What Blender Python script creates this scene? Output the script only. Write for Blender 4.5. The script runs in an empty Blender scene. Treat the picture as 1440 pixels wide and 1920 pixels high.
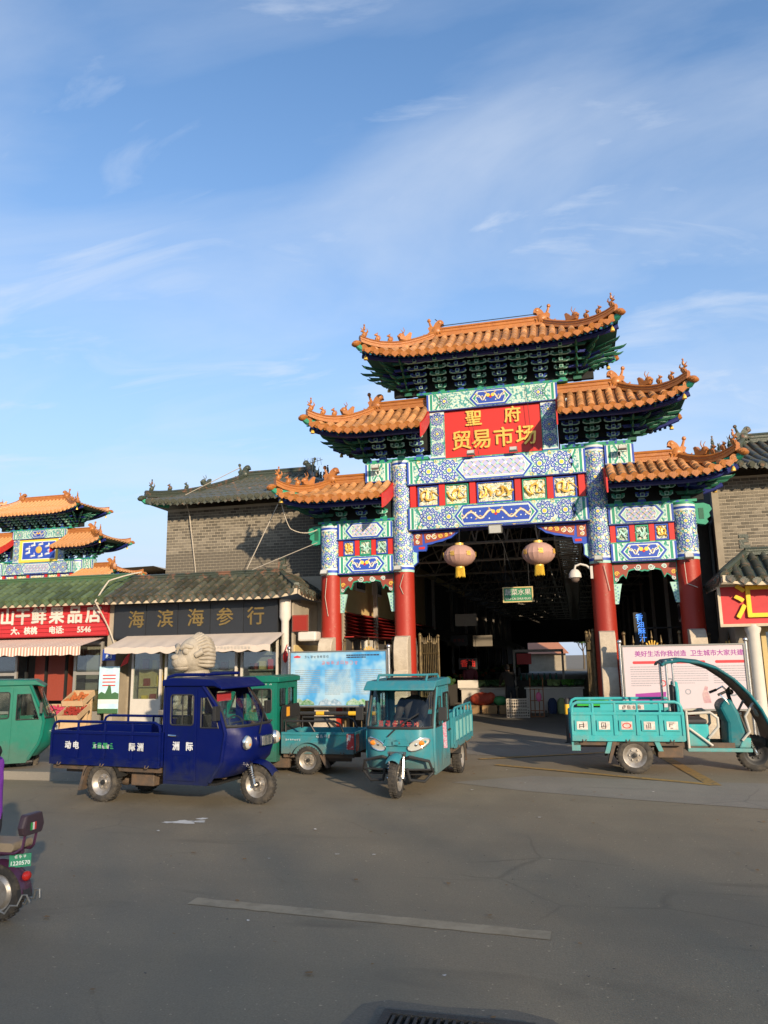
import bpy, bmesh, math, random
from mathutils import Vector, Matrix, geometry
R = math.radians
random.seed(7)
sc = bpy.context.scene
COL = sc.collection

# ------------------------------------------------------------------ camera, sky, sun, exposure
cam_d = bpy.data.cameras.new('camera')
cam = bpy.data.objects.new('camera', cam_d); COL.objects.link(cam)
cam_d.sensor_fit = 'VERTICAL'; cam_d.sensor_height = 24.0
cam_d.lens = 1404.0 / 1920.0 * 24.0
cam_d.clip_start = 0.1; cam_d.clip_end = 2000
cam.matrix_world = (Matrix.Translation((1.765, -18.836, 2.0)) @ Matrix.Rotation(0.2456, 4, 'Z')
                    @ Matrix.Rotation(math.pi/2 + 0.1884, 4, 'X') @ Matrix.Rotation(-0.018, 4, 'Z'))
sc.camera = cam

SUN_DIR = Vector((0.60, -0.80, 0.285)).normalized()      # towards the sun
w = bpy.data.worlds.new('World'); sc.world = w; w.use_nodes = True
nt = w.node_tree; nt.nodes.clear()
N = nt.nodes.new; L = nt.links.new
out = N('ShaderNodeOutputWorld'); bg = N('ShaderNodeBackground'); bg.inputs['Strength'].default_value = 0.15
sky = N('ShaderNodeTexSky'); sky.sky_type = 'NISHITA'; sky.sun_disc = False
sky.sun_elevation = math.asin(SUN_DIR.z)
sky.sun_rotation = math.atan2(SUN_DIR.x, SUN_DIR.y)
sky.altitude = 0; sky.air_density = 1.0; sky.dust_density = 1.2; sky.ozone_density = 2.5
tc = N('ShaderNodeTexCoord'); sep = N('ShaderNodeSeparateXYZ'); L(tc.outputs['Generated'], sep.inputs[0])
def vm(op, a, b=None):
    n = N('ShaderNodeMath'); n.operation = op
    for i, x in enumerate((a, b)):
        if x is None: continue
        if isinstance(x, (int, float)): n.inputs[i].default_value = x
        else: L(x, n.inputs[i])
    return n.outputs[0]
zz = vm('ADD', vm('MAXIMUM', sep.outputs[2], 0.0), 0.22)
comb = N('ShaderNodeCombineXYZ'); L(vm('DIVIDE', sep.outputs[0], zz), comb.inputs[0]); L(vm('DIVIDE', sep.outputs[1], zz), comb.inputs[1])
mp = N('ShaderNodeMapping'); L(comb.outputs[0], mp.inputs[0]); mp.inputs['Rotation'].default_value = (0, 0, R(-38)); mp.inputs['Scale'].default_value = (0.8, 1.7, 1)
nz = N('ShaderNodeTexNoise'); L(mp.outputs[0], nz.inputs['Vector']); nz.inputs['Scale'].default_value = 1.25
nz.inputs['Detail'].default_value = 9; nz.inputs['Roughness'].default_value = 0.56; nz.inputs['Distortion'].default_value = 0.55
nz2 = N('ShaderNodeTexNoise'); L(comb.outputs[0], nz2.inputs['Vector']); nz2.inputs['Scale'].default_value = 0.9; nz2.inputs['Detail'].default_value = 3
cl = vm('MULTIPLY', vm('SUBTRACT', vm('ADD', nz.outputs[0], vm('MULTIPLY', nz2.outputs[0], 0.6)), 0.70), 1.7)
cl = vm('MINIMUM', vm('MAXIMUM', cl, 0.0), 0.6)
# thin bright wisps inside the veil
mp3 = N('ShaderNodeMapping'); L(comb.outputs[0], mp3.inputs[0]); mp3.inputs['Rotation'].default_value = (0, 0, R(-20)); mp3.inputs['Scale'].default_value = (1.0, 2.6, 1); mp3.inputs['Location'].default_value = (11.5, 5.5, 0); mp.inputs['Location'].default_value = (15.5, -6.5, 0)
nz3 = N('ShaderNodeTexNoise'); L(mp3.outputs[0], nz3.inputs['Vector']); nz3.inputs['Scale'].default_value = 1.9; nz3.inputs['Detail'].default_value = 12; nz3.inputs['Roughness'].default_value = 0.58; nz3.inputs['Distortion'].default_value = 0.7
wisp = vm('MINIMUM', vm('MAXIMUM', vm('MULTIPLY', vm('SUBTRACT', vm('ADD', nz3.outputs[0], vm('MULTIPLY', nz2.outputs[0], 0.35)), 0.69), 3.4), 0.0), 0.85)
cl = vm('MAXIMUM', cl, wisp)
# thin veil that thickens toward the horizon
veil = vm('MULTIPLY', vm('POWER', vm('SUBTRACT', 1.0, vm('MAXIMUM', sep.outputs[2], 0.0)), 3.0), 1.22)
def mixc(f, a, col):
    k = N('ShaderNodeMix'); k.data_type = 'RGBA'; L(f, k.inputs[0]); L(a, k.inputs[6]); k.inputs[7].default_value = (*col, 1); return k.outputs[2]
tint = N('ShaderNodeMix'); tint.data_type = 'RGBA'; tint.blend_type = 'MULTIPLY'; tint.inputs[0].default_value = 1; tint.inputs[7].default_value = (0.94, 1.15, 1.29, 1); L(sky.outputs[0], tint.inputs[6])
hazy = mixc(vm('MINIMUM', vm('ADD', veil, 0.0), 0.97), tint.outputs[2], (2.75, 3.25, 4.05))
final = mixc(vm('MULTIPLY', cl, 0.85), hazy, (3.7, 4.05, 4.6))
L(final, bg.inputs[0]); L(bg.outputs[0], out.inputs[0])

sun_d = bpy.data.lights.new('sun', 'SUN'); sun_d.energy = 5.0; sun_d.angle = R(0.9); sun_d.color = (1.0, 0.80, 0.56)
sun = bpy.data.objects.new('sun', sun_d); COL.objects.link(sun)
sun.rotation_euler = SUN_DIR.to_track_quat('Z', 'Y').to_euler(); sun.location = (20, -30, 30)
sc.view_settings.view_transform = 'Standard'; sc.view_settings.look = 'None'
sc.view_settings.gamma = 1; sc.view_settings.exposure = 0.50; sc.view_settings.use_curve_mapping = False

# ------------------------------------------------------------------ materials
MATS = {}
def mat(name, col, rough=0.6, metal=0.0, var=0.08, noise=0.18, nscale=6.0, col2=None, bump=0.0, bscale=40.0, emit=None, spec=0.4, thr=None, coat=0.0):
    if name in MATS: return MATS[name]
    m = bpy.data.materials.new(name); m.use_nodes = True; t = m.node_tree
    b = t.nodes['Principled BSDF']; n = t.nodes.new; l = t.links.new
    b.inputs['Roughness'].default_value = rough; b.inputs['Metallic'].default_value = metal
    b.inputs['Specular IOR Level'].default_value = spec; b.inputs['Coat Weight'].default_value = coat
    c = n('ShaderNodeTexCoord'); nx = n('ShaderNodeTexNoise'); l(c.outputs['Object'], nx.inputs['Vector'])
    nx.inputs['Scale'].default_value = nscale; nx.inputs['Detail'].default_value = 6; nx.inputs['Roughness'].default_value = 0.65
    mixn = n('ShaderNodeMix'); mixn.data_type = 'RGBA'
    c2 = col2 if col2 else tuple(x*0.55 for x in col)
    mixn.inputs[6].default_value = (*col, 1); mixn.inputs[7].default_value = (*c2, 1)
    mr = n('ShaderNodeMapRange')
    lo, hi = thr if thr else (0.35, 0.8)
    mr.inputs[1].default_value = lo; mr.inputs[2].default_value = hi; mr.inputs[3].default_value = 0; mr.inputs[4].default_value = 1 if col2 else noise*2.2
    l(nx.outputs[0], mr.inputs[0]); l(mr.outputs[0], mixn.inputs[0])
    oi = n('ShaderNodeObjectInfo'); hv = n('ShaderNodeHueSaturation')
    m2 = n('ShaderNodeMapRange'); m2.inputs[3].default_value = 1 - var*1.5; m2.inputs[4].default_value = 1 + var*1.5
    l(oi.outputs['Random'], m2.inputs[0]); l(m2.outputs[0], hv.inputs['Value']); l(mixn.outputs[2], hv.inputs['Color'])
    l(hv.outputs[0], b.inputs['Base Color'])
    m3 = n('ShaderNodeMapRange'); m3.inputs[3].default_value = max(0, rough-0.12); m3.inputs[4].default_value = min(1, rough+0.15)
    l(nx.outputs[0], m3.inputs[0]); l(m3.outputs[0], b.inputs['Roughness'])
    if bump:
        n2 = n('ShaderNodeTexNoise'); n2.inputs['Scale'].default_value = bscale; n2.inputs['Detail'].default_value = 5
        l(c.outputs['Object'], n2.inputs['Vector'])
        bp = n('ShaderNodeBump'); bp.inputs['Strength'].default_value = bump; bp.inputs['Distance'].default_value = 0.02
        l(n2.outputs[0], bp.inputs['Height']); l(bp.outputs[0], b.inputs['Normal'])
    if emit:
        b.inputs['Emission Color'].default_value = (*col, 1); b.inputs['Emission Strength'].default_value = emit
    MATS[name] = m
    return m
def glass(name, tint=(0.75, 0.82, 0.82), refl=0.10):
    if name in MATS: return MATS[name]
    m = bpy.data.materials.new(name); m.use_nodes = True; t = m.node_tree; t.nodes.clear()
    n = t.nodes.new; l = t.links.new
    o = n('ShaderNodeOutputMaterial'); tr = n('ShaderNodeBsdfTransparent'); tr.inputs[0].default_value = (*tint, 1)
    gl = n('ShaderNodeBsdfGlossy'); gl.inputs['Roughness'].default_value = 0.03; gl.inputs[0].default_value = (1, 1, 1, 1)
    lw = n('ShaderNodeLayerWeight'); lw.inputs[0].default_value = 0.25
    mr = n('ShaderNodeMapRange'); mr.inputs[3].default_value = refl; mr.inputs[4].default_value = 0.55
    mx = n('ShaderNodeMixShader'); l(lw.outputs['Fresnel'], mr.inputs[0]); l(mr.outputs[0], mx.inputs[0]); l(tr.outputs[0], mx.inputs[1]); l(gl.outputs[0], mx.inputs[2]); l(mx.outputs[0], o.inputs[0])
    MATS[name] = m; return m

# ------------------------------------------------------------------ mesh building
class MB:
    def __init__(s): s.v = []; s.f = []; s.m = []
    def add(s, vs, fs, m=0, M=None):
        o = len(s.v)
        s.v += [tuple(M @ Vector(v)) if M else tuple(v) for v in vs]
        s.f += [tuple(i + o for i in f) for f in fs]; s.m += [m]*len(fs); return s
    def bx(s, x0, x1, y0, y1, z0, z1, m=0, M=None):
        return s.add([(x0,y0,z0),(x1,y0,z0),(x1,y1,z0),(x0,y1,z0),(x0,y0,z1),(x1,y0,z1),(x1,y1,z1),(x0,y1,z1)],
                     [(0,3,2,1),(4,5,6,7),(0,1,5,4),(1,2,6,5),(2,3,7,6),(3,0,4,7)], m, M)
    def cbx(s, c, d, m=0, M=None):
        return s.bx(c[0]-d[0]/2, c[0]+d[0]/2, c[1]-d[1]/2, c[1]+d[1]/2, c[2]-d[2]/2, c[2]+d[2]/2, m, M)
    def tube(s, pts, r, n=8, m=0, caps=True, M=None):
        pts = [Vector(p) for p in pts]; k = len(pts)
        rs = r if isinstance(r, (list, tuple)) else [r]*k
        vs = []; up = None
        for i, p in enumerate(pts):
            d = (pts[min(i+1, k-1)] - pts[max(i-1, 0)]).normalized()
            if up is None:
                up = Vector((0,0,1)) if abs(d.z) < 0.9 else Vector((1,0,0))
            a = d.cross(up).normalized(); b = a.cross(d).normalized(); up = b
            for j in range(n):
                t = 2*math.pi*j/n; vs.append(p + (a*math.cos(t) + b*math.sin(t))*rs[i])
        fs = [(i*n+j, i*n+(j+1) % n, (i+1)*n+(j+1) % n, (i+1)*n+j) for i in range(k-1) for j in range(n)]
        if caps: fs += [tuple(range(n))[::-1], tuple((k-1)*n+j for j in range(n))]
        return s.add(vs, fs, m, M)
    def cyl(s, p0, p1, r0, r1=None, n=12, m=0, caps=True, M=None):
        return s.tube([p0, p1], [r0, r0 if r1 is None else r1], n, m, caps, M)
    def lathe(s, prof, n=16, m=0, M=None, caps=True):
        vs = []; k = len(prof)
        for r, z in prof:
            for j in range(n):
                t = 2*math.pi*j/n; vs.append((r*math.cos(t), r*math.sin(t), z))
        fs = [(i*n+j, i*n+(j+1) % n, (i+1)*n+(j+1) % n, (i+1)*n+j) for i in range(k-1) for j in range(n)]
        if caps: fs += [tuple(range(n))[::-1], tuple((k-1)*n+j for j in range(n))]
        return s.add(vs, fs, m, M)
    def ell(s, c, r, nu=10, nv=7, m=0, M=None):
        if isinstance(r, (int, float)): r = (r, r, r)
        vs = [(c[0], c[1], c[2]-r[2])]
        for i in range(1, nv):
            p = -math.pi/2 + math.pi*i/nv
            for j in range(nu):
                t = 2*math.pi*j/nu; vs.append((c[0]+r[0]*math.cos(p)*math.cos(t), c[1]+r[1]*math.cos(p)*math.sin(t), c[2]+r[2]*math.sin(p)))
        vs.append((c[0], c[1], c[2]+r[2])); e = len(vs)-1
        fs = [(0, 1+(j+1) % nu, 1+j) for j in range(nu)]
        for i in range(nv-2):
            for j in range(nu):
                a = 1+i*nu; fs.append((a+j, a+(j+1) % nu, a+nu+(j+1) % nu, a+nu+j))
        a = 1+(nv-2)*nu; fs += [(a+j, a+(j+1) % nu, e) for j in range(nu)]
        return s.add(vs, fs, m, M)
    def plate(s, outer, t=0.03, holes=(), m=0, M=None):
        """polygon (x,z) in the XZ plane, thickness from y=0 to y=t"""
        loops = [list(outer)] + [list(h) for h in holes]
        flat = [p for lp in loops for p in lp]
        tri = geometry.tessellate_polygon([[Vector((p[0], p[1], 0)) for p in lp] for lp in loops])
        n = len(flat); vs = [(p[0], 0, p[1]) for p in flat] + [(p[0], t, p[1]) for p in flat]
        fs = []
        for a, b, c in tri:
            A, B, C = flat[a], flat[b], flat[c]
            if (B[0]-A[0])*(C[1]-A[1]) - (B[1]-A[1])*(C[0]-A[0]) < 0: b, c = c, b
            fs += [(a, b, c), (a+n, c+n, b+n)]
        o = 0
        for li, lp in enumerate(loops):
            k = len(lp); ar = sum(lp[i][0]*lp[(i+1) % k][1] - lp[(i+1) % k][0]*lp[i][1] for i in range(k))
            for i in range(k):
                a, b = o+i, o+(i+1) % k
                fs.append((a, a+n, b+n, b) if (ar > 0) == (li == 0) else (a, b, b+n, a+n))
            o += k
        return s.add(vs, fs, m, M)
    def grid(s, fn, nu, nv, m=0, M=None):
        vs = [fn(i/nu, j/nv) for j in range(nv+1) for i in range(nu+1)]
        k = nu+1
        return s.add(vs, [(j*k+i, j*k+i+1, (j+1)*k+i+1, (j+1)*k+i) for j in range(nv) for i in range(nu)], m, M)
    def mesh(s, name, mats, smooth=35):
        me = bpy.data.meshes.new(name); me.from_pydata(s.v, [], s.f)
        for x in (mats if isinstance(mats, (list, tuple)) else [mats]): me.materials.append(x)
        me.polygons.foreach_set('material_index', s.m)
        if smooth:
            me.shade_smooth(); me.set_sharp_from_angle(angle=R(smooth))
        me.update(); return me
    def build(s, name, mats, parent=None, smooth=35, bevel=0, M=None):
        return link(name, s.mesh(name, mats, smooth), parent, M, bevel)
def link(name, me, parent=None, M=None, bevel=0):
    o = bpy.data.objects.new(name, me); COL.objects.link(o)
    if parent: o.parent = parent
    if M is not None: o.matrix_local = M
    if bevel:
        b = o.modifiers.new('bevel', 'BEVEL'); b.width = bevel; b.segments = 2; b.limit_method = 'ANGLE'; b.angle_limit = R(40)
    return o
def tag(o, label, cat, group=None, kind=None):
    if label: o['label'] = label
    if cat: o['category'] = cat
    if group: o['group'] = group
    if kind: o['kind'] = kind
    return o
def thing(name, label, cat, loc=(0,0,0), rz=0, group=None):
    o = bpy.data.objects.new(name, None); COL.objects.link(o); o.empty_display_size = 0.2
    o.location = loc; o.rotation_euler = (0, 0, rz); return tag(o, label, cat, group)
def struct(name, mb, m, smooth=0):
    o = mb.build(name, m, None, smooth); o['kind'] = 'structure'; return o
def Tm(x=0, y=0, z=0, rz=0, rx=0, ry=0, s=1):
    return Matrix.Translation((x, y, z)) @ Matrix.Rotation(rz, 4, 'Z') @ Matrix.Rotation(ry, 4, 'Y') @ Matrix.Rotation(rx, 4, 'X') @ Matrix.Scale(s, 4)
FRONT = Matrix.Rotation(math.pi/2, 4, 'X')          # text faces -y
def text(name, s, size, M, m, parent=None, ext=0.004, bold=0.0, sx=1.0):
    """lettering as a thin solid; bold thickens the strokes by stacking shifted copies"""
    cu = bpy.data.curves.new(name, 'FONT'); cu.body = s; cu.size = size; cu.extrude = ext
    cu.align_x = 'CENTER'; cu.align_y = 'CENTER'; cu.resolution_u = 2
    o = bpy.data.objects.new(name, cu); COL.objects.link(o)
    dg = bpy.context.evaluated_depsgraph_get(); me = bpy.data.meshes.new_from_object(o.evaluated_get(dg))
    bpy.data.objects.remove(o); bpy.data.curves.remove(cu)
    k = MB(); vs = [v.co.copy() for v in me.vertices]; fs = [tuple(f.vertices) for f in me.polygons]; bpy.data.meshes.remove(me)
    for i, (dx, dy) in enumerate(((0,0),) if not bold else ((0,0),(1,0),(-1,0),(0,1),(0,-1),(.7,.7),(-.7,.7),(.7,-.7),(-.7,-.7))):
        k.add([(v.x+dx*bold, v.y+dy*bold, v.z-i*0.0006) for v in vs], fs)
    return link(name, k.mesh(name, m, 0), parent, M @ Matrix.Diagonal((sx, 1, 1, 1)))
def glyphs(name, n, size, M, m, parent=None, seed=1, vert=False):
    """worn lettering too blurred to read in the photo: n clusters of brush strokes"""
    rg = random.Random(seed); k = MB(); w_ = size*1.08
    for i in range(n):
        cx, cz = (0, -(i-(n-1)/2)*w_) if vert else ((i-(n-1)/2)*w_, 0); h = size*.42; t = size*.085
        for q in (-.8, -.25, .3, .85):
            if rg.random() < .8: a, b = sorted((rg.uniform(-1, -.3), rg.uniform(.3, 1))); k.bx(cx+a*h, cx+b*h, -.001, .001, cz+q*h-t/2, cz+q*h+t/2)
        for q in (-.6, .05, .65):
            if rg.random() < .75: a, b = rg.uniform(-1, -.2), rg.uniform(.2, 1); k.bx(cx+q*h-t/2, cx+q*h+t/2, -.0016, .0004, cz+a*h, cz+b*h)
    o = k.build(name, m, parent, 0, M=M); o['kind'] = 'stuff'; return o
def ipol(pts, t):
    """piecewise linear lookup"""
    if t <= pts[0][0]: return pts[0][1]
    for (a, x), (b, y) in zip(pts, pts[1:]):
        if t <= b: return x + (y-x)*(t-a)/(b-a)
    return pts[-1][1]
def rrect(x0, x1, z0, z1, r, n=4):
    pts = []
    for cx, cz, a in ((x1-r, z1-r, 0), (x0+r, z1-r, 90), (x0+r, z0+r, 180), (x1-r, z0+r, 270)):
        for k in range(n+1):
            t = R(a + 90*k/n); pts.append((cx + r*math.cos(t), cz + r*math.sin(t)))
    return pts

M_ORANGE = mat('glazed_orange_tile', (0.44, 0.20, 0.075), 0.45, var=0.26, noise=0.3, nscale=9, col2=(0.40, 0.24, 0.12), bump=0.25, bscale=60)
M_ORANGE_D = mat('glazed_orange_ridge', (0.37, 0.145, 0.035), 0.36, var=0.08, nscale=7, col2=(0.26, 0.085, 0.025), bump=0.3, bscale=45)
M_DECK = mat('shade_dark_pan_tile', (0.17, 0.075, 0.03), 0.6, nscale=12)  # dark brown carries the shade between the tile rolls
M_RED = mat('red_column_paint', (0.26, 0.018, 0.008), 0.5, nscale=7, col2=(0.27, 0.085, 0.055), thr=(0.63, 0.72), bump=0.15, bscale=20)
M_REDB = mat('red_board_paint', (0.50, 0.022, 0.016), 0.45, nscale=3, noise=0.15)
M_BLUE = mat('painted_blue', (0.022, 0.065, 0.38), 0.5, nscale=20, noise=0.2)
M_DBLUE = mat('painted_dark_blue', (0.01, 0.02, 0.16), 0.55, nscale=20, noise=0.2)
M_GREEN = mat('painted_green', (0.025, 0.26, 0.16), 0.5, nscale=20, noise=0.2)
M_DGREEN = mat('painted_dark_green', (0.012, 0.10, 0.06), 0.55, nscale=20, noise=0.2)
M_PALE = mat('painted_pale_green', (0.32, 0.54, 0.46), 0.5, nscale=25, noise=0.15)
M_WHITE = mat('painted_white', (0.58, 0.65, 0.64), 0.5, nscale=14, noise=0.12)
M_YEL = mat('painted_yellow', (0.75, 0.50, 0.07), 0.45, nscale=20, noise=0.15)
M_GOLD = mat('gold_leaf', (0.80, 0.50, 0.10), 0.32, metal=0.35, nscale=15, noise=0.2)
M_LAV = mat('painted_lavender', (0.36, 0.36, 0.58), 0.5, nscale=25, noise=0.15)
M_BROWNRED = mat('painted_brown_red', (0.26, 0.05, 0.03), 0.5, nscale=20)
M_CREAM = mat('cream_plaster', (0.50, 0.42, 0.31), 0.8, nscale=3, col2=(0.40, 0.33, 0.24))
M_BLACK = mat('black_paint', (0.012, 0.012, 0.014), 0.45, noise=0.1)
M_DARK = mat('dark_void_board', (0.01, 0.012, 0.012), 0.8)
M_STONE = mat('carved_pale_stone', (0.42, 0.36, 0.28), 0.8, nscale=5, col2=(0.30, 0.25, 0.19), bump=0.5, bscale=30)
M_STEEL = mat('stainless_steel', (0.6, 0.6, 0.6), 0.25, metal=0.9, noise=0.08)
M_GREY = mat('grey_cast_metal', (0.22, 0.22, 0.21), 0.45, metal=0.5)
M_WIRE = mat('pale_cable', (0.45, 0.40, 0.33), 0.7)
M_WIRED = mat('dark_cable', (0.03, 0.03, 0.03), 0.7)
M_RUBBER = mat('tyre_rubber', (0.028, 0.026, 0.024), 0.85, nscale=8, col2=(0.10, 0.085, 0.065), bump=0.3, bscale=80, thr=(0.45, 0.75))
M_RIM = mat('wheel_rim', (0.38, 0.36, 0.33), 0.4, metal=0.6, nscale=12, col2=(0.20, 0.16, 0.12))
# ------------------------------------------------------------------ ground
def ramp_mat(name, stops, scale=8, rough=0.6, kind='noise', bump=0.3, detail=6, stretch=(1,1,1), distort=0.0):
    if name in MATS: return MATS[name]
    m = bpy.data.materials.new(name); m.use_nodes = True; t = m.node_tree; b = t.nodes['Principled BSDF']; n = t.nodes.new; l = t.links.new
    c = n('ShaderNodeTexCoord'); mp = n('ShaderNodeMapping'); mp.inputs['Scale'].default_value = stretch; l(c.outputs['Object'], mp.inputs[0])
    if kind == 'noise':
        x = n('ShaderNodeTexNoise'); x.inputs['Detail'].default_value = detail; x.inputs['Roughness'].default_value = 0.65; x.inputs['Distortion'].default_value = distort; o = x.outputs[0]
    else:
        x = n('ShaderNodeTexVoronoi'); o = x.outputs['Distance']
    x.inputs['Scale'].default_value = scale; l(mp.outputs[0], x.inputs['Vector'])
    r = n('ShaderNodeValToRGB'); e = r.color_ramp.elements
    while len(e) > 1: e.remove(e[-1])
    e[0].position = stops[0][0]; e[0].color = (*stops[0][1], 1)
    for p, cc in stops[1:]:
        k = e.new(p); k.color = (*cc, 1)
    l(o, r.inputs[0]); l(r.outputs[0], b.inputs['Base Color']); b.inputs['Roughness'].default_value = rough
    if bump:
        bp = n('ShaderNodeBump'); bp.inputs['Strength'].default_value = bump; bp.inputs['Distance'].default_value = 0.03; l(o, bp.inputs['Height']); l(bp.outputs[0], b.inputs['Normal'])
    MATS[name] = m; return m
def ground_mat(name, col, col2, patch, grain=70, rough=0.85, stain=None):
    m = bpy.data.materials.new(name); m.use_nodes = True; t = m.node_tree; b = t.nodes['Principled BSDF']; n = t.nodes.new; l = t.links.new
    c = n('ShaderNodeTexCoord')
    def nz(s, d, st=(1,1,1), dist=0):
        mp = n('ShaderNodeMapping'); mp.inputs['Scale'].default_value = st; l(c.outputs['Object'], mp.inputs[0])
        x = n('ShaderNodeTexNoise'); x.inputs['Scale'].default_value = s; x.inputs['Detail'].default_value = d; x.inputs['Roughness'].default_value = 0.6; x.inputs['Distortion'].default_value = dist; l(mp.outputs[0], x.inputs['Vector']); return x.outputs[0]
    def mr(x, a, b2, lo, hi):
        k = n('ShaderNodeMapRange'); l(x, k.inputs[0]); k.inputs[1].default_value = a; k.inputs[2].default_value = b2; k.inputs[3].default_value = lo; k.inputs[4].default_value = hi; return k.outputs[0]
    def mixc(f, a, bb):
        k = n('ShaderNodeMix'); k.data_type = 'RGBA'; l(f, k.inputs[0])
        for i, v in ((6, a), (7, bb)):
            if isinstance(v, tuple): k.inputs[i].default_value = (*v, 1)
            else: l(v, k.inputs[i])
        return k.outputs[2]
    big = nz(0.22, 5, dist=0.6); mid = nz(1.7, 6, (1, 0.45, 1)); fine = nz(grain, 3)
    base = mixc(mr(big, 0.38, 0.66, 0, 1), col, col2)
    base = mixc(mr(mid, 0.45, 0.75, 0, 0.6), base, patch)
    base = mixc(mr(fine, 0.3, 0.75, 0, 0.6), base, tuple(x*0.4 for x in col))
    agg = nz(grain*0.3, 4); base = mixc(mr(agg, 0.42, 0.7, 0, 0.3), base, tuple(x*0.6 for x in col))
    sp = nz(grain*0.35, 2); base = mixc(mr(sp, 0.68, 0.74, 0, 0.5), base, tuple(min(1, x*2.6) for x in col))
    # oil drips and dark scuffs
    st = nz(0.9, 7, (0.35, 1.2, 1), 1.2); base = mixc(mr(st, 0.60, 0.72, 0, 0.6), base, tuple(x*0.42 for x in col))
    trk = nz(1.1, 4, (0.10, 1, 1), 0.3); base = mixc(mr(trk, 0.45, 0.68, 0, 0.32), base, tuple(x*0.55 for x in col))   # worn wheel tracks
    # fine cracks, only in some places
    vo = n('ShaderNodeTexVoronoi'); vo.feature = 'DISTANCE_TO_EDGE'; vo.inputs['Scale'].default_value = 0.55
    wq = n('ShaderNodeMix'); wq.data_type = 'RGBA'; wq.inputs[0].default_value = 0.12; dn = n('ShaderNodeTexNoise'); dn.inputs['Scale'].default_value = 2.2; dn.inputs['Detail'].default_value = 8
    l(c.outputs['Object'], dn.inputs['Vector']); l(c.outputs['Object'], wq.inputs[6]); l(dn.outputs['Color'], wq.inputs[7]); l(wq.outputs[2], vo.inputs['Vector'])
    mk = n('ShaderNodeMath'); mk.operation = 'MULTIPLY'; l(mr(vo.outputs['Distance'], 0.0, 0.009, 0.42, 0), mk.inputs[0]); l(mr(nz(0.35, 2), 0.52, 0.60, 0, 1), mk.inputs[1])
    base = mixc(mk.outputs[0], base, tuple(x*0.3 for x in col))
    l(base, b.inputs['Base Color']); l(mr(mid, 0.3, 0.8, rough-0.15, rough+0.08), b.inputs['Roughness'])
    bp = n('ShaderNodeBump'); bp.inputs['Strength'].default_value = 0.35; bp.inputs['Distance'].default_value = 0.012; l(fine, bp.inputs['Height']); l(bp.outputs[0], b.inputs['Normal'])
    return m
M_ASPH = ground_mat('asphalt', (0.215, 0.176, 0.116), (0.175, 0.145, 0.099), (0.252, 0.208, 0.140))
M_CONC = ground_mat('worn_concrete', (0.23, 0.205, 0.165), (0.18, 0.162, 0.132), (0.27, 0.24, 0.195), 140)
M_PATCH = ground_mat('fresh_asphalt_patch', (0.13, 0.115, 0.088), (0.14, 0.122, 0.092), (0.115, 0.10, 0.08))
M_FAINT = mat('worn_road_paint', (0.255, 0.212, 0.145), 0.85, nscale=5, col2=(0.20, 0.164, 0.11), thr=(0.40, 0.62))
M_YMARK = mat('worn_yellow_road_paint', (0.26, 0.16, 0.045), 0.8, nscale=9, col2=(0.085, 0.075, 0.06), thr=(0.5, 0.68))
g = MB(); g.add([(-300,-120,0),(300,-120,0),(300,400,0),(-300,400,0)], [(0,1,2,3)]); struct('ground', g, M_ASPH)
def sheet(name, pts, z, m):
    k = MB(); k.add([(x, y, z) for x, y in pts], [tuple(range(len(pts)))]); o = struct(name, k, m); return o
sheet('concrete_apron', [(-0.3,-6.55),(0.9,-5.75),(3.3,-6.0),(5.0,-6.0),(9,-5.9),(9,-8.6),(4.6,-8.15),(2.4,-7.6),(0.9,-7.15)], 0.004, M_CONC)
sheet('market_pavement', [(-4.2,-0.9),(-2.3,-2.6),(0.2,-3.4),(2.2,-2.9),(4.2,-0.9),(4.2,60),(-4.2,60)], 0.004, M_CONC)
rl = random.Random(4); up_, lo_ = [], []
for i in range(41):
    x = -1.5+2.95*i/40; yc = -12.67-.0746*(x+1.5); up_.append((x, yc+.085-max(0, rl.gauss(0,.007)))); lo_.append((x, yc-.085+max(0, rl.gauss(0,.007))))
sheet('faded_road_line', lo_+up_[::-1], 0.004, M_FAINT)
def stripe(a, b, wd, z=0.008, m=None):
    a, b = Vector((*a, 0)), Vector((*b, 0)); n = (b-a).normalized().cross(Vector((0,0,1)))*wd/2
    sheet('yellow_road_line', [tuple((p)[:2]) for p in (a+n, b+n, b-n, a-n)], z, m or M_YMARK)
stripe((3.1,-2.2), (3.62,-6.3), 0.2); stripe((3.6,-6.25), (0.2,-4.6), 0.14, 0.011); stripe((3.1,-2.2), (-0.2,-3.9), 0.12, 0.011)
# spilled white paint by the road
M_SPILL = mat('spilled_white_paint', (0.5, 0.49, 0.46), 0.8)
for cx, cy, r in ((-3.12,-9.9,.13),(-2.93,-9.85,.07),(-2.98,-9.68,.06),(-3.3,-9.95,.05)):
    rnd = [random.uniform(.55, 1.2) for _ in range(14)]
    sheet('paint_spill', [(cx+r*1.5*rnd[i]*math.cos(i*math.pi/7), cy+r*rnd[i]*math.sin(i*math.pi/7)) for i in range(14)], 0.004, M_SPILL)
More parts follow.
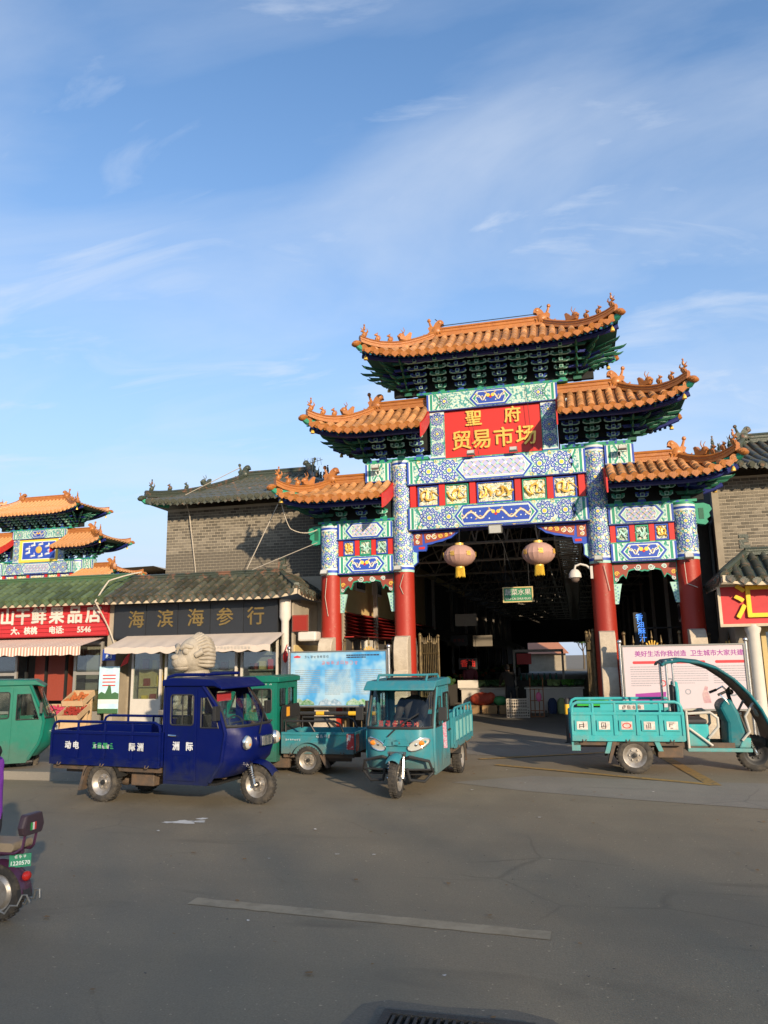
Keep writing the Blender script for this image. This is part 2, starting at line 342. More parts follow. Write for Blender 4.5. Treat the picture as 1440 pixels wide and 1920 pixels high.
# drain grate in a patch of fresh asphalt
sheet('asphalt_patch', [(0.42,-14.2),(0.55,-14.12),(0.9,-14.14),(1.3,-14.1),(1.5,-14.17),(1.62,-14.3),(1.6,-15.2),(0.4,-15.2),(.36,-14.5)], 0.004, M_PATCH)
dt = thing('drain_grate', 'black cast iron slotted drain grate set into the asphalt road', 'drain grate', (1.0,-14.62,0.006))
M_IRON = mat('cast_iron', (0.06, 0.057, 0.052), 0.55, metal=0.6, nscale=30, bump=0.4, bscale=90)
k = MB(); k.bx(-.42,.42,-.32,-.27,0,.03); k.bx(-.42,.42,.27,.32,0,.03); k.bx(-.42,-.37,-.27,.27,0,.03); k.bx(.37,.42,-.27,.27,0,.03); k.build('frame', M_IRON, dt, 0)
k = MB(); k.bx(-.37,.37,-.27,.27,.0005,.001); k.build('drain_shade_sheet', M_DARK, dt, 0)  # flat dark sheet painted in for the shade below the bars
for i in range(18):
    k = MB(); x = -.36+.0425*i; k.bx(x,x+.018,-.27,.27,.002,.026); k.build('bar', M_IRON, dt, 0)
k = MB(); k.bx(-.37,.37,-.012,.012,.002,.028); k.build('cross_bar', M_IRON, dt, 0)
# low concrete ramp beside the parked tricycles
rp = MB(); rp.add([(-9.4,-7.3,0),(-5.7,-7.3,0),(-5.7,-6.1,0),(-9.4,-6.1,0),(-9.4,-7.25,.13),(-5.75,-7.25,.13),(-5.75,-6.1,.13),(-9.4,-6.1,.13)],[(4,5,6,7),(0,1,5,4),(1,2,6,5),(2,3,7,6),(3,0,4,7)])
tag(rp.build('concrete_ramp', M_CONC, None, 0), 'low grey concrete step beside the parked tricycles', 'step')

# ------------------------------------------------------------------ roofs of glazed tile
def tile_meshes(m, r=0.080, nm='roof_tile', m2=None):
    def half(y0, y1, r0, r1, n=7):
        k = MB(); vs = []
        for y, rr in ((y0, r0), (y1, r1)):
            for j in range(n+1):
                t = math.pi*j/n; vs.append((-rr*math.cos(t), y, rr*math.sin(t)*1.05))
        k.add(vs, [(j, j+1, n+2+j, n+1+j) for j in range(n)]); k.add([vs[j] for j in range(n+1)], [tuple(range(n+1))]); return k
    a = half(0, 1.06, r*1.06, r*0.95); tile = a.mesh(nm, m, 50)
    b = half(0, 1.06, r*1.06, r*0.95)
    for rr, y, dz in ((1.14, -.10, 0), (0.62, -.15, 0)):     # round end cap with its boss, facing down the slope
        vs = [(r*rr*math.cos(2*math.pi*j/12), y, -r*0.05 + r*rr*math.sin(2*math.pi*j/12)) for j in range(12)]
        vs += [(x, y+.12, z) for x, y2, z in vs]
        b.add(vs, [tuple(range(12))] + [(j, j+12, (j+1) % 12+12, (j+1) % 12) for j in range(12)], 1)
    eave = b.mesh('eave_'+nm, [m, m2 or m], 40)
    c = MB(); c.plate([(-r*1.2, 0.03), (r*1.2, 0.03), (r*1.15, -r*.7), (0, -r*1.75), (-r*1.15, -r*.7)], 0.02); drip = c.mesh('drip_tile', m2 or m, 0)
    return tile, eave, drip
T_OR = tile_meshes(M_ORANGE, m2=M_ORANGE_D)
def slope_matrix(p0, p1, r=1.0):
    y = (p1-p0); ln = y.length; y = y/ln; x = Vector((1,0,0)); x = (x - y*x.dot(y)).normalized(); z = x.cross(y)
    return Matrix(((x.x*r, y.x*ln, z.x*r, p0.x), (x.y*r, y.y*ln, z.y*r, p0.y), (x.z*r, y.z*ln, z.z*r, p0.z), (0,0,0,1)))
def lay_rolls(parent, xs, pt, vmax, meshes, seg=0.36, joined=None, r=1.0, pre=Matrix()):
    """pt(x, v) is the roof surface; one object per tile, or all in `joined`"""
    tile, eave, drip = meshes
    for i, x in enumerate(xs):
        vm_ = vmax(x)
        if vm_ <= 0.05: vm_ = 0.08
        a, b = pt(x, 0), pt(x, vm_); n = max(1, int(round((b-a).length/seg)))
        for q in range(n):
            p0, p1 = pt(x, vm_*q/n), pt(x, vm_*(q+1)/n)
            p0 = p0 + Vector((0,0,0.012))
            Mx = pre @ slope_matrix(p0, p1, r); me = eave if q == 0 else tile
            if joined is None: link('roof_tile' if q else 'eave_tile', me, parent, Mx)
            else: joined.add([v.co for v in me.vertices], [tuple(f.vertices) for f in me.polygons], 0, Mx)
        if i+1 < len(xs):
            xm = (x+xs[i+1])/2; p0, p1 = pt(xm, 0), pt(xm, 0.2); Mx = slope_matrix(p0, p1, r); Mx = pre @ Matrix.Translation(p0 + Vector((0,-.045,.0))) @ Matrix.Rotation(R(-12), 4, 'X')
            if joined is None: link('drip_tile', drip, parent, Mx)
            else: joined.add([v.co for v in drip.vertices], [tuple(f.vertices) for f in drip.polygons], 0, Mx)
def sweep(mb, prof, pts, m=0, scale=None):
    pts = [Vector(p) for p in pts]; n = len(prof); vs = []
    for i, p in enumerate(pts):
        d = pts[min(i+1, len(pts)-1)] - pts[max(i-1, 0)]; d.z = 0; d.normalize(); sd = Vector((d.y, -d.x, 0))
        s = scale[i] if scale else 1
        for (a, b) in prof: vs.append(p + sd*a*s + Vector((0,0,b*s)))
    fs = [(i*n+j, i*n+(j+1) % n, (i+1)*n+(j+1) % n, (i+1)*n+j) for i in range(len(pts)-1) for j in range(n)]
    fs += [tuple(range(n)), tuple((len(pts)-1)*n+j for j in range(n))[::-1]]
    mb.add(vs, fs, m)
RIDGE = [(-.12,0),(-.12,.06),(-.085,.075),(-.085,.12),(-.1,.135),(-.075,.15),(-.075,.21),(-.1,.225),(-.06,.28),(0,.30),(.06,.28),(.1,.225),(.075,.21),(.075,.15),(.1,.135),(.085,.12),(.085,.075),(.12,.06),(.12,0)]
HIP = [(a*.8, b*.72) for a, b in RIDGE]
def dragon(mb, M):
    """ridge-end dragon about 0.55 m tall; +x is outward"""
    mb.plate([(-.22,0),(.2,0),(.24,.12),(.16,.2),(.2,.3),(.13,.36),(.05,.33),(.0,.42),(-.09,.5),(-.2,.47),(-.23,.38),(-.15,.36),(-.12,.28),(-.2,.2)], .16, m=0, M=M @ Matrix.Translation((0,-.08,0)))
    mb.ell((-.13,0,.43), (.1,.1,.1), 8, 6, 0, M); mb.ell((-.02,-.06,.2), (.14,.07,.13), 8, 6, 0, M); mb.ell((-.02,.06,.2), (.14,.07,.13), 8, 6, 0, M)
    mb.tube([(.1,0,.3),(.15,0,.44),(.17,0,.52)], [.045,.035,.03], 6, 0, M=M); mb.ell((.175,0,.55), .055, 7, 5, 0, M)
    mb.tube([(.2,0,.1),(.3,0,.12),(.33,0,.17)], [.04,.03,.015], 6, 0, M=M)
    for a in range(5): mb.tube([(-.18+.08*a,-.085,.06),(-.14+.08*a,-.11,.14),(-.19+.08*a,-.09,.2)], [.02,.025,.01], 5, 0, M=M)
def beast(mb, M, kind=0):
    """small seated guardian figure facing +x"""
    if kind == 1:      # big horned beast
        mb.plate([(-.16,0),(.18,0),(.22,.08),(.12,.12),(.02,.12),(-.06,.2),(-.13,.28),(-.2,.26),(-.17,.12)], .13, m=0, M=M @ Matrix.Translation((0,-.065,0)))
        mb.ell((.12,0,.14), (.11,.075,.085), 8, 6, 0, M); mb.ell((.21,0,.11), (.06,.055,.045), 7, 5, 0, M)
        for s in (-1, 1): mb.tube([(.08,s*.03,.2),(.05,s*.06,.3),(.1,s*.08,.38)], [.018,.014,.006], 5, 0, M=M)
        return
    mb.ell((-.02,0,.1), (.055,.05,.1), 7, 6, 0, M); mb.ell((.03,0,.2), (.045,.036,.045), 7, 5, 0, M); mb.ell((.075,0,.19), (.03,.024,.022), 6, 4, 0, M)
    for s in (-1, 1):
        mb.tube([(.03,s*.03,.13),(.055,s*.03,.0)], [.02,.016], 5, 0, M=M); mb.tube([(.01,s*.025,.23),(-.005,s*.03,.275)], [.014,.005], 4, 0, M=M)
    mb.tube([(-.06,0,.05),(-.1,0,.12),(-.075,0,.2)], [.02,.016,.008], 5, 0, M=M)
    if kind == 2:      # rider on a bird, at the tip
        mb.ell((-.02,0,.3), (.04,.035,.07), 6, 5, 0, M); mb.ell((-.02,0,.4), .03, 6, 5, 0, M); mb.tube([(-.06,0,.12),(-.13,0,.22),(-.1,0,.3)], [.03,.025,.008], 5, 0, M=M)
        mb.tube([(.03,0,.24),(.1,0,.3)], [.02,.006], 5, 0, M=M)
def hip_roof(root, x0, x1, xr0, xr1, hip0, hip1, ze, zt, zr, d, detail=True, tm=None, mr=None, pitch=0.235, plain=False, M0=None):
    tm = tm or T_OR; mr = mr or M_ORANGE_D
    rf = MB()
    def tcn(x):
        if hip1 and x > xr1: return min(1, (x-xr1)/(x1-xr1))
        if hip0 and x < xr0: return min(1, (xr0-x)/(xr0-x0))
        return 0.0
    def pt(x, v, side=-1):
        t = tcn(x); e = ze + (zt-ze)*t**2.2
        return Vector((x, side*d*(1-v), e + (zr-e)*(.72*v+.28*v*v)))
    vmx = lambda x: 1 - tcn(x)
    # deck (front, rear, hip ends) and its dark green underside
    nx = 30
    for dz, m in ((0, 0), (-.07, 1)):
        for side in (-1, 1):
            rf.grid(lambda a, b: tuple(pt(x0+(x1-x0)*a, vmx(x0+(x1-x0)*a)*b, side) + Vector((0,0,dz))), nx, 6, m)
        for flag, xa, xb in ((hip0, xr0, x0), (hip1, xr1, x1)):
            if flag:
                def endp(a, b):
                    x = xa+(xb-xa)*a; p = pt(x, vmx(x)); return (x, -p.y*(2*b-1)*-1, p.z+dz)
                rf.grid(endp, 10, 6, m)
    for side in (-1, 1):      # eave edge board
        rf.grid(lambda a, b: tuple(pt(x0+(x1-x0)*a, 0, side) + Vector((0,-side*.03,-.06+.06*b))), nx, 1, 2)
    roof = rf.build('roof', [M_DECK, M_CREAM if plain else M_DGREEN, M_CREAM if plain else M_REDB], root, 60, M=M0)
    n = int((x1-x0-.16)/pitch); off = ((x1-x0)-n*pitch)/2
    xs = [x0+off+pitch*i for i in range(n+1)]
    if detail: lay_rolls(roof, xs, pt, vmx, tm)
    else:
        jj = MB(); lay_rolls(roof, xs, pt, vmx, tm, joined=jj, seg=0.8); o = jj.build('front_tiles', tm[0].materials[0], roof, 50); o['kind'] = 'stuff'
    rj = MB()          # tiles of the rear slope and hip ends, out of sight from the street
    for x in xs[::1]:
        rj.tube([pt(x, vmx(x)*q/3, 1)+Vector((0,0,.02)) for q in range(4)], .07, 6, 0)
    for flag, xa, xb in ((hip0, xr0, x0), (hip1, xr1, x1)):
        if flag:
            for i in range(-5, 6):
                y = i*d/5.5; t0 = abs(y)/d
                if t0 < .95: rj.tube([(xa+(xb-xa)*(t0+(1-t0)*q/3), y, pt(xa+(xb-xa)*(t0+(1-t0)*q/3), vmx(xa+(xb-xa)*(t0+(1-t0)*q/3))).z+.02) for q in range(4)], .07, 6, 0)
    o = rj.build('rear_tiles', tm[0].materials[0], roof, 50); o['kind'] = 'stuff'
    # ridges
    rg = MB(); sweep(rg, RIDGE, [(xr0, 0, zr-.02), (xr1, 0, zr-.02)]); rg.build('ridge', mr, roof, 30)
    for flag, xa, xb, sx in ((hip0, xr0, x0, -1), (hip1, xr1, x1, 1)):
        if flag:
            for side in (-1, 1):
                pts = []
                for q in range(9):
                    x = xa+(xb-xa)*q/8*0.985; p = pt(x, vmx(x), side); p.z += .0 + .10*(q/8)**3; pts.append(p)
                h = MB(); sweep(h, HIP, pts)
                ang = math.atan2(pts[-1].y-pts[0].y, pts[-1].x-pts[0].x)
                h.ell(tuple(pts[-1]+Vector((sx*.06, side*.06, -.02))), (.12,.12,.07), 8, 6); h.build('hip_ridge', mr, roof, 35)
                e = pts[-1]; hd = MB(); hd.tube([e+Vector((-sx*.5,-side*.5,-.2)), e+Vector((0,0,-.13)), e+Vector((sx*.10,side*.10,-.05))], [.08,.085,.05], 8, 1); hd.ell(tuple(e+Vector((sx*.09,side*.09,-.06))), (.11,.11,.07), 8, 6, 0); hd.build('corner_beam', [mr, M_GREEN], roof)
                def on(fr): 
                    i = fr*8; a = int(i); b = min(a+1, 8); p = pts[a].lerp(pts[b], i-a); return p + Vector((0,0,.19))
                if side == -1 or detail:
                    for fr, kd in ((.42, 1), (.62, 0), (.78, 0), (.95, 2)):
                        bm_ = MB(); beast(bm_, Matrix.Translation(on(fr)) @ Matrix.Rotation(ang, 4, 'Z') @ Matrix.Scale(.88, 4), kd); bm_.build('ridge_beast', mr, roof, 50)
                if plain: continue
                bl = MB(); bl.lathe([(.015,0),(.055,.0),(.05,.05),(.03,.1),(.008,.12)], 10, 0, Matrix.Translation(e+Vector((-sx*.12,-side*.12,-.42)))); bl.cyl(tuple(e+Vector((-sx*.12,-side*.12,-.3))), tuple(e+Vector((-sx*.12,-side*.12,-.1))), .006, n=5); bl.build('wind_bell', M_GOLD, roof)
        dr = MB(); px = xa if flag else xb
        if flag: dragon(dr, Matrix.Translation((xa+sx*.02,0,zr-.03)) @ Matrix.Scale(sx, 4, (1,0,0))); dr.build('ridge_dragon', mr, roof, 40)
        else:      # open gable end against the taller bay: red barge boards
            gx = xb; gb = MB()
            for side in (-1, 1):
                prof = [pt(gx, v/5, side) for v in range(6)]
                vs = [(gx+sx*.0, p.y, p.z+.02) for p in prof] + [(gx+sx*.0, p.y, p.z-.34) for p in prof]
                vs += [(a+sx*.035, b, c) for a, b, c in vs]
                gb.add(vs, [(i, i+1, i+7, i+6) for i in range(5)] + [(i+12, i+18, i+19, i+13) for i in range(5)] + [(i+6, i+7, i+19, i+18) for i in range(5)] + [(0, 6, 18, 12), (i+0, i+12, i+13, i+1)])
            gb.build('barge_board', M_REDB, roof, 0)
    if plain: return roof
    # rafters and eave purlin
    rt = MB(); n2 = int((x1-x0)/.125)
    for i in range(n2):
        x = x0+.06+i*(x1-x0-.1)/n2
        for side in (-1, 1):
            a = pt(x, 0, side); b = pt(x, min(.55, vmx(x)), side)
            if side == 1 and not detail: continue
            Mx = slope_matrix(a+Vector((0,0,-.115)), b+Vector((0,0,-.115)))
            rt.bx(-.03,.03,.12,1,-.035,.035,0,Mx); rt.bx(-.034,.034,.10,.12,-.036,.036,1,Mx); rt.bx(-.016,.016,.095,.10,-.018,.018,2,Mx)
    o = rt.build('rafters', [M_DGREEN, M_DBLUE, M_GREEN], roof, 0); o['kind'] = 'stuff'
    for side in (-1, 1):
        pl = MB(); pl.tube([pt(x0+(x1-x0)*q/12, .28, side)+Vector((0,0,-.24)) for q in range(13)], .075, 8, 0)
        pl.build('eave_purlin', M_DBLUE, roof)
    return roof
# ---------------------------------------------------------------- bracket sets under the eaves
DGM = [M_DBLUE, M_DGREEN, M_PALE, M_WHITE, M_BLUE, M_GREEN]  # darker blue and green also carry shade under the eaves
def bracket_set(root, x, zb, ztop, reach, tiers, c):
    k = MB(); h = (ztop-zb)/tiers
    k.bx(x-.09,x+.09,-.1,.1,zb,zb+.08,c+4); k.bx(x-.07,x+.07,-.075,.075,zb+.08,zb+.12,2)
    for q in range(tiers):
        z = zb+.1+q*h*.92; o = reach*(q+1)/tiers; hw = .15+.034*q
        for sd in (-1, 1):
            k.bx(x-.04,x+.04, min(0,sd*o), max(0,sd*o), z+.1*h, z+.6*h, c)
        k.bx(x-.048,x+.048,-o-.075,-o-.03,z+.02*h,z+.66*h,2); k.bx(x-.032,x+.032,-o-.082,-o-.076,z+.12*h,z+.56*h,c)
        boat = lambda s: [(x-hw*s, z+h*(.35+.27*s)), (x-hw*s, z+h*(.35-.02*s)), (x-hw*.65*s, z+h*(.35-.27*s)), (x+hw*.65*s, z+h*(.35-.27*s)), (x+hw*s, z+h*(.35-.02*s)), (x+hw*s, z+h*(.35+.27*s))]
        k.plate(boat(1), .05, m=2, M=Matrix.Translation((0,-o+.02,0))); k.plate(boat(.84), .012, m=c+4 if q < 1 else c, M=Matrix.Translation((0,-o+.012,0)))
        for sx in (-1, 1): k.bx(x+sx*hw*.8-.035, x+sx*hw*.8+.035, -o, -o+.07, z+h*.66, z+h*.9, 2 if q % 2 else c+4)
    k.build('bracket_set', DGM, root, 0)
def corner_brackets(root, x, sx, zb, ztop, reach, tiers):
    k = MB(); h = (ztop-zb)/tiers
    k.bx(x-.1,x+.1,-.1,.1,zb,zb+.1,1)
    for q in range(tiers):
        z = zb+.1+q*h*.9; o = reach*(q+1)/tiers
        for a, ln in ((-45, 1.35), (-90, 1.05), (0, 1.05), (-66, 1.2), (-22, 1.2)):
            if abs(a) in (66, 22) and q < 1: continue
            dx, dy = sx*math.cos(R(a)), math.sin(R(a)); L_ = o*ln
            k.tube([(x,0,z+h*.4),(x+dx*L_*.8,dy*L_*.8,z+h*.35)], .042, 6, 0 if q % 2 else 1)
            k.tube([(x+dx*L_*.72,dy*L_*.72,z+h*.42),(x+dx*L_,dy*L_,z+h*.3),(x+dx*(L_+.09),dy*(L_+.09),z+h*.42),(x+dx*(L_+.17),dy*(L_+.17),z+h*.75)], [.036,.04,.028,.007], 6, 1)
            k.tube([(x+dx*L_*.7,dy*L_*.7-.008,z+h*.62),(x+dx*(L_+.1),dy*(L_+.1)-.008,z+h*.58)], .011, 5, 2)
        k.plate([(x-.2,z+.1*h),(x+.2,z+.1*h),(x+.24,z+.6*h),(x-.24,z+.6*h)], .05, m=0 if q % 2 else 1, M=Matrix.Translation((0,-o,0)))
    k.build('corner_bracket', DGM, root, 40)
# ---------------------------------------------------------------- painted ornament (thin raised layers)
M_SCROLL = ramp_mat('painted_scroll_ground', [(0.0,(.03,.08,.38)),(0.08,(.40,.56,.56)),(0.22,(.50,.60,.52)),(0.30,(.50,.44,.16)),(0.36,(.40,.58,.54)),(0.5,(.46,.58,.58)),(0.66,(.05,.25,.24))], 19, 0.5, kind='vor', bump=0)
PM = [M_BLUE, M_GREEN, M_WHITE, M_PALE, M_YEL, M_LAV, M_DBLUE, M_REDB, M_GOLD, M_BROWNRED, M_DGREEN, M_BLACK, M_SCROLL]
BLU, GRN, WHT, PAL, YEL, LAV, DBL, RED, GLD, BRN, DGR, BLK, BSE = range(13)
class PAT:
    def __init__(s): s.p = []
    def poly(s, pts, c, ly): s.p.append((pts, c, ly, None))
    def rect(s, x0, x1, z0, z1, c, ly, n=1):
        for i in range(n):
            a, b = x0+(x1-x0)*i/n, x0+(x1-x0)*(i+1)/n; s.p.append(([(a,z0),(b,z0),(b,z1),(a,z1)], c, ly, None))
    def disc(s, cx, cz, r, c, ly, n=10):
        s.p.append(([(cx+r*math.cos(2*math.pi*i/n), cz+r*math.sin(2*math.pi*i/n)) for i in range(n)], c, ly, (cx, cz)))
    def line(s, pts, wd, c, ly):
        for a, b in zip(pts, pts[1:]):
            dx, dz = b[0]-a[0], b[1]-a[1]; ln = math.hypot(dx, dz) or 1; nx_, nz_ = -dz/ln*wd/2, dx/ln*wd/2
            s.p.append(([(a[0]-nx_,a[1]-nz_),(b[0]-nx_,b[1]-nz_),(b[0]+nx_,b[1]+nz_),(a[0]+nx_,a[1]+nz_)], c, ly, None))
    def curl(s, cx, cz, r, a0, c, ly, turns=1.3, wd=.016, sgn=1):
        s.line([(cx+r*(1-.8*t/10)*math.cos(a0+sgn*turns*2*math.pi*t/10), cz+r*(1-.8*t/10)*math.sin(a0+sgn*turns*2*math.pi*t/10)) for t in range(11)], wd, c, ly)
    def rosette(s, cx, cz, r, alt=0):
        s.disc(cx, cz, r*1.0, WHT, 1, 14)
        for i in range(11):
            t = 2*math.pi*i/11; x, z = cx+.79*r*math.cos(t), cz+.79*r*math.sin(t)
            s.disc(x, z, r*.235, BLU if not alt else GRN, 2, 7); s.disc(x, z, r*.125, WHT, 3, 6); s.disc(x+.03*r, z, r*.07, BLU, 4, 5)
        for i in range(8):
            t = 2*math.pi*(i+.5)/8; x, z = cx+.45*r*math.cos(t), cz+.45*r*math.sin(t)
            s.disc(x, z, r*.17, BLU if i % 2 else GRN, 3, 6); s.disc(x, z, r*.09, WHT, 4, 5)
        s.disc(cx, cz, r*.33, BLU, 4, 9); s.disc(cx, cz, r*.25, WHT, 5, 9); s.disc(cx, cz, r*.19, YEL, 6, 9)
    def hexa(s, x0, x1, z0, z1, cut, c, ly):
        zm = (z0+z1)/2; s.poly([(x0,zm),(x0+cut,z0),(x1-cut,z0),(x1,zm),(x1-cut,z1),(x0+cut,z1)], c, ly)
    def bake(s, fn, mb, lay=.0035):
        for pts, c, ly, ctr in s.p:
            if ctr:
                n = len(pts); mb.add([fn(*ctr, ly*lay)] + [fn(*p, ly*lay) for p in pts], [(0, i+1, (i+1) % n+1) for i in range(n)], c)
            else: mb.add([fn(*p, ly*lay) for p in pts], [tuple(range(len(pts)))], c)
def flat(x, y, z): return lambda u, v, o: (x+u, y-o, z+v)
def beam(root, name, x0, x1, z0, z1, y, style, th=None):
    wd, h = x1-x0, z1-z0; k = MB(); k.bx(x0,x1,y,-y,z0,z1,BSE)
    k.bx(x0+.002,x1-.002,y-.004,-y+.004,z0-.03,z0,DBL); k.bx(x0+.002,x1-.002,y-.004,-y+.004,z1,z1+.02,GRN)
    p = PAT(); cx = wd/2
    for s in (0, 1):
        f = (lambda a: a) if s == 0 else (lambda a: wd-a)
        def rr(a, b, c, ly=1): p.rect(min(f(a), f(b)), max(f(a), f(b)), 0.012, h-.012, c, ly)
        rr(.0, .05, BLU); rr(.05, .085, WHT); rr(.085, .15, GRN); rr(.15, .17, WHT)
        ch = [(.17, 0.01), (.30, h/2), (.17, h-.01)]
        p.line([(f(a+.06), b) for a, b in ch], .05, GRN, 1); p.line([(f(a+.1), b) for a, b in ch], .03, WHT, 2)
    if style in ('lattice', 'dragon', 'small_lattice', 'small_dragon', 'short'):
        big = style in ('lattice', 'dragon')
        cw = {'lattice': .92, 'dragon': 1.0, 'short': .5}.get(style, wd/2-.27)
        cut = h*.40
        if big:
            r = h*.46; x = .30+r
            while x < cx-cw-.02:
                p.rosette(x, h*.5, r, 0); p.rosette(wd-x, h*.5, r, 0); x += r*1.95
            for q in range(int(wd/.24)):
                for zz_ in (0.04, h-.04): p.curl(.3+.24*q, zz_, .055, q, BLU if q % 2 else YEL, 2, 1.1, .012)
        if style == 'short':
            for xx in (.47, wd-.47): p.rosette(xx, h*.5, h*.42, 1)
        p.hexa(cx-cw-.10, cx+cw+.10, .012, h-.012, cut, PAL, 5); p.hexa(cx-cw-.05, cx+cw+.05, .015, h-.015, cut*.95, BLU, 6)
        p.hexa(cx-cw+.01, cx+cw-.01, .05, h-.05, cut*.8, WHT, 7); p.hexa(cx-cw+.04, cx+cw-.04, .07, h-.07, cut*.75, GRN if 'dragon' in style or style == 'short' else PAL, 8)
        a, b = cx-cw+.13, cx+cw-.13; z0_, z1_ = h*.19, h*.81
        if 'lattice' in style:
            p.hexa(a-.02, b+.02, z0_-.03, z1_+.03, .06, WHT, 9); p.hexa(a, b, z0_-.01, z1_+.01, .05, LAV, 10)
            n = int((b-a)/(.19 if big else .12)); st = (b-a)/n; hh = z1_-z0_
            for i in range(-3, n+3):
                for sg in (-1, 1):
                    xa, xb, za, zb = a+i*st, a+i*st+sg*hh, z0_, z1_
                    lo, hi = a+.02, b-.02
                    def clip(xx, zz_): 
                        return xx, zz_
                    t0, t1 = 0.0, 1.0
                    for lim, s_ in ((lo, 1), (hi, -1)):
                        da, db = s_*(xa-lim), s_*(xb-lim)
                        if da < 0 and db < 0: t0 = 2
                        elif da < 0: t0 = max(t0, da/(da-db))
                        elif db < 0: t1 = min(t1, da/(da-db))
                    if t0 < t1: p.line([(xa+(xb-xa)*t0, za+(zb-za)*t0), (xa+(xb-xa)*t1, za+(zb-za)*t1)], .014, YEL if sg > 0 else GRN, 11)
            for i in range(n):
                for j in range(2): p.disc(a+st*(i+.5+.0*j), z0_+hh*(.27+.46*j), .05 if big else .03, PAL if (i+j) % 2 else WHT, 12, 4)
        else:
            p.hexa(a-.02, b+.02, z0_-.03, z1_+.03, .07, WHT, 9); p.hexa(a, b, z0_-.01, z1_+.01, .06, BLU, 10)
            mid = (a+b)/2; hh = z1_-z0_
            for sg in (-1, 1):
                ln = (b-a)/2-.08
                pts = [(mid+sg*(.06+ln*t/28), h/2+math.sin(t*(.36 if big else .3)+.6)*hh*.30*(1-.012*t)) for t in range(29)]
                p.line(pts, .05 if big else .035, YEL, 11); p.line(pts, .022, WHT, 12); p.disc(pts[0][0], pts[0][1], .05, YEL, 13, 7)
                for t in range(2, 27, 4 if big else 8):
                    px_, pz_ = pts[t]; p.line([(px_, pz_), (px_+.04*sg, pz_+(.06 if t % 8 == 2 else -.06)), (px_+.07*sg, pz_+(.05 if t % 8 == 2 else -.05))], .016, YEL, 11); p.disc(px_+sg*.05, h/2-(pz_-h/2)*1.1, .02, WHT, 11, 5)
            p.disc(mid, h/2, .035, RED, 12, 8)
    p.bake(flat(x0, y, z0), k); return k.build(name, PM, root, 0)
M_RELIEF = ramp_mat('carved_gilt_relief', [(0.30, (0.02,0.06,0.03)), (0.42, (0.10,0.22,0.12)), (0.47, (0.6,0.6,0.5)), (0.54, (0.72,0.70,0.62)), (0.58, (0.75,0.45,0.06)), (0.72, (0.85,0.55,0.10))], 13, 0.5, bump=1.0, distort=1.5)
M_RELIEFG = ramp_mat('carved_leaf_relief', [(0.34, (0.01,0.04,0.02)), (0.44, (0.03,0.2,0.1)), (0.5, (0.5,0.6,0.45)), (0.60, (0.72,0.6,0.5)), (0.68, (0.5,0.12,0.10))], 15, 0.5, bump=1.0, distort=1.2)
def carved_panel(root, xc, wd, z0, z1, y, m, edge, gold=True):
    k = MB(); k.plate([(xc-wd/2,z0),(xc+wd/2,z0),(xc+wd/2,z1),(xc-wd/2,z1)], .05, [[(xc-wd/2+.03,z0+.03),(xc+wd/2-.03,z0+.03),(xc+wd/2-.03,z1-.03),(xc-wd/2+.03,z1-.03)]], 1, Matrix.Translation((0,y-.03,0)))
    k.bx(xc-wd/2,xc+wd/2,y+.02,y+.06,z0,z1,1)
    rng = random.Random(int(xc*100)); ph = [rng.uniform(0, 6) for _ in range(6)]
    k.grid(lambda a, b: (xc-wd/2+.03+(wd-.06)*a, y+.018-.03*abs(math.sin(a*9+ph[0]+2*math.sin(b*5+ph[1])))*abs(math.sin(b*8+ph[2]+2*math.sin(a*6+ph[3]))), z0+.03+(z1-z0-.06)*b), 18, 14, 0)
    # coiling dragon or flower stem in relief
    cx, cz, s = xc, (z0+z1)/2, min(wd, z1-z0)*.36
    n = 1 if wd < .8 else 2
    for q in range(n):
        c0 = cx + (0 if n == 1 else (q-.5)*wd*.45)
        sg = 1 if q == 0 else -1; pts = [(c0+sg*s*(-1+2*t/16)*.95+s*.25*math.sin(t*1.1+ph[5]), y-.03-.008*math.sin(t), cz+s*.75*math.sin(ph[4]+t*.62)*(1-.02*t)) for t in range(17)]
        k.tube(pts, [.012+.02*math.sin(math.pi*min(1, (t+2)/17)) for t in range(17)], 5, 2 if gold else 3); k.ell(pts[0], .04, 6, 5, 2 if gold else 3)
        for t in range(1, 17): k.tube([pts[t], (pts[t][0]+rng.uniform(-.13,.13), y-.02, min(z1-.04, max(z0+.04, pts[t][2]+rng.uniform(-.13,.13))))], [.016, .006], 4, (2 if t % 3 else 4) if gold else (4 if t % 2 else 3))
    k.build('carved_panel', [m, edge, M_GOLD, M_PALE, M_WHITE], root, 50)
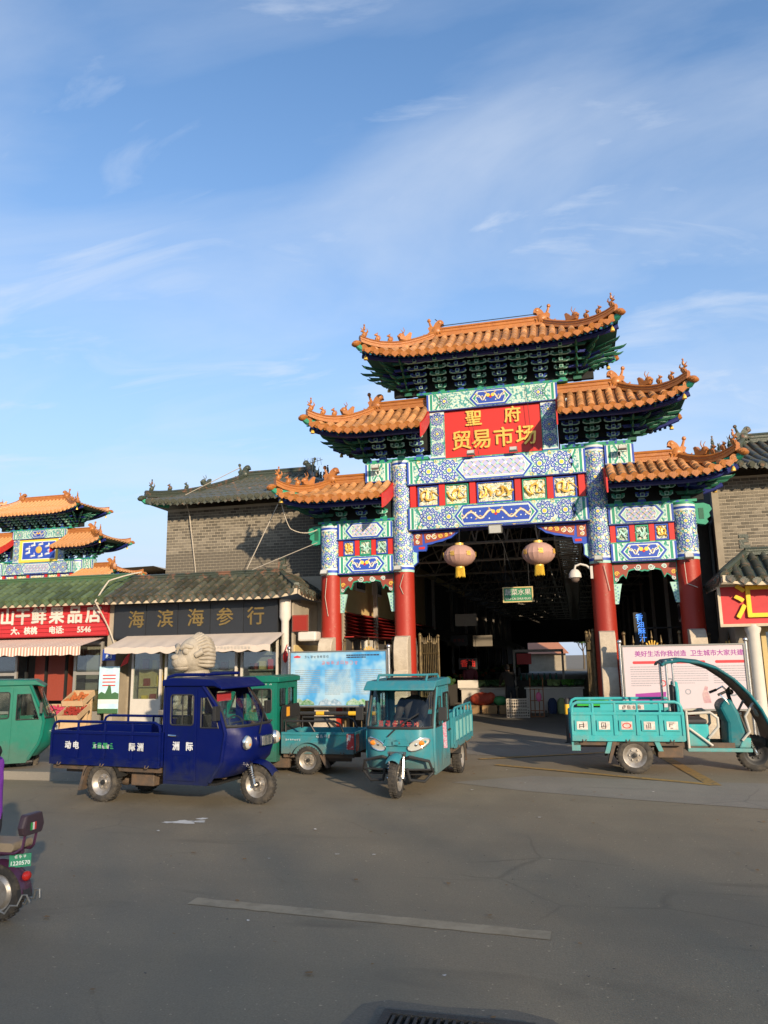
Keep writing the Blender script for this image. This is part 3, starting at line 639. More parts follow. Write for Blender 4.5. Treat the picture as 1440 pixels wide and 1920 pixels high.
def spandrel(root, xa, xb, ztop, y, arch=True):
    """pierced carved apron below a side beam with stepped ends"""
    k = MB(); wd = xb-xa; o = []
    n = 24
    for i in range(n+1):
        u = i/n; e = min(u, 1-u)*wd
        if e < .12: z = -.50
        elif e < .34: z = -.36-.06*math.cos((e-.12)/.22*6)
        else: z = -.23+.05*abs(math.sin((e-.34)*9))-.0
        o.append((xa+wd*u, ztop+z))
    outer = [(xb, ztop), (xa, ztop)] + o
    k.plate(outer[::-1], .1, m=GRN, M=Matrix.Translation((0,y,0)))
    ins = [(x, z+.035) for x, z in o if xa+.02 < x < xb-.02]
    k.plate(([(xb-.03, ztop-.03), (xa+.03, ztop-.03)] + ins)[::-1], .01, m=BRN, M=Matrix.Translation((0,y-.01,0)))
    p = PAT()
    for i in range(4):
        x = xa+wd*(.2+.2*i); r = .085 if i in (1, 2) else .065
        p.curl(x, ztop-.12, r, math.pi*(i % 2), WHT, 1, 1.5, .02, 1 if i < 2 else -1); p.curl(x, ztop-.12, r*.8, math.pi*(i % 2)+.5, PAL, 2, 1.2, .014, 1 if i < 2 else -1)
    for sx in (0, 1):
        x = xa+.1 if sx == 0 else xb-.1
        p.curl(x, ztop-.26, .06, 0, YEL, 1, 1.5, .018); p.curl(x, ztop-.4, .05, 2, WHT, 1, 1.4, .016)
    p.bake(flat(0, y-.012, 0), k)
    for x0_, x1_ in ((xa, xa+.16), (xb-.16, xb)):       # hanging pale scroll brackets against the columns
        s = 1 if x0_ == xa else -1; X = x0_ if s == 1 else x1_
        k.plate([(X, ztop-.5), (X+s*.2, ztop-.5), (X+s*.15, ztop-.72), (X+s*.1, ztop-.98), (X, ztop-.98)][::s], .09, m=PAL, M=Matrix.Translation((0,y+.005,0)))
        p2 = PAT()
        for q in range(10): p2.curl(X+s*(.05+.05*(q % 2)), ztop-.55-.042*q, .022, q, BLU if q % 2 else GRN, 1, 1.0, .008)
        p2.bake(flat(0, y+.003, 0), k)
    k.build('carved_spandrel', PM, root, 0)
def queti(root, sx, xcol, ztop, y):
    k = MB()
    o = [(0,0),(1.25,0),(1.2,-.06),(1.1,-.12),(1.0,-.2),(.9,-.22),(.78,-.27),(.62,-.29),(.5,-.33),(.38,-.34),(.36,-.46),(.34,-.5),(.14,-.5),(.12,-.62),(.13,-.78),(.0,-.9)]
    pts = [(xcol+sx*a, ztop+b) for a, b in o]
    k.plate(pts if sx < 0 else pts[::-1], .1, m=BLU, M=Matrix.Translation((0,y,0)))
    ins = [(xcol+sx*a, ztop+b) for a, b in [(.3,-.035),(1.14,-.035),(1.02,-.13),(.88,-.18),(.6,-.25),(.33,-.3)]]
    k.plate(ins if sx < 0 else ins[::-1], .01, m=BRN, M=Matrix.Translation((0,y-.01,0)))
    ins = [(xcol+sx*a, ztop+b) for a, b in [(.03,-.04),(.26,-.04),(.26,-.34),(.03,-.34)]]
    k.plate(ins if sx < 0 else ins[::-1], .01, m=BRN, M=Matrix.Translation((0,y-.01,0)))
    ins = [(xcol+sx*a, ztop+b) for a, b in [(.16,-.39),(.32,-.39),(.31,-.45),(.16,-.45)]]
    k.plate(ins if sx < 0 else ins[::-1], .01, m=RED, M=Matrix.Translation((0,y-.01,0)))
    ins = [(xcol+sx*a, ztop+b) for a, b in [(.0,-.5),(.11,-.54),(.1,-.64),(.11,-.78),(.0,-.86)]]
    k.plate(ins if sx < 0 else ins[::-1], .01, m=PAL, M=Matrix.Translation((0,y-.008,0)))
    p = PAT()
    for i, (a, b, r) in enumerate(((.42,-.15,.08),(.58,-.14,.08),(.74,-.12,.07),(.88,-.1,.055),(1.0,-.07,.035),(.14,-.12,.07),(.14,-.26,.06))):
        p.curl(xcol+sx*a, ztop+b, r, i*1.3, GLD if i in (2, 3) else WHT, 1, 1.5, .018, sx); p.curl(xcol+sx*a, ztop+b, r*.7, i*1.3+2, YEL, 2, 1.2, .012, -sx)
    p.bake(flat(0, y-.012, 0), k); k.build('corner_bracket_board', PM, root, 0)

def paifang(root, detail=True, sign=True):
    A, B = 2.453, 4.422
    # columns
    for x, zt_ in ((-B, 5.44), (-A, 7.06), (A, 7.06), (B, 5.44)):
        k = MB(); k.lathe([(.31,0),(.31,.12),(.275,.14),(.27,.3),(.262,4.0),(.262,4.07)], 28, 0, Matrix.Translation((x,0,0))); col = k.build('column', M_RED, root, 40)
        k = MB(); k.lathe([(.268,4.07),(.268,zt_)], 28, BSE, Matrix.Translation((x,0,0)))
        for z0, z1, c in ((4.07,4.13,PAL),(4.13,4.2,BLU),(4.2,4.25,WHT),(zt_-.06,zt_,GRN),(zt_-.11,zt_-.06,WHT),(zt_-.17,zt_-.11,BLU),(zt_-.22,zt_-.17,WHT)):
            k.lathe([(.273,z0),(.273,z1)], 28, c, Matrix.Translation((x,0,0)), caps=True)
        if detail:
            p = PAT(); za, zb = 4.26, zt_-.23; n = max(2, int(round((zb-za)/.40))); st = (zb-za)/n
            for i in range(n):
                p.rosette(0, za+st*(i+.5), .185)
                for u in (-.38, .38): p.rosette(u, za+st*(i+.5), .185)
            for i in range(n+1):
                for u in (-.19, .19, -.02, .57, -.57):
                    zz_ = min(max(za+st*i, za+.05), zb-.05); p.disc(u, zz_, .06, BLU if u*u > .01 else GRN, 1, 7); p.disc(u, zz_, .04, WHT, 2, 6); p.disc(u, zz_, .02, YEL, 3, 5)
                    for a in range(4): p.curl(u+.07*math.cos(a*1.57+.8), zz_+.07*math.sin(a*1.57+.8), .035, a*1.6, YEL if a % 2 else BLU, 2, 1.1, .01)
            def cyl(u, v, o, x=x): 
                t = u/.268; return (x+(.269+o)*math.sin(t), -(.269+o)*math.cos(t), v)
            p.bake(cyl, k, .0025)
        k.build('painted_shaft', PM, col, 40)
        # clasping stone in front of and behind the column
        for s in (-1, 1):
            k = MB(); prof = [(.2,0),(.95,0),(.95,.32),(.86,.4),(.86,.75),(.8,.92),(.72,1.0),(.76,1.15),(.75,1.4),(.66,1.56),(.58,1.62),(.62,1.78),(.62,2.1),(.57,2.3),(.46,2.43),(.33,2.46),(.2,2.46)]
            k.plate(prof, .36, m=0, M=Matrix.Translation((x+.18,0,0)) @ Matrix.Rotation(R(90*s), 4, 'Z') @ Matrix.Translation((0, 0 if s > 0 else -.36, 0)))
            if s == -1 or detail: k.build('clasping_stone', M_STONE, root, 30, bevel=.02)
    # centre bay
    beam(root, 'lower_lintel', -A+.2, A-.2, 5.14, 5.70, -.26, 'dragon')
    beam(root, 'upper_lintel', -A+.2, A-.2, 6.33, 6.93, -.27, 'lattice')
    k = MB(); k.bx(-A+.2,A-.2,-.12,.12,5.72,6.30,0); k.build('panel_backing', M_REDB, root, 0)
    for xc, wd, mm, gd in ((-1.72,.56,M_RELIEF,True),(-.98,.60,M_RELIEF,True),(0,.92,M_RELIEF,True),(.98,.60,M_RELIEF,True),(1.72,.56,M_RELIEF,True)):
        carved_panel(root, xc, wd, 5.74, 6.28, -.15, mm, M_GREEN if abs(abs(xc)-.98) < .1 else M_BLUE, gd)
    for xc in (-2.12,-1.36,-.57,.57,1.36,2.12):
        k = MB(); k.bx(xc-.075,xc+.075,-.21,.21,5.721,6.299); k.build('red_post', M_REDB, root, 0)
    for s in (-1, 1): queti(root, -s, s*(A-.26), 5.10, -.05)
    # upper bay with the name board
    for s in (-1, 1):
        k = MB(); k.bx(s*1.43-.19,s*1.43+.19,-.2,.2,6.95,8.27,BSE); p = PAT()
        for i in range(3): p.rosette(0, .26+.40*i+.03, .175)
        p.rect(-.19,.19,1.22,1.30,WHT,1); p.rect(-.19,.19,1.16,1.2,BLU,1); p.rect(-.19,.19,.0,.05,BLU,1); p.rect(-.19,.19,.05,.09,WHT,1); p.rect(-.185,-.17,.1,1.15,GRN,1); p.rect(.17,.185,.1,1.15,GRN,1)
        p.bake(flat(s*1.43, -.2, 6.95), k); k.build('upper_post', PM, root, 0)
    k = MB(); k.bx(-1.62,1.62,-.1,.14,6.96,8.27); k.build('name_board_backing', M_REDB, root, 0)
    if sign:
        nb = MB(); nb.bx(-1.235,1.235,-.16,-.10,6.985,8.25); nbo = nb.build('name_board', M_REDB, root, 0)
        for ch, x, z, sz in (('聖', -.47, 7.96, .44), ('府', .53, 7.96, .44), ('贸', -.80, 7.38, .54), ('易', -.28, 7.38, .54), ('市', .28, 7.38, .54), ('场', .85, 7.38, .54)):
            text('gold_character', ch, sz, Matrix.Translation((x, -.185, z)) @ FRONT, M_GOLD, nbo, .022, .008)
    else:
        nb = MB(); nb.bx(-1.235,1.235,-.17,-.10,6.985,8.25,0); nb.bx(-1.06,1.06,-.175,-.17,7.12,8.11,1); nb.bx(-1.02,1.02,-.18,-.175,7.16,8.07,2); nbo = nb.build('name_board', [M_YEL, M_WHITE, M_BLUE], root, 0)
        k = MB(); rg = random.Random(3); k.ell((0,-.185,7.65), (.2,.02,.2), 12, 6, 0)
        for i in range(9):      # white cranes and clouds round a gold sun
            t = i*.7; cx, cz = .72*math.cos(t), 7.62+.33*math.sin(t)
            k.ell((cx,-.185,cz), (.16,.015,.05), 8, 4, 1); k.ell((cx+.07,-.185,cz+.07), (.05,.015,.11), 8, 4, 1 if i % 2 else 2); k.ell((cx-.1,-.185,cz-.05), (.09,.015,.04), 8, 4, 2)
        k.build('painted_birds', [M_GOLD, M_WHITE, M_LAV], nbo, 40)
    beam(root, 'top_lintel', -1.68, 1.68, 8.27, 8.72, -.25, 'short')
    # side bays
    for s in (-1, 1):
        xa, xb = sorted((s*(A+.24), s*(B-.24)))
        beam(root, 'side_upper_beam', xa, xb, 5.0, 5.42, -.2, 'small_lattice'); beam(root, 'side_lower_beam', xa, xb, 4.10, 4.53, -.2, 'small_dragon')
        k = MB(); k.bx(xa,xb,-.1,.1,4.552,4.968); k.build('panel_backing', M_REDB, root, 0)
        wd = xb-xa
        for i in range(3):
            carved_panel(root, xa+wd*(.2+.3*i), .30, 4.57, 4.95, -.12, M_RELIEF if (i == 0) == (s < 0) and i != 1 else M_RELIEFG, M_BLUE if i != 1 else M_GREEN, (i == 0) == (s < 0) and i != 1)
        for u in (.05, .35, .65, .95):
            k = MB(); k.bx(xa+wd*u-.06,xa+wd*u+.06,-.16,.16,4.553,4.967); k.build('red_post', M_REDB, root, 0)
        spandrel(root, xa, xb, 4.07, -.05)
        # beam nose beyond the outer column, and tie beam past the inner column
        k = MB(); X = s*(B+.26); o = [(0,.36),(0,-.12),(.2,-.16),(.27,-.1),(.24,-.03),(.32,.03),(.3,.12),(.37,.2),(.33,.3),(.2,.36)]
        pts = [(X+s*a, 5.05+b) for a, b in o]; k.plate(pts if s > 0 else pts[::-1], .16, m=GRN, M=Matrix.Translation((0,-.08,0)))
        pts = [(X+s*a, 5.05+b) for a, b in [(.07,.24),(.07,-.02),(.18,-.02),(.18,.24)]]; k.plate(pts if s > 0 else pts[::-1], .01, m=DGR, M=Matrix.Translation((0,-.09,0)))
        k.build('beam_nose', PM, root, 0)
        xo = sorted((s*(A+.26), s*(A+.95))); beam(root, 'tie_beam', xo[0], xo[1], 6.5, 6.98, -.18, 'plain')
        xo = sorted((s*1.7, s*3.35)); k = MB(); k.bx(xo[0],xo[1],-.16,.16,7.0,7.08,GRN); p = PAT()
        for q in range(8): p.disc(.1+.2*q, .04, .035, BLU, 1, 6)
        p.bake(flat(xo[0], -.16, 7.0), k); k.build('cap_plate', PM, root, 0)
        k = MB(); xo = sorted((s*(A-.1), s*(B+.3))); k.bx(xo[0],xo[1],-.2,.2,5.441,5.50,GRN); p = PAT()
        for q in range(11): p.poly([(.08+.2*q,.002),(.2+.2*q,.002),(.14+.2*q,.056)], BLU, 1)
        p.bake(flat(xo[0], -.2, 5.441), k); k.build('cap_plate', PM, root, 0)
    k = MB(); k.bx(-1.95,1.95,-.2,.2,8.742,8.80,GRN); p = PAT()
    for q in range(16): p.poly([(.05+.24*q,.002),(.21+.24*q,.002),(.13+.24*q,.056)], BLU, 1)
    p.bake(flat(-1.95, -.2, 8.742), k); k.build('cap_plate', PM, root, 0)
    # bracket sets: main, middle, low
    n = 8
    for i in range(n): bracket_set(root, -1.82+3.64*i/(n-1), 8.80, 9.40, 1.0, 5, i % 2)
    for s in (-1, 1):
        corner_brackets(root, s*2.2, s, 8.80, 9.42, .95, 5)
        for i, x in enumerate((1.95, 2.45, 2.95)): bracket_set(root, s*x, 7.08, 7.60, .95, 4, i % 2)
        corner_brackets(root, s*3.4, s, 7.08, 7.62, .9, 4)
        for i, x in enumerate((2.95, 3.5, 4.05)): bracket_set(root, s*x, 5.50, 5.92, .88, 3, (i+1) % 2)
        corner_brackets(root, s*4.5, s, 5.50, 5.95, .82, 3)
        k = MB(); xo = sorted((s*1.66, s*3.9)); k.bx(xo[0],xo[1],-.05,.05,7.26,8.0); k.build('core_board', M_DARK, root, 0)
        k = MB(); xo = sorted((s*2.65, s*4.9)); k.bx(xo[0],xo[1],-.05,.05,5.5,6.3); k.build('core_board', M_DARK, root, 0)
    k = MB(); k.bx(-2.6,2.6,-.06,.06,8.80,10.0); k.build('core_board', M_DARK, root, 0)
    hip_roof(root, -3.20, 3.20, -1.40, 1.40, True, True, 9.45, 9.80, 10.40, 1.40, detail)
    for s in (-1, 1):
        for xi, xt, xr, ze, zt_, zr, d in ((1.66, 4.65, 3.12, 7.60, 7.97, 8.47, 1.38), (2.68, 5.52, 4.40, 5.90, 6.21, 6.52, 1.33)):
            if s > 0: hip_roof(root, xi, xt, xi, xr, False, True, ze, zt_, zr, d, detail)
            else: hip_roof(root, -xt, -xi, -xr, -xi, True, False, ze, zt_, zr, d, detail)
gate = thing('market_gate', 'tall painted market gate with orange tiled roofs and gold lettered red name board', 'gate')
paifang(gate)
far_gate = thing('market_gate', 'distant painted gate with orange roofs and blue bird panel beyond the fruit shop', 'gate', (-26.3, 15.9, .3))
paifang(far_gate, False, False)
# ------------------------------------------------------------------ buildings
M_GTILE = mat('dark_green_glazed_tile', (0.055, 0.058, 0.043), 0.45, var=0.3, nscale=5, col2=(0.17, 0.10, 0.06), thr=(0.56, 0.70), bump=0.3, bscale=50)
M_GTILE2 = mat('bright_green_glazed_tile', (0.06, 0.088, 0.042), 0.42, var=0.25, nscale=6, col2=(0.09, 0.12, 0.05), thr=(0.5, 0.7), bump=0.3, bscale=50)
M_GRIDGE = mat('dark_green_ridge', (0.045, 0.055, 0.04), 0.4, nscale=4, col2=(0.18, 0.09, 0.055), thr=(0.55, 0.65), bump=0.3)
T_GR = tile_meshes(M_GTILE); T_GR2 = tile_meshes(M_GTILE2)
M_MORTAR = mat('pale_mortar', (0.42, 0.37, 0.29), 0.9, nscale=8, noise=0.15)
M_BRICK = mat('grey_brick', (0.15, 0.132, 0.104), 0.85, var=0.27, nscale=18, noise=0.2, bump=0.3, bscale=60)
M_WIN = mat('dark_window_glass', (0.02, 0.024, 0.026), 0.12, noise=0.05, spec=0.6)
M_WFRAME = mat('white_frame', (0.52, 0.49, 0.44), 0.5, nscale=6, noise=0.12)
M_ALU = mat('aluminium_frame', (0.42, 0.40, 0.36), 0.4, metal=0.5)
M_SIDING = mat('yellow_siding', (0.50, 0.38, 0.17), 0.7, nscale=3, noise=0.12)
M_WALL = mat('dirty_and_shaded_beige_wall', (0.30, 0.26, 0.20), 0.85, nscale=2, col2=(0.20, 0.17, 0.13))
M_DWALL = mat('shade_dark_wall', (0.05, 0.045, 0.04), 0.9)  # near-black colour stands in for the shade on unlit walls
def bricks(root, x0, x1, z0, z1, y, ncap=300, bw=.2, bh=.087, first=None):
    b = MB(); b.bx(.008, bw-.008, 0, .02, .008, bh-.008); me = b.mesh('brick', M_BRICK, 0)
    rows = int((z1-z0)/bh); cols = int((x1-x0)/bw); spots = []
    for r in range(rows):
        for c in range(cols+1):
            x = x0+c*bw-(bw/2 if r % 2 else 0)
            xa, xb = max(x, x0), min(x+bw, x1)
            if xb-xa > .04: spots.append((xa, z0+r*bh, (xb-xa)/bw))
    if first: spots.sort(key=lambda s: first(s[0], s[1]))
    for x, z, sx in spots[:ncap]: link('brick', me, root, Matrix.Translation((x, y-.008-random.uniform(0,.004), z)) @ Matrix.Diagonal((sx,1,1,1)))
    if len(spots) > ncap:
        j = MB()
        for x, z, sx in spots[ncap:]: j.bx(x+.006*sx, x+(bw-.006)*sx, y-.010, y+.01, z+.006, z+bh-.006)
        o = j.build('brickwork', M_BRICK, root, 0); o['kind'] = 'stuff'
def lean_roof(root, x0, x1, yE, zE, yT, zT, tm, ridge_m, hip=0, depth=2.5, pitch=.24):
    """pent roof along x with tiles one by one; hip=+1 / -1 turns the corner at x1 / x0"""
    rn = yT-yE
    def tcn(x):
        if hip > 0 and x > x1-rn*.75: return (x-(x1-rn*.75))/(rn*.75)
        if hip < 0 and x < x0+rn*.75: return ((x0+rn*.75)-x)/(rn*.75)
        return 0
    def pt(x, v): return Vector((x, yE+rn*v, zE+.10*tcn(x)**2+(zT-zE)*v))
    vmx = lambda x: 1-tcn(x)
    rf = MB(); nx = 20
    f = lambda a, b: tuple(pt(x0+(x1-x0)*a, vmx(x0+(x1-x0)*a)*b))
    rf.grid(f, nx, 4, 0); rf.grid(lambda a, b: tuple(Vector(f(a, b))-Vector((0,0,.10))), nx, 4, 1)
    rf.grid(lambda a, b: tuple(Vector(f(a, 0))+Vector((0,-.01,-.14+.14*b))), nx, 1, 1)
    roof = rf.build('roof', [M_DECK if tm is T_OR else M_GRIDGE, M_CREAM], root, 50)
    n = int((x1-x0-.1)/pitch); xs = [x0+.05+(x1-x0-.1)*i/n for i in range(n+1)]
    lay_rolls(roof, xs, pt, vmx, tm, seg=.42)
    xa, xb = (x0, x1-rn*.75) if hip > 0 else ((x0+rn*.75, x1) if hip < 0 else (x0, x1))
    g_ = MB(); sweep(g_, [(a*.9, b*.62) for a, b in RIDGE], [(xa, yT, zT-.02), (xb, yT, zT-.02)]); g_.build('ridge', ridge_m, roof, 30)
    if hip:
        X = x1 if hip > 0 else x0; XR = xb if hip > 0 else xa
        h = MB(); sweep(h, [(a*.8, b*.5) for a, b in RIDGE], [(XR, yT, zT-.02), ((X+XR)/2, (yT+yE)/2, pt((X+XR)/2, vmx((X+XR)/2)).z-.01), (X-hip*.03, yE+.03, zE+.10)]); h.build('hip_ridge', ridge_m, roof, 30)
        o = MB(); o.plate([(0,0),(.22,0),(.22,.08),(.1,.08),(.1,.14),(.2,.14),(.2,.32),(.0,.32),(0,.24),(.13,.24),(.13,.2),(0,.2)], .08, M=Matrix.Translation((XR-.1, yT-.04, zT+.14))); o.build('ridge_end_scroll', ridge_m, roof, 0)
        # return slope along the side, its tiles running downhill to +x or -x
        wr = abs(X-XR); ln = depth
        pre = Matrix.Translation((X-hip*0, yE, 0)) @ Matrix.Rotation(R(90*hip), 4, 'Z')
        def pt2(u, v): return Vector((u, wr*v, zE+.10*max(0, 1-u/rn)**2*(1 if hip > 0 else 1)+(zT-zE)*v)) if hip > 0 else Vector((-u, wr*v, zE+.10*max(0, 1-u/rn)**2+(zT-zE)*v))
        vm2 = lambda u: min(1, abs(u)/rn)
        d2 = MB(); d2.grid(lambda a, b: tuple(pre @ pt2(ln*a, vm2(ln*a)*b)), 14, 4, 0); d2.grid(lambda a, b: tuple(pre @ pt2(ln*a, vm2(ln*a)*b) - Vector((0,0,.1))), 14, 4, 1); d2.grid(lambda a, b: tuple(pre @ pt2(ln*a, 0) + Vector((hip*.01,0,-.14+.14*b))), 14, 1, 1)
        d2.build('return_slope', [M_GRIDGE, M_CREAM], roof, 50)
        us = [.12+.24*i for i in range(int(ln/.24))]
        lay_rolls(roof, us if hip > 0 else [-u for u in us], lambda u, v: pt2(abs(u), v), lambda u: vm2(u), tm, seg=.42, pre=pre)
    return roof
# --- grey brick block left of the gate
lb = thing('brick_building', 'two storey grey brick building with dark green tiled roof beside the gate', 'building')
k = MB(); k.bx(-10.2,-4.6,1.5,13.5,0,6.5,0); k.build('wall', M_MORTAR, lb, 0)
bricks(lb, -10.2, -4.9, 4.25, 6.45, 1.5, 300, first=lambda x, z: -z+ (3 if x > -6.2 else 0))
k = MB(); k.bx(-4.9,-4.58,1.42,1.5,0,6.5); k.build('corner_pilaster', M_WALL, lb, 0)
k = MB(); k.bx(-4.6,-4.57,1.5,26,3.2,6.5); k.build('side_wall', M_SIDING, lb, 0)
M_AWNR = mat('red_corrugated_metal', (0.30, 0.02, 0.018), 0.5, nscale=4, noise=0.15)
k = MB()
for i in range(7): k.add([(-4.56,1.6,3.22-.1*i),(-4.56,15,3.22-.1*i),(-4.25+.02*i,15,3.12-.1*i),(-4.25+.02*i,1.6,3.12-.1*i)],[(0,1,2,3)]); k.add([(-4.25+.02*i,1.6,3.12-.1*i),(-4.25+.02*i,15,3.12-.1*i),(-4.56,15,3.12-.1*i),(-4.56,1.6,3.12-.1*i)],[(0,1,2,3)])
k.bx(-4.57,-4.3,1.6,15,2.5,2.53); o = k.build('red_awning', M_AWNR, lb, 0); o['kind'] = 'stuff'
for yy in (2.6, 4.6):
    k = MB(); k.bx(-4.56,-4.5,yy,yy+1.0,3.9,5.2,0); k.bx(-4.5,-4.48,yy+.06,yy+.94,3.96,5.14,1); w_ = k.build('window', [M_WFRAME, M_WIN], lb, 0)
k = MB(); k.bx(-4.6,-4.3,3.0,3.7,2.0,2.45); k.build('air_conditioner', M_WFRAME, lb, 0, bevel=.02)
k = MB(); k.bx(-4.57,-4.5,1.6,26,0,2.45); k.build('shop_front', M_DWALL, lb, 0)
hip_roof(lb, -10.55, -4.7, -8.95, -6.6, True, True, 6.55, 6.66, 8.0, 3.6, False, T_GR, M_GRIDGE, .22, plain=True, M0=Matrix.Translation((0,4.3,0)))
# --- grey brick block right of the gate
rb = thing('brick_building', 'grey brick building with dark tiled roof behind the red and yellow shop sign', 'building')
k = MB(); k.bx(5.45,14,1.6,20,0,6.35,0); k.build('wall', M_MORTAR, rb, 0)
bricks(rb, 5.5, 8.2, 3.6, 6.3, 1.6, 300, first=lambda x, z: x)
k = MB(); k.bx(5.36,5.52,1.55,1.75,0,6.3); k.build('corner_pilaster', M_WALL, rb, 0)
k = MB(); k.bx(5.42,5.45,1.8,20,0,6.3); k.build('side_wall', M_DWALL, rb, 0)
for yy in (2.4, 4.4):
    k = MB(); k.bx(5.36,5.42,yy,yy+1.0,3.7,5.3,0); k.bx(5.34,5.36,yy+.06,yy+.94,3.76,5.24,1); k.build('window', [M_GREY, M_WIN], rb, 0)
hip_roof(rb, 5.3, 14.5, 6.75, 14.5, True, False, 6.42, 6.62, 7.75, 3.0, False, T_GR, M_GRIDGE, .24, plain=True, M0=Matrix.Translation((0,3.75,0)))
# --- sea-cucumber shop
M_SIGNB = mat('dark_sign_board', (0.022, 0.024, 0.028), 0.35, nscale=2, noise=0.2)
M_BRONZE = mat('bronze_letters', (0.20, 0.14, 0.05), 0.4, metal=0.4)
M_AWN1 = mat('cream_awning_cloth', (0.50, 0.43, 0.37), 0.8, nscale=4, noise=0.12)
s1 = thing('seafood_shop', 'small shop with dark sign board, cream awning and mossy tiled roof', 'shop')
k = MB(); k.bx(-10.55,-5.35,.2,1.5,0,3.5); k.build('wall', M_WALL, s1, 0)
lean_roof(s1, -10.5, -5.0, -1.0, 3.60, .2, 4.20, T_GR, M_GRIDGE, hip=1, depth=2.5)
k = MB(); k.bx(-10.55,-5.72,-.5,.2,2.54,3.50); sb = k.build('sign_board', M_SIGNB, s1, 0)
for i in range(5):
    k = MB(); x = -10.5+.955*i; k.bx(x+.01,x+.945,-.52,-.5,2.58,3.46); k.build('sign_panel', M_SIGNB, sb, 0)
for ch, x in zip('海滨海参行', (-9.84,-8.96,-8.06,-7.21,-6.33)): text('sign_character', ch, .50, Matrix.Translation((x,-.53,3.03)) @ FRONT, M_BRONZE, sb, .012, .006)
k = MB()      # awning with a scalloped edge
def awn(a, b): return (-10.1+4.6*a, -.52-1.0*b, 2.62-.32*b+.012*math.sin(a*60)*b)
k.grid(awn, 60, 4); k.grid(lambda a, b: (-10.1+4.6*a, -1.52, 2.30+.012*math.sin(a*60)-(.13+.035*abs(math.sin(a*36)))*b), 120, 1); k.build('awning', M_AWN1, s1, 40)
glyphs('awning_lettering', 13, .085, Matrix.Translation((-6.6,-1.535,2.24)), M_WFRAME, s1, 2)
M_GLS = glass('shop_glass')
for i, (xa, xb) in enumerate(((-10.0,-9.1),(-9.0,-8.0),(-7.9,-6.9),(-6.8,-5.75))):
    k = MB(); k.plate([(xa,.25),(xb,.25),(xb,2.5),(xa,2.5)], .07, [[(xa+.06,.95),(xb-.06,.95),(xb-.06,2.42),(xa+.06,2.42)]], M=Matrix.Translation((0,-.4,0))); fr = k.build('window_frame', M_WFRAME, s1, 0)
    k = MB(); k.bx(xa+.06,xb-.06,-.37,-.365,.95,2.42); k.build('pane', M_GLS, fr, 0)
k = MB(); k.bx(-10.0,-5.75,-.38,.15,.02,.25,0); k.build('plinth', M_CONC, s1, 0)
k = MB(); k.bx(-9.95,-9.15,-.1,.12,.3,2.4,0)
for z in (.8,1.25,1.7,2.1): k.bx(-9.9,-9.2,-.2,-.1,z,z+.03,0)
k.build('shelf', M_SIDING, s1, 0)
for xa in (-8.9,-7.8,-6.7):
    k = MB(); k.bx(xa,xa+.85,-.05,.14,.3,2.3,0)
    for z in (.75,1.2,1.65,2.05): k.bx(xa+.03,xa+.82,-.2,-.05,z,z+.03,0)
    k.build('shelf', M_WALL, s1, 0)
    for q in range(9):
        k = MB(); xx = xa+.08+.25*(q % 3); zz_ = (.785,1.235,1.685)[q//3]; k.bx(xx,xx+.17,-.19,-.08,zz_,zz_+.16+.05*((q*7) % 3)); k.build('boxed_goods', (M_BROWNRED, M_SIDING, M_REDB, M_WFRAME)[(q*5+int(xa)) % 4], s1, 0)
for i, (x, z) in enumerate(((-9.8,.83),(-9.55,.83),(-9.35,1.28),(-9.75,1.28),(-9.5,1.73),(-9.8,1.73))):
    k = MB(); k.bx(x,x+.16,-.19,-.11,z,z+.2+.04*(i % 3)); k.build('boxed_goods', M_BROWNRED if i % 2 else M_YEL, s1, 0)
k = MB(); k.bx(-5.38,-5.33,-.4,1.5,.0,3.4,1)
for i in range(9): k.bx(-5.33,-5.30,-.38,1.48,.5+.2*i,.69+.2*i,0)
o = k.build('side_siding', [M_SIDING, M_WALL], s1, 0); o['kind'] = 'stuff'
k = MB(); k.lathe([(.14,0),(.14,.2),(.10,.25),(.10,2.9),(.15,3.0),(.15,3.45)], 16, 0, Matrix.Translation((-5.52,-.5,0))); k.build('white_column', M_WFRAME, s1)
k = MB(); k.cbx((-5.12,-.45,2.84),(.42,.06,.42),0); k.cbx((-5.12,-.485,2.84),(.36,.01,.36),1); k.build('wooden_plaque', [M_BROWNRED, M_RED], s1, 0)
k = MB(); k.cbx((-4.95,-.1,2.5),(.5,.7,.25)); k.build('rolled_awning', M_WFRAME, s1, 0, bevel=.05)
k = MB(); k.bx(-10.75,-10.5,-.45,.3,0,3.5); k.build('party_wall', M_WALL, s1, 0)
# --- fruit shop
s2 = thing('fruit_shop', 'dried and fresh fruit shop with red slatted sign and striped awning', 'shop')
M_SREDW = mat('red_sign_slat', (0.42, 0.025, 0.03), 0.55, nscale=3, noise=0.15)
k = MB(); k.bx(-16.5,-10.75,.3,1.5,0,3.5); k.build('wall', M_WALL, s2, 0)
lean_roof(s2, -16.5, -10.5, -.9, 3.62, .25, 4.28, T_GR2, mat('bright_green_ridge', (0.05, 0.115, 0.05), 0.4, nscale=5, col2=(0.08, 0.11, 0.05), bump=0.2), hip=0)
k = MB(); k.bx(-16.5,-10.72,-.5,.3,2.66,3.56); sb = k.build('sign_board', M_SREDW, s2, 0)
for i in range(8):
    k = MB(); k.bx(-16.45,-10.74,-.53,-.5,2.68+.11*i,2.775+.11*i); k.build('sign_slat', M_SREDW, sb, 0)
for ch, x in zip('山干鲜果品店', (-13.98,-13.47,-12.93,-12.35,-11.76,-11.17)): text('sign_character', ch, .50, Matrix.Translation((x,-.545,3.22)) @ FRONT, M_WFRAME, sb, .008, .016)
for s_, x in (('大、核桃', -13.4), ('电话:', -12.34), ('5546', -11.45)): text('sign_character', s_, .22, Matrix.Translation((x,-.54,2.83)) @ FRONT, M_WFRAME, sb, .005, .008)
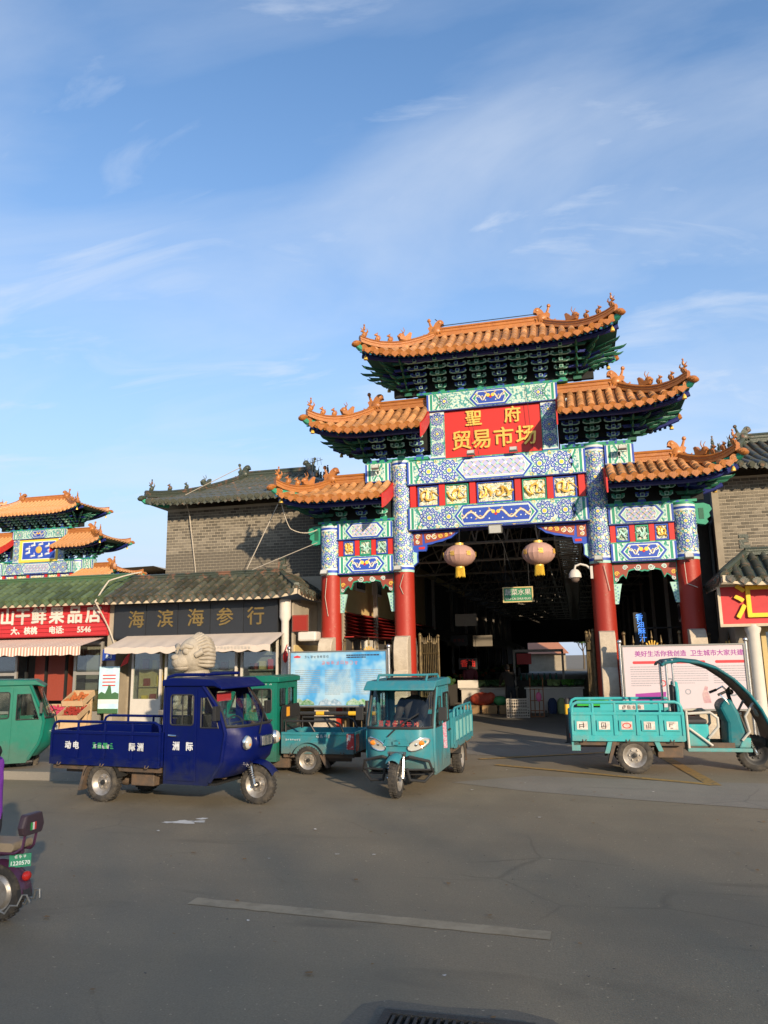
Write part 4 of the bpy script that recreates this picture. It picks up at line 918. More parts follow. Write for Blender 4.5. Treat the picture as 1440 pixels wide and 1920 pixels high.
M_STRIPE = bpy.data.materials.new('striped_awning_cloth'); M_STRIPE.use_nodes = True
t = M_STRIPE.node_tree; b_ = t.nodes['Principled BSDF']; c_ = t.nodes.new('ShaderNodeTexCoord'); wv = t.nodes.new('ShaderNodeTexWave'); wv.bands_direction = 'X'; wv.inputs['Scale'].default_value = 3.2
rp_ = t.nodes.new('ShaderNodeValToRGB'); rp_.color_ramp.interpolation = 'CONSTANT'; rp_.color_ramp.elements[0].color = (.66,.58,.50,1); rp_.color_ramp.elements[1].position = .5; rp_.color_ramp.elements[1].color = (.42,.22,.16,1)
t.links.new(c_.outputs['Object'], wv.inputs[0]); t.links.new(wv.outputs[1], rp_.inputs[0]); t.links.new(rp_.outputs[0], b_.inputs['Base Color']); b_.inputs['Roughness'].default_value = .85
k = MB(); k.grid(lambda a, b: (-16+5.2*a, -.55-1.0*b, 2.60-.24*b+.01*math.sin(a*70)*b), 60, 4); k.grid(lambda a, b: (-16+5.2*a, -1.55, 2.36+.01*math.sin(a*70)-(.2+.03*abs(math.sin(a*40)))*b), 120, 1); k.build('awning', M_STRIPE, s2, 40)
for xa, xb in ((-11.85,-10.95),(-14.6,-13.7)):
    k = MB(); k.plate([(xa,.02),(xb,.02),(xb,2.5),(xa,2.5)], .06, [[(xa+.07,.62),(xb-.07,.62),(xb-.07,1.6),(xa+.07,1.6)],[(xa+.07,1.68),(xb-.07,1.68),(xb-.07,2.42),(xa+.07,2.42)]], M=Matrix.Translation((0,-.35,0))); fr = k.build('door', M_ALU, s2, 0)
    k = MB(); k.bx(xa+.07,xb-.07,-.32,-.315,.62,2.42); k.build('pane', M_GLS, fr, 0)
k = MB(); k.bx(-16.4,-11.9,.25,.29,0,2.6); k.build('interior_shade_board', M_DWALL, s2, 0)  # flat dark board painted for the shade inside the shop
for x in (-12.1,-12.75,-13.4):
    k = MB(); k.bx(x-.03,x+.03,-.35,-.28,0,2.6); k.build('door_post', M_DARK, s2, 0)
k = MB(); k.bx(-13.3,-12.2,-.1,.2,.9,2.3,0); k.build('curtain', M_BROWNRED, s2, 0)
box = MB(); box.bx(-11.72,-11.05,-.15,.25,.62,1.15); tag(box.build('cardboard_box', mat('cardboard', (.34,.21,.10), .85, nscale=4), None, 0, bevel=.01), 'brown cardboard box behind the glass door of the fruit shop', 'box')
M_CRATE = mat('pale_wood_crate', (0.45, 0.31, 0.18), 0.8, nscale=10)
M_FRUIT = [mat('red_dates', (.28,.03,.02), .4, var=.2), mat('pink_fruit', (.45,.05,.10), .45, var=.2), mat('orange_fruit', (.55,.16,.05), .45, var=.2)]
rng = random.Random(5)
for i, (x, y, z, fm, nm) in enumerate(((-11.55,-1.45,.62,1,'pink fruit'),(-10.95,-1.45,.62,0,'dark red dates'),(-11.15,-1.0,.95,2,'orange red fruit'))):
    t = thing('fruit_crate', 'tilted shallow wooden crate of '+nm+' outside the fruit shop', 'crate', (x,y,z), R(8))
    Mx = Matrix.Rotation(R(22), 4, 'X'); k = MB()
    k.bx(-.27,.27,-.32,.32,0,.02,0,Mx)
    for a in ((-.29,-.27,-.32,.32),(.27,.29,-.32,.32),(-.29,.29,-.34,-.32),(-.29,.29,.32,.34)): k.bx(*a,0,.14,0,Mx)
    k.build('tray', M_CRATE, t, 0)
    k = MB()
    for q in range(60): k.ell((rng.uniform(-.24,.24), rng.uniform(-.28,.28), .09+rng.uniform(-.01,.03)), .036, 6, 4, 0, Mx)
    o = k.build('fruit', M_FRUIT[fm], t); o['kind'] = 'stuff'
    k = MB(); k.bx(-.25,.25,-.2,-.14,-z+.02,-.1); k.bx(-.25,.25,.2,.26,-z+.02,.05); k.build('stand', M_CRATE, t, 0)
# plates and posters between the shops
k = MB(); k.bx(-.2,.2,-.012,0,-.15,.15,0); hp = k.build('house_number_plate', M_BLUE, None, 0, M=Matrix.Translation((-10.66,-.47,2.13))); tag(hp, 'blue house number plate reading 8-3 between the two shops', 'sign')
text('number', '8-3', .15, Matrix.Translation((0,-.015,-.05)) @ FRONT, M_WHITE, hp, .001, .004); glyphs('street_name', 4, .075, Matrix.Translation((0,-.015,.08)), M_WHITE, hp, 3)
M_POST = ramp_mat('blue_sky_poster', [(0.3, (.30,.55,.68)), (0.5, (.45,.66,.74)), (0.7, (.60,.75,.78))], 2, .4, bump=0)
M_POSTG = mat('poster_hills', (.05,.13,.06), .5, nscale=20)
k = MB(); k.bx(-.31,.31,-.012,0,-.62,.62,0); po = k.build('wall_poster', M_POST, None, 0, M=Matrix.Translation((-10.62,-.47,1.2))); tag(po, 'tall pale blue poster on the wall below the house number', 'poster')
k = MB(); k.plate([(-.31,-.25),(.31,-.25),(.31,-.1),(.2,-.06),(.1,-.1),(.06,.1),(.0,.14),(-.04,.02),(-.1,-.1),(-.22,-.05),(-.31,-.12)], .003, M=Matrix.Translation((0,-.016,0))); k.bx(-.31,.31,-.016,-.013,-.62,-.5); k.build('landscape', M_POSTG, po, 0)
k = MB(); k.bx(-.31,.31,-.0155,-.013,-.36,-.25); k.build('white_band', M_WHITE, po, 0)
for q in range(4):
    k = MB(); k.bx(-.2,.2,-.0155,-.013,.1+.09*q,.13+.09*q); k.build('red_line', M_REDB, po, 0)
fl = MB(); fl.plate([(0,0),(.22,.1),(.3,.42),(.1,.2)], .02, M=Matrix.Translation((-10.3,-.48,1.8))); tag(fl.build('red_flag', M_REDB, None, 0), 'small folded red flag by the blue house number plate', 'flag')
fl = MB(); fl.ell((-5.42,-.72,2.0), (.07,.05,.16), 8, 6); fl.cyl((-5.42,-.72,2.14),(-5.42,-.6,2.3),.01,n=5); tag(fl.build('red_bag', M_REDB, None), 'small red bag hanging beside the white shop column', 'bag')
# --- shop right of the gate
s3 = thing('corner_shop', 'shop with red sign, one big yellow character and mossy tiled roof', 'shop')
M_YSIGN = mat('yellow_sign_letters', (0.72, 0.46, 0.02), 0.4)
k = MB(); k.bx(5.2,12,-.5,1.5,0,3.4); k.build('wall', M_WALL, s3, 0)
lean_roof(s3, 4.85, 12, -1.65, 3.44, -.75, 4.05, T_GR, M_GRIDGE, hip=-1, depth=2.2)
k = MB(); k.bx(4.84,12,-1.12,-.9,2.5,3.36,0); sb = k.build('sign_board', M_SREDW, s3, 0)
k = MB(); k.bx(4.80,12,-1.16,-1.12,2.46,2.52); k.build('sign_frame', M_CREAM, sb, 0)
k = MB(); k.bx(4.80,12,-1.16,-1.12,3.32,3.38); k.build('sign_frame', M_CREAM, sb, 0)
k = MB(); k.bx(4.80,4.86,-1.16,-1.12,2.52,3.32); k.build('sign_frame', M_CREAM, sb, 0)
text('sign_character', '汇', .80, Matrix.Translation((5.50,-1.16,2.93)) @ FRONT, M_YSIGN, sb, .03, .014)
k = MB(); k.lathe([(.17,0),(.17,.15),(.13,.2),(.13,2.3),(.17,2.4),(.17,2.5)], 18, 0, Matrix.Translation((5.46,-1.0,0))); k.build('white_pillar', M_WFRAME, s3)
k = MB(); k.plate([(5.7,.05),(7.5,.05),(7.5,2.45),(5.7,2.45)], .06, [[(5.8,.15),(6.55,.15),(6.55,2.35),(5.8,2.35)],[(6.65,.15),(7.4,.15),(7.4,2.35),(6.65,2.35)]], M=Matrix.Translation((0,-.6,0))); dr_ = k.build('door', M_SIDING, s3, 0)
k = MB(); k.bx(5.8,7.4,-.575,-.57,.15,2.35); k.build('pane', M_GLS, dr_, 0)
# --- distant low block left
fb = thing('distant_building', 'drab low building with a row of windows beyond the fruit shop roof', 'building', (-29.5, 26, 0))
k = MB(); k.bx(-9,5.6,0,10,0,7.2,0); k.build('wall', M_WALL, fb, 0)
k = MB(); k.add([(-9,-.4,7.9),(4.2,-.4,8.1),(7.2,-.4,7.1),(7.2,.2,7.1),(4.2,10,8.1),(-9,10,7.9)], [(0,1,4,5),(1,2,3,4)]); k.bx(-9,5.5,-.3,0,7.2,7.25); k.build('roof', M_WALL, fb, 0)
for i in range(9):
    k = MB(); k.bx(-4+.95*i,-3.2+.95*i,-.06,0,6.3,7.15,0); w_ = k.build('window', M_WFRAME, fb, 0); k = MB(); k.bx(-3.93+.95*i,-3.27+.95*i,-.08,-.06,6.4,7.1); k.build('pane', M_WIN, w_, 0)
# ------------------------------------------------------------------ covered market hall behind the gate
hl = thing('market_hall', 'dark covered market hall with steel trusses behind the gate', 'market hall')
M_HALL = mat('shade_dark_roof_sheet', (0.05, 0.05, 0.052), 0.8)  # near-black colour carries the shade under the hall roof
M_TRUSS = mat('grey_steel_truss', (0.34, 0.31, 0.27), 0.6)
M_SKYL = mat('dusty_skylight', (0.18, 0.24, 0.30), 0.4)
zr_ = lambda x: 7.6-abs(x)*.43
for xa, xb, ya, yb in ((-5.35,0,1.7,58),(0,1.2,1.7,58),(2.2,5.35,1.7,58),(1.2,2.2,1.7,16)):
    k = MB(); k.add([(xa,ya,zr_(xa)),(xb,ya,zr_(xb)),(xb,yb,zr_(xb)),(xa,yb,zr_(xa))], [(0,1,2,3)]); k.add([(xa,ya,zr_(xa)+.05),(xb,ya,zr_(xb)+.05),(xb,yb,zr_(xb)+.05),(xa,yb,zr_(xa)+.05)], [(0,3,2,1)]); k.build('roof_sheet', M_HALL, hl, 0)
M_POLY = bpy.data.materials.new('dusty_translucent_sheet'); M_POLY.use_nodes = True; t_ = M_POLY.node_tree; t_.nodes.clear(); o_ = t_.nodes.new('ShaderNodeOutputMaterial'); tl = t_.nodes.new('ShaderNodeBsdfTranslucent'); tl.inputs[0].default_value = (.10,.115,.11,1); t_.links.new(tl.outputs[0], o_.inputs[0])
for i in range(8):
    k = MB(); ya = 16+5.2*i; k.add([(1.2,ya,zr_(1.2)+.02),(2.2,ya,zr_(2.2)+.02),(2.2,ya+5.1,zr_(2.2)+.02),(1.2,ya+5.1,zr_(1.2)+.02)], [(0,1,2,3)]); k.build('skylight_panel', M_POLY, hl, 0)
for x in (-2.4,):
    z = 7.6-abs(x)*.43; k = MB(); k.add([(x-.45,1.8,z-.22),(x-.45,57,z-.22),(x+.45,57,z-.05 if x < 0 else z-.3),(x+.45,1.8,z-.05 if x < 0 else z-.3)], [(0,1,2,3)]); k.build('skylight_strip', M_SKYL, hl, 0)
for i in range(14):
    y = 2.4+4.1*i; k = MB(); k.tube([(-5.3,y,5.1),(5.3,y,5.1)], .045, 5); 
    for s in (-1, 1):
        k.tube([(s*5.3,y,5.25),(0,y,7.5)], .045, 5)
        for q in range(6): k.tube([(s*5.3*q/6,y,5.1),(s*5.3*(q+.5)/6,y,7.5-2.25*(q+.5)/6)], .022, 4); k.tube([(s*5.3*(q+.5)/6,y,7.5-2.25*(q+.5)/6),(s*5.3*(q+1)/6,y,5.1)], .022, 4)
    k.build('truss', M_TRUSS, hl, 0)
k = MB()      # long lattice girder running down the hall
for x in (1.35, 2.05):
    for z in (5.0, 5.7): k.tube([(x,2,z),(x,57,z)], .035, 5)
for q in range(90):
    y = 2+.6*q
    k.tube([(1.35,y,5.0),(2.05,y,5.0)], .02, 4); k.tube([(1.35,y,5.0),(1.35,y+.6,5.7)], .02, 4); k.tube([(2.05,y,5.7),(2.05,y+.6,5.0)], .02, 4); k.tube([(1.35,y,5.0),(2.05,y+.6,5.0)], .018, 4)
o = k.build('lattice_girder', mat('pale_steel_lattice', (.55,.50,.42), .6), hl, 0); o['kind'] = 'stuff'
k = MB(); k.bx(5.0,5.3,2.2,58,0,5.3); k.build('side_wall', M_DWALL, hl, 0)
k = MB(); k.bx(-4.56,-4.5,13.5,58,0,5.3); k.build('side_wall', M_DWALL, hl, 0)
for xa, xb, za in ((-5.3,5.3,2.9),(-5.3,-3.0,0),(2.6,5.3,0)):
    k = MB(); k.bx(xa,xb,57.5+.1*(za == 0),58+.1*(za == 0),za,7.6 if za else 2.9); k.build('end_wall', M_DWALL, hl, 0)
for s, x in ((-1,-4.3),(1,4.9)):
    for i in range(10):
        y = 4+5*i; k = MB(); k.bx(x-.06,x+.06,y,y+.12,0,5.25); k.build('post', M_TRUSS, hl, 0)
for i in range(8):     # canvas awnings of the inner stalls, left side
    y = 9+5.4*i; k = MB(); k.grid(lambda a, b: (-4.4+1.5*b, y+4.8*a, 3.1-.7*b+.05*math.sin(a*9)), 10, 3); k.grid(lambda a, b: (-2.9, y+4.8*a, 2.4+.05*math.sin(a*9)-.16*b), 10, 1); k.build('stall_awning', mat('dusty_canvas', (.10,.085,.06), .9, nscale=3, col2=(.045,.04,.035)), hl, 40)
# beyond the far end: a house and trees in the light
hs = thing('small_house', 'white house with terracotta roof seen through the far end of the hall', 'house', (-2.6, 66, 0))
k = MB(); k.bx(-3,3,0,6,0,1.9); k.build('wall', M_WALL, hs, 0)  # darker beige stands in for shade on the white wall
k = MB(); k.add([(-3.4,-.5,1.8),(3.4,-.5,1.8),(2.2,3,3.2),(-2.0,3,3.2),(-3.4,6.5,1.8),(3.4,6.5,1.8)], [(0,1,2,3),(3,2,5,4),(0,3,4),(1,5,2)]); k.build('roof', mat('terracotta_roof', (.40,.17,.10), .8, nscale=8), hs, 0)
# ------------------------------------------------------------------ vehicles
M_BLK = mat('black_plastic', (0.02, 0.02, 0.02), 0.5, noise=0.1)
M_CHROME = mat('chrome', (0.75, 0.75, 0.73), 0.15, metal=1.0, noise=0.05)
M_LENS = mat('headlight_lens', (0.34, 0.34, 0.31), 0.08, noise=0.05, spec=0.7)
M_AMBER = mat('amber_lens', (0.65, 0.20, 0.02), 0.15)
M_REDL = mat('red_lens', (0.45, 0.02, 0.015), 0.15)
M_SEAT = mat('dark_vinyl', (0.03, 0.03, 0.033), 0.6)
M_CHASSIS = mat('rusty_chassis', (0.06, 0.05, 0.042), 0.8, nscale=8, col2=(0.14, 0.085, 0.05))
M_CARGL = glass('vehicle_glass', (0.86, 0.90, 0.88), 0.03)
M_WLET = mat('white_lettering', (0.48, 0.50, 0.52), 0.6)
def paint(name, c, dirt=(0.22, 0.18, 0.13)):
    if name in MATS: return MATS[name]
    m = bpy.data.materials.new(name); m.use_nodes = True; t = m.node_tree; b = t.nodes['Principled BSDF']; n = t.nodes.new; l = t.links.new
    co = n('ShaderNodeTexCoord')
    def nz(s, d, st=(1,1,1), di=0):
        mp = n('ShaderNodeMapping'); mp.inputs['Scale'].default_value = st; l(co.outputs['Object'], mp.inputs[0]); x = n('ShaderNodeTexNoise'); x.inputs['Scale'].default_value = s; x.inputs['Detail'].default_value = d; x.inputs['Roughness'].default_value = .65; x.inputs['Distortion'].default_value = di; l(mp.outputs[0], x.inputs['Vector']); return x.outputs[0]
    def mr(x, a, b2, lo, hi):
        k = n('ShaderNodeMapRange'); l(x, k.inputs[0]); k.inputs[1].default_value = a; k.inputs[2].default_value = b2; k.inputs[3].default_value = lo; k.inputs[4].default_value = hi; return k.outputs[0]
    def mx(f, a, bb):
        k = n('ShaderNodeMix'); k.data_type = 'RGBA'; l(f, k.inputs[0])
        for i, v in ((6, a), (7, bb)):
            if isinstance(v, tuple): k.inputs[i].default_value = (*v, 1)
            else: l(v, k.inputs[i])
        return k.outputs[2]
    v = mx(mr(nz(2.2, 6), .35, .75, 0, .5), c, tuple(x*.72 for x in c))                 # uneven fading
    v = mx(mr(nz(5, 8, (1,1,.35), .6), .50, .78, 0, .34), v, dirt)                       # road dust
    v = mx(mr(nz(40, 4, (1,1,1.6)), .70, .74, 0, .6), v, tuple(x*.4+.02 for x in dirt))  # chips
    v = mx(mr(nz(9, 5, (.15,1,3)), .70, .73, 0, .4), v, tuple(min(1, x*1.6+.06) for x in c))  # scratches
    sz = n('ShaderNodeSeparateXYZ'); l(co.outputs['Object'], sz.inputs[0]); ad = n('ShaderNodeMath'); ad.operation = 'ADD'; l(sz.outputs[2], ad.inputs[0]); l(mr(nz(6, 6), .3, .7, -.16, .16), ad.inputs[1])
    v = mx(mr(ad.outputs[0], .34, .62, .55, 0), v, tuple(.5*x+.02 for x in dirt))        # mud thrown up along the sills
    l(v, b.inputs['Base Color']); l(mr(nz(4, 6), .3, .75, .28, .62), b.inputs['Roughness']); b.inputs['Specular IOR Level'].default_value = .16
    bp = n('ShaderNodeBump'); bp.inputs['Strength'].default_value = .18; bp.inputs['Distance'].default_value = .02; l(nz(3.5, 2), bp.inputs['Height']); l(bp.outputs[0], b.inputs['Normal'])
    MATS[name] = m; return m
def wheel(t, x, y, r, wd, side=1, rim=M_RIM, name='wheel', nn=30):
    M = Matrix.Translation((x, y, r)) @ Matrix.Rotation(R(90), 4, 'X'); h = wd/2
    k = MB(); k.lathe([(r*.64,-h*.75),(r*.70,-h*.95),(r*.86,-h),(r*.95,-h*.86),(r*.99,-h*.6),(r*.99,h*.6),(r*.95,h*.86),(r*.86,h),(r*.70,h*.95),(r*.64,h*.75)], nn, 0, caps=False)
    for i in range(nn):
        a = 2*math.pi*i/nn
        for s in (-1, 1):
            k.cbx((r*.985,0,s*h*.45),(.02,r*.09,h*.62),0,Matrix.Rotation(a+(.08 if s > 0 else 0), 4, 'Z'))
    w_ = k.build(name, M_RUBBER, t, 40, M=M)
    k = MB()
    for s in (-1, 1):
        k.lathe([(.001,s*h*.35),(r*.16,s*h*.4),(r*.2,s*h*.2),(r*.42,s*h*.12),(r*.5,s*h*.35),(r*.6,s*h*.7),(r*.66,s*h*.82),(r*.66,s*h*.6)], 24, 0, caps=False)
        for i in range(6): k.ell((r*.3*math.cos(i*1.047),r*.3*math.sin(i*1.047),s*h*.2), (.018,.018,.02), 6, 4, 0)
        k.lathe([(.001,s*h*.75),(r*.12,s*h*.7),(r*.14,s*h*.3)], 14, 1, caps=False)
    k.build('rim', [rim, M_BLK], w_, 40); return w_
def cargo_bed(t, x0, x1, hw, zf, zt, zr, m, rail=None, nps=3, rib=True, rtube=.02):
    rail = rail or m; b = MB(); b.bx(x0,x1,-hw,hw,zf-.03,zf); b.build('bed_floor', m, t, 0)
    for s in (-1, 1):
        y0, y1 = (s*hw, s*(hw-.025))
        k = MB(); k.bx(x0,x1,min(y0,y1),max(y0,y1),zf-.06,zt); 
        ya, yb = sorted((s*hw, s*(hw+.018)))
        k.bx(x0,x1,ya,yb,zt-.045,zt); k.bx(x0,x1,ya,yb,zf-.06,zf+.035); 
        for i in range(nps+1):
            x = x0+(x1-x0)*i/nps; xa, xb = max(x0, x-.03), min(x1, x+.03); k.bx(xa,xb,ya,yb,zf+.035,zt-.045)
        k.build('bed_side', m, t, 0, bevel=.006)
        if zr > zt+.02:
            r = rtube; q = .09; yy = s*(hw-.012)
            pts = [(x0+.02,yy,zt),(x0+.02,yy,zr-q),(x0+.045,yy,zr-q*.35),(x0+.02+q,yy,zr),(x1-.02-q,yy,zr),(x1-.045,yy,zr-q*.35),(x1-.02,yy,zr-q),(x1-.02,yy,zt)]
            k = MB(); k.tube(pts, r, 8)
            for i in range(1, nps): k.tube([(x0+(x1-x0)*i/nps,yy,zt),(x0+(x1-x0)*i/nps,yy,zr)], r*.9, 8)
            k.build('bed_rail', rail, t)
    for x, nm in ((x0,'tailgate'),(x1,'bed_front')):
        k = MB(); k.bx(x-.012,x+.012,-hw+.026,hw-.026,zf-.05,zt); 
        for i in range(4): y = -hw+.05+(2*hw-.1)*i/3; k.bx(x-.024 if x == x0 else x,x if x == x0 else x+.024,y-.02,y+.02,zf-.05,zt)
        k.build(nm, m, t, 0, bevel=.004)
def chassis(t, wb, tw, r, zf, x0):
    k = MB()
    for s in (-1, 1): k.bx(x0+.1,wb-.35,s*.28-.03,s*.28+.03,zf-.2,zf-.12)
    k.cyl((0,-tw,r),(0,tw,r),.035,n=10); k.ell((0,0,r),(.13,.11,.12),12,8); k.bx(-.03,.6,-.25,.25,zf-.14,zf-.07)
    for s in (-1, 1):
        k.tube([(-.42,s*(tw-.14),zf-.1),(-.15,s*(tw-.14),r+.03),(.15,s*(tw-.14),r+.03),(.42,s*(tw-.14),zf-.1)], .022, 6)
    k.build('chassis', M_CHASSIS, t, 40)
def front_fork(t, wb, r, ztop, rake=.12, hw=.1):
    k = MB()
    for s in (-1, 1):
        k.tube([(wb,s*hw,r),(wb-rake*.5,s*hw,r+.28)], .024, 8, 0); k.tube([(wb-rake*.45,s*hw,r+.25),(wb-rake,s*hw,ztop)], .032, 8, 1)
        for q in range(6): k.lathe([(.034,-.008),(.04,0),(.034,.008)], 8, 0, Matrix.Translation((wb-rake*.2-.012*q, s*hw, r+.10+.028*q)))
    k.cyl((wb,-hw-.03,r),(wb,hw+.03,r),.022,n=8); k.bx(wb-rake-.05,wb-rake+.05,-hw-.04,hw+.04,ztop-.04,ztop)
    k.build('front_fork', [M_CHROME, M_BLK], t)
def cab_trike(t, p):
    m, wb, hw, r = p['paint'], p['wb'], p['hw'], p['r']; xr, z0, zt, zs = p['xr'], p['z0'], p['zt'], p['zs']
    xs = lambda z: ipol(p['xs'], z); xf = lambda z: ipol(p['xf'], z); nz_ = 14
    chassis(t, wb, p['tw'], r, p['bed'][3], p['bed'][0])
    for s in (-1, 1): wheel(t, 0, s*p['tw'], r, .15)
    wheel(t, wb, 0, r*.98, .13); front_fork(t, wb, r*.98, z0+.35)
    x0, x1, bw, zf, zbt, zr = p['bed']; cargo_bed(t, x0, x1, bw, zf, zbt, zr, p.get('bedpaint', m), p.get('rail'), p.get('nps', 3))
    undergear(t, x0, x1, bw, zf, r, p['tw'])
    pil = [(xs(z0+(zt-z0)*i/nz_), z0+(zt-z0)*i/nz_) for i in range(nz_+1)]
    wd0, wd1 = xr+.10, p['wx']                       # door window
    win = rrect(wd0, wd1, zs+.03, zt-.12, .04)
    zq0, zq1 = zs+.0, zt-.16; qx = wd1+.12
    quarter = [(qx, zq0), (xs(zq0)-.09, zq0), (xs((zq0+zq1)/2)-.08, (zq0+zq1)/2), (xs(zq1)-.06, zq1), (qx, zq1)]
    quarter = [q for q in quarter if q[0] >= qx-.001] if xs(zq1)-.06 > qx+.02 else [(qx, zq0), (xs(zq0)-.09, zq0), (qx+.02, zq1)]
    for s in (-1, 1):
        off = hw-.03 if s > 0 else -hw
        k = MB(); k.plate([(xr, z0)] + pil + [(xr, zt)], .03, [win, quarter], M=Matrix.Translation((0, off, 0))); sp = k.build('side_panel', m, t, 0)
        g_ = MB(); g_.plate([(qx-.01, zq0-.01)] + [(q[0]+.01, q[1]) for q in quarter[1:]], .004, M=Matrix.Translation((0, s*(hw-.015), 0))); g_.build('quarter_pane', M_CARGL, sp, 0)
        k = MB(); yy = sorted((s*(hw+.001), s*(hw+.012)))
        k.plate([(xr+.05, z0+.05), (wd1+.05, z0+.05), (wd1+.05, zt-.05), (xr+.05, zt-.05)], yy[1]-yy[0], [win], M=Matrix.Translation((0, yy[0], 0))); d_ = k.build('door', m, t, 0, bevel=.004)
        g_ = MB(); g_.plate(rrect(wd0-.01, wd1+.01, zs+.02, zt-.11, .04), .004, M=Matrix.Translation((0, s*(hw-.012), 0))); g_.build('window_pane', M_CARGL, d_, 0)
        fr = MB(); fr.tube([(a, s*(hw+.012), b) for a, b in win + win[:1]], .011, 6, 0, caps=False); fr.tube([((wd0+wd1)/2, s*hw, zs+.03), ((wd0+wd1)/2, s*hw, zt-.12)], .009, 5); fr.build('window_seal', M_BLK, d_)
        fr = MB(); fr.tube([(a, s*(hw+.003), b) for a, b in quarter + quarter[:1]], .011, 6, 0, caps=False); fr.build('quarter_seal', M_BLK, sp)
        hd = MB(); hd.tube([(xr+.08, s*(hw+.02), zs-.11), (xr+.1, s*(hw+.035), zs-.11), (xr+.22, s*(hw+.03), zs-.115)], .014, 6); hd.build('door_handle', M_CHROME if p.get('chrome') else M_BLK, d_)
        k = MB(); yy2 = sorted((s*(hw+.012), s*(hw+.018))); k.plate(rrect(xr+.14, wd1-.04, z0+.14, z0+.40, .03), .006, [rrect(xr+.155, wd1-.055, z0+.155, z0+.385, .03)], M=Matrix.Translation((0, yy2[0], 0))); k.build('door_pressing', m, d_, 0)
        # mirror on a stalk
        k = MB(); a = (xs(zs+.2)-.02, s*hw, zs+.2); k.tube([a, (a[0]+.06, s*(hw+.1), zs+.22)], .01, 6); k.cbx((a[0]+.05, s*(hw+.13), zs+.2), (.05,.12,.19)); k.build('mirror', M_BLK, t, 0, bevel=.012)
    def front(u, z): 
        q = abs(u)**p.get('pw', 3.2); return (xs(z)+(xf(z)-xs(z))*(1-q), hw*u*.998, z)
    k = MB(); k.grid(lambda a, b: front(2*a-1, z0+.1+(zs-z0-.1)*b), 20, 12); fp = k.build('front_panel', m, t, 60)
    k = MB(); k.grid(lambda a, b: tuple(Vector(front((2*a-1)*.97, zs+.01+(zt-zs-.03)*b))+Vector((-.012,0,0))), 16, 8); k.build('windscreen', M_CARGL, t, 60)
    k = MB(); lp = [front((2*i/16-1)*.97, zs+.015) for i in range(17)] + [front(.97, zs+.015+(zt-zs-.03)*i/6) for i in range(1, 7)] + [front((1-2*i/16)*.97, zt-.015) for i in range(1, 17)] + [front(-.97, zt-.015-(zt-zs-.03)*i/6) for i in range(1, 7)]
    k.tube(lp + lp[:1], .022, 6, 0, caps=False); k.build('windscreen_seal', M_BLK, t)
    for s in (-1, 1):
        k = MB(); k.tube([(xs(z)+.0, s*(hw-.005), z) for z in [z0+.05+(zt-z0-.05)*i/10 for i in range(11)]], .028, 8); k.build('pillar', m, t)
    k = MB(); k.bx(xr,xr+.03,-hw+.031,hw-.031,z0,zs+.05); k.plate([(-hw+.031, zs+.05), (hw-.031, zs+.05), (hw-.031, zt), (-hw+.031, zt)], .03, [rrect(-hw+.12, -.03, zs+.1, zt-.12, .03), rrect(.03, hw-.12, zs+.1, zt-.12, .03)], M=Matrix.Translation((xr+.03,0,0)) @ Matrix.Rotation(R(90), 4, 'Z')); rw_ = k.build('rear_wall', m, t, 0)
    k = MB(); k.bx(xr+.012,xr+.016,-hw+.1,hw-.1,zs+.08,zt-.1); k.build('rear_pane', M_CARGL, rw_, 0)
    xv = xf(zt)+p.get('visor', .12)
    k = MB(); k.plate([(xr-.05, zt-.005), (xv-.1, zt-.005), (xv+.03, zt-.05), (xv+.035, zt-.025), (xv-.14, zt+.085), (xr+.1, zt+.11), (xr-.05, zt+.08)], 2*hw+.07, M=Matrix.Translation((0, -hw-.035, 0))); k.build('roof', m, t, 30, bevel=.03)
    k = MB(); k.bx(xr+.03,xf(z0+.1)-.12,-hw+.032,hw-.032,z0,z0+.03); k.build('cab_floor', M_BLK, t, 0)
    k = MB(); k.bx(xr+.08,xr+.5,-.4,.4,z0+.03,z0+.42); k.bx(xr+.06,xr+.16,-.38,.38,z0+.42,zs+.12); k.build('seat', M_SEAT, t, 0, bevel=.03)
    k = MB(); sx_ = xs(zs)-.16; k.tube([(xf(z0+.3)-.25,0,z0+.2),(sx_,0,zs-.0)], .02, 6)
    k.tube([(sx_+.08*math.cos(a*.5236)*-.5, .17*math.sin(a*.5236), zs+.03+.15*math.cos(a*.5236)*.6) for a in range(13)], .013, 6, caps=False); k.tube([(sx_,-.16,zs+.03),(sx_,.16,zs+.03)], .012, 6); k.build('steering_wheel', M_BLK, t)
    k = MB(); k.grid(lambda a, b: tuple(Vector(front((2*a-1)*.93, zs-.03))+Vector((-.03-.28*b,0,.02*b))), 10, 2); k.build('dashboard', mat('brown_dash', (.20,.13,.09), .7), t)
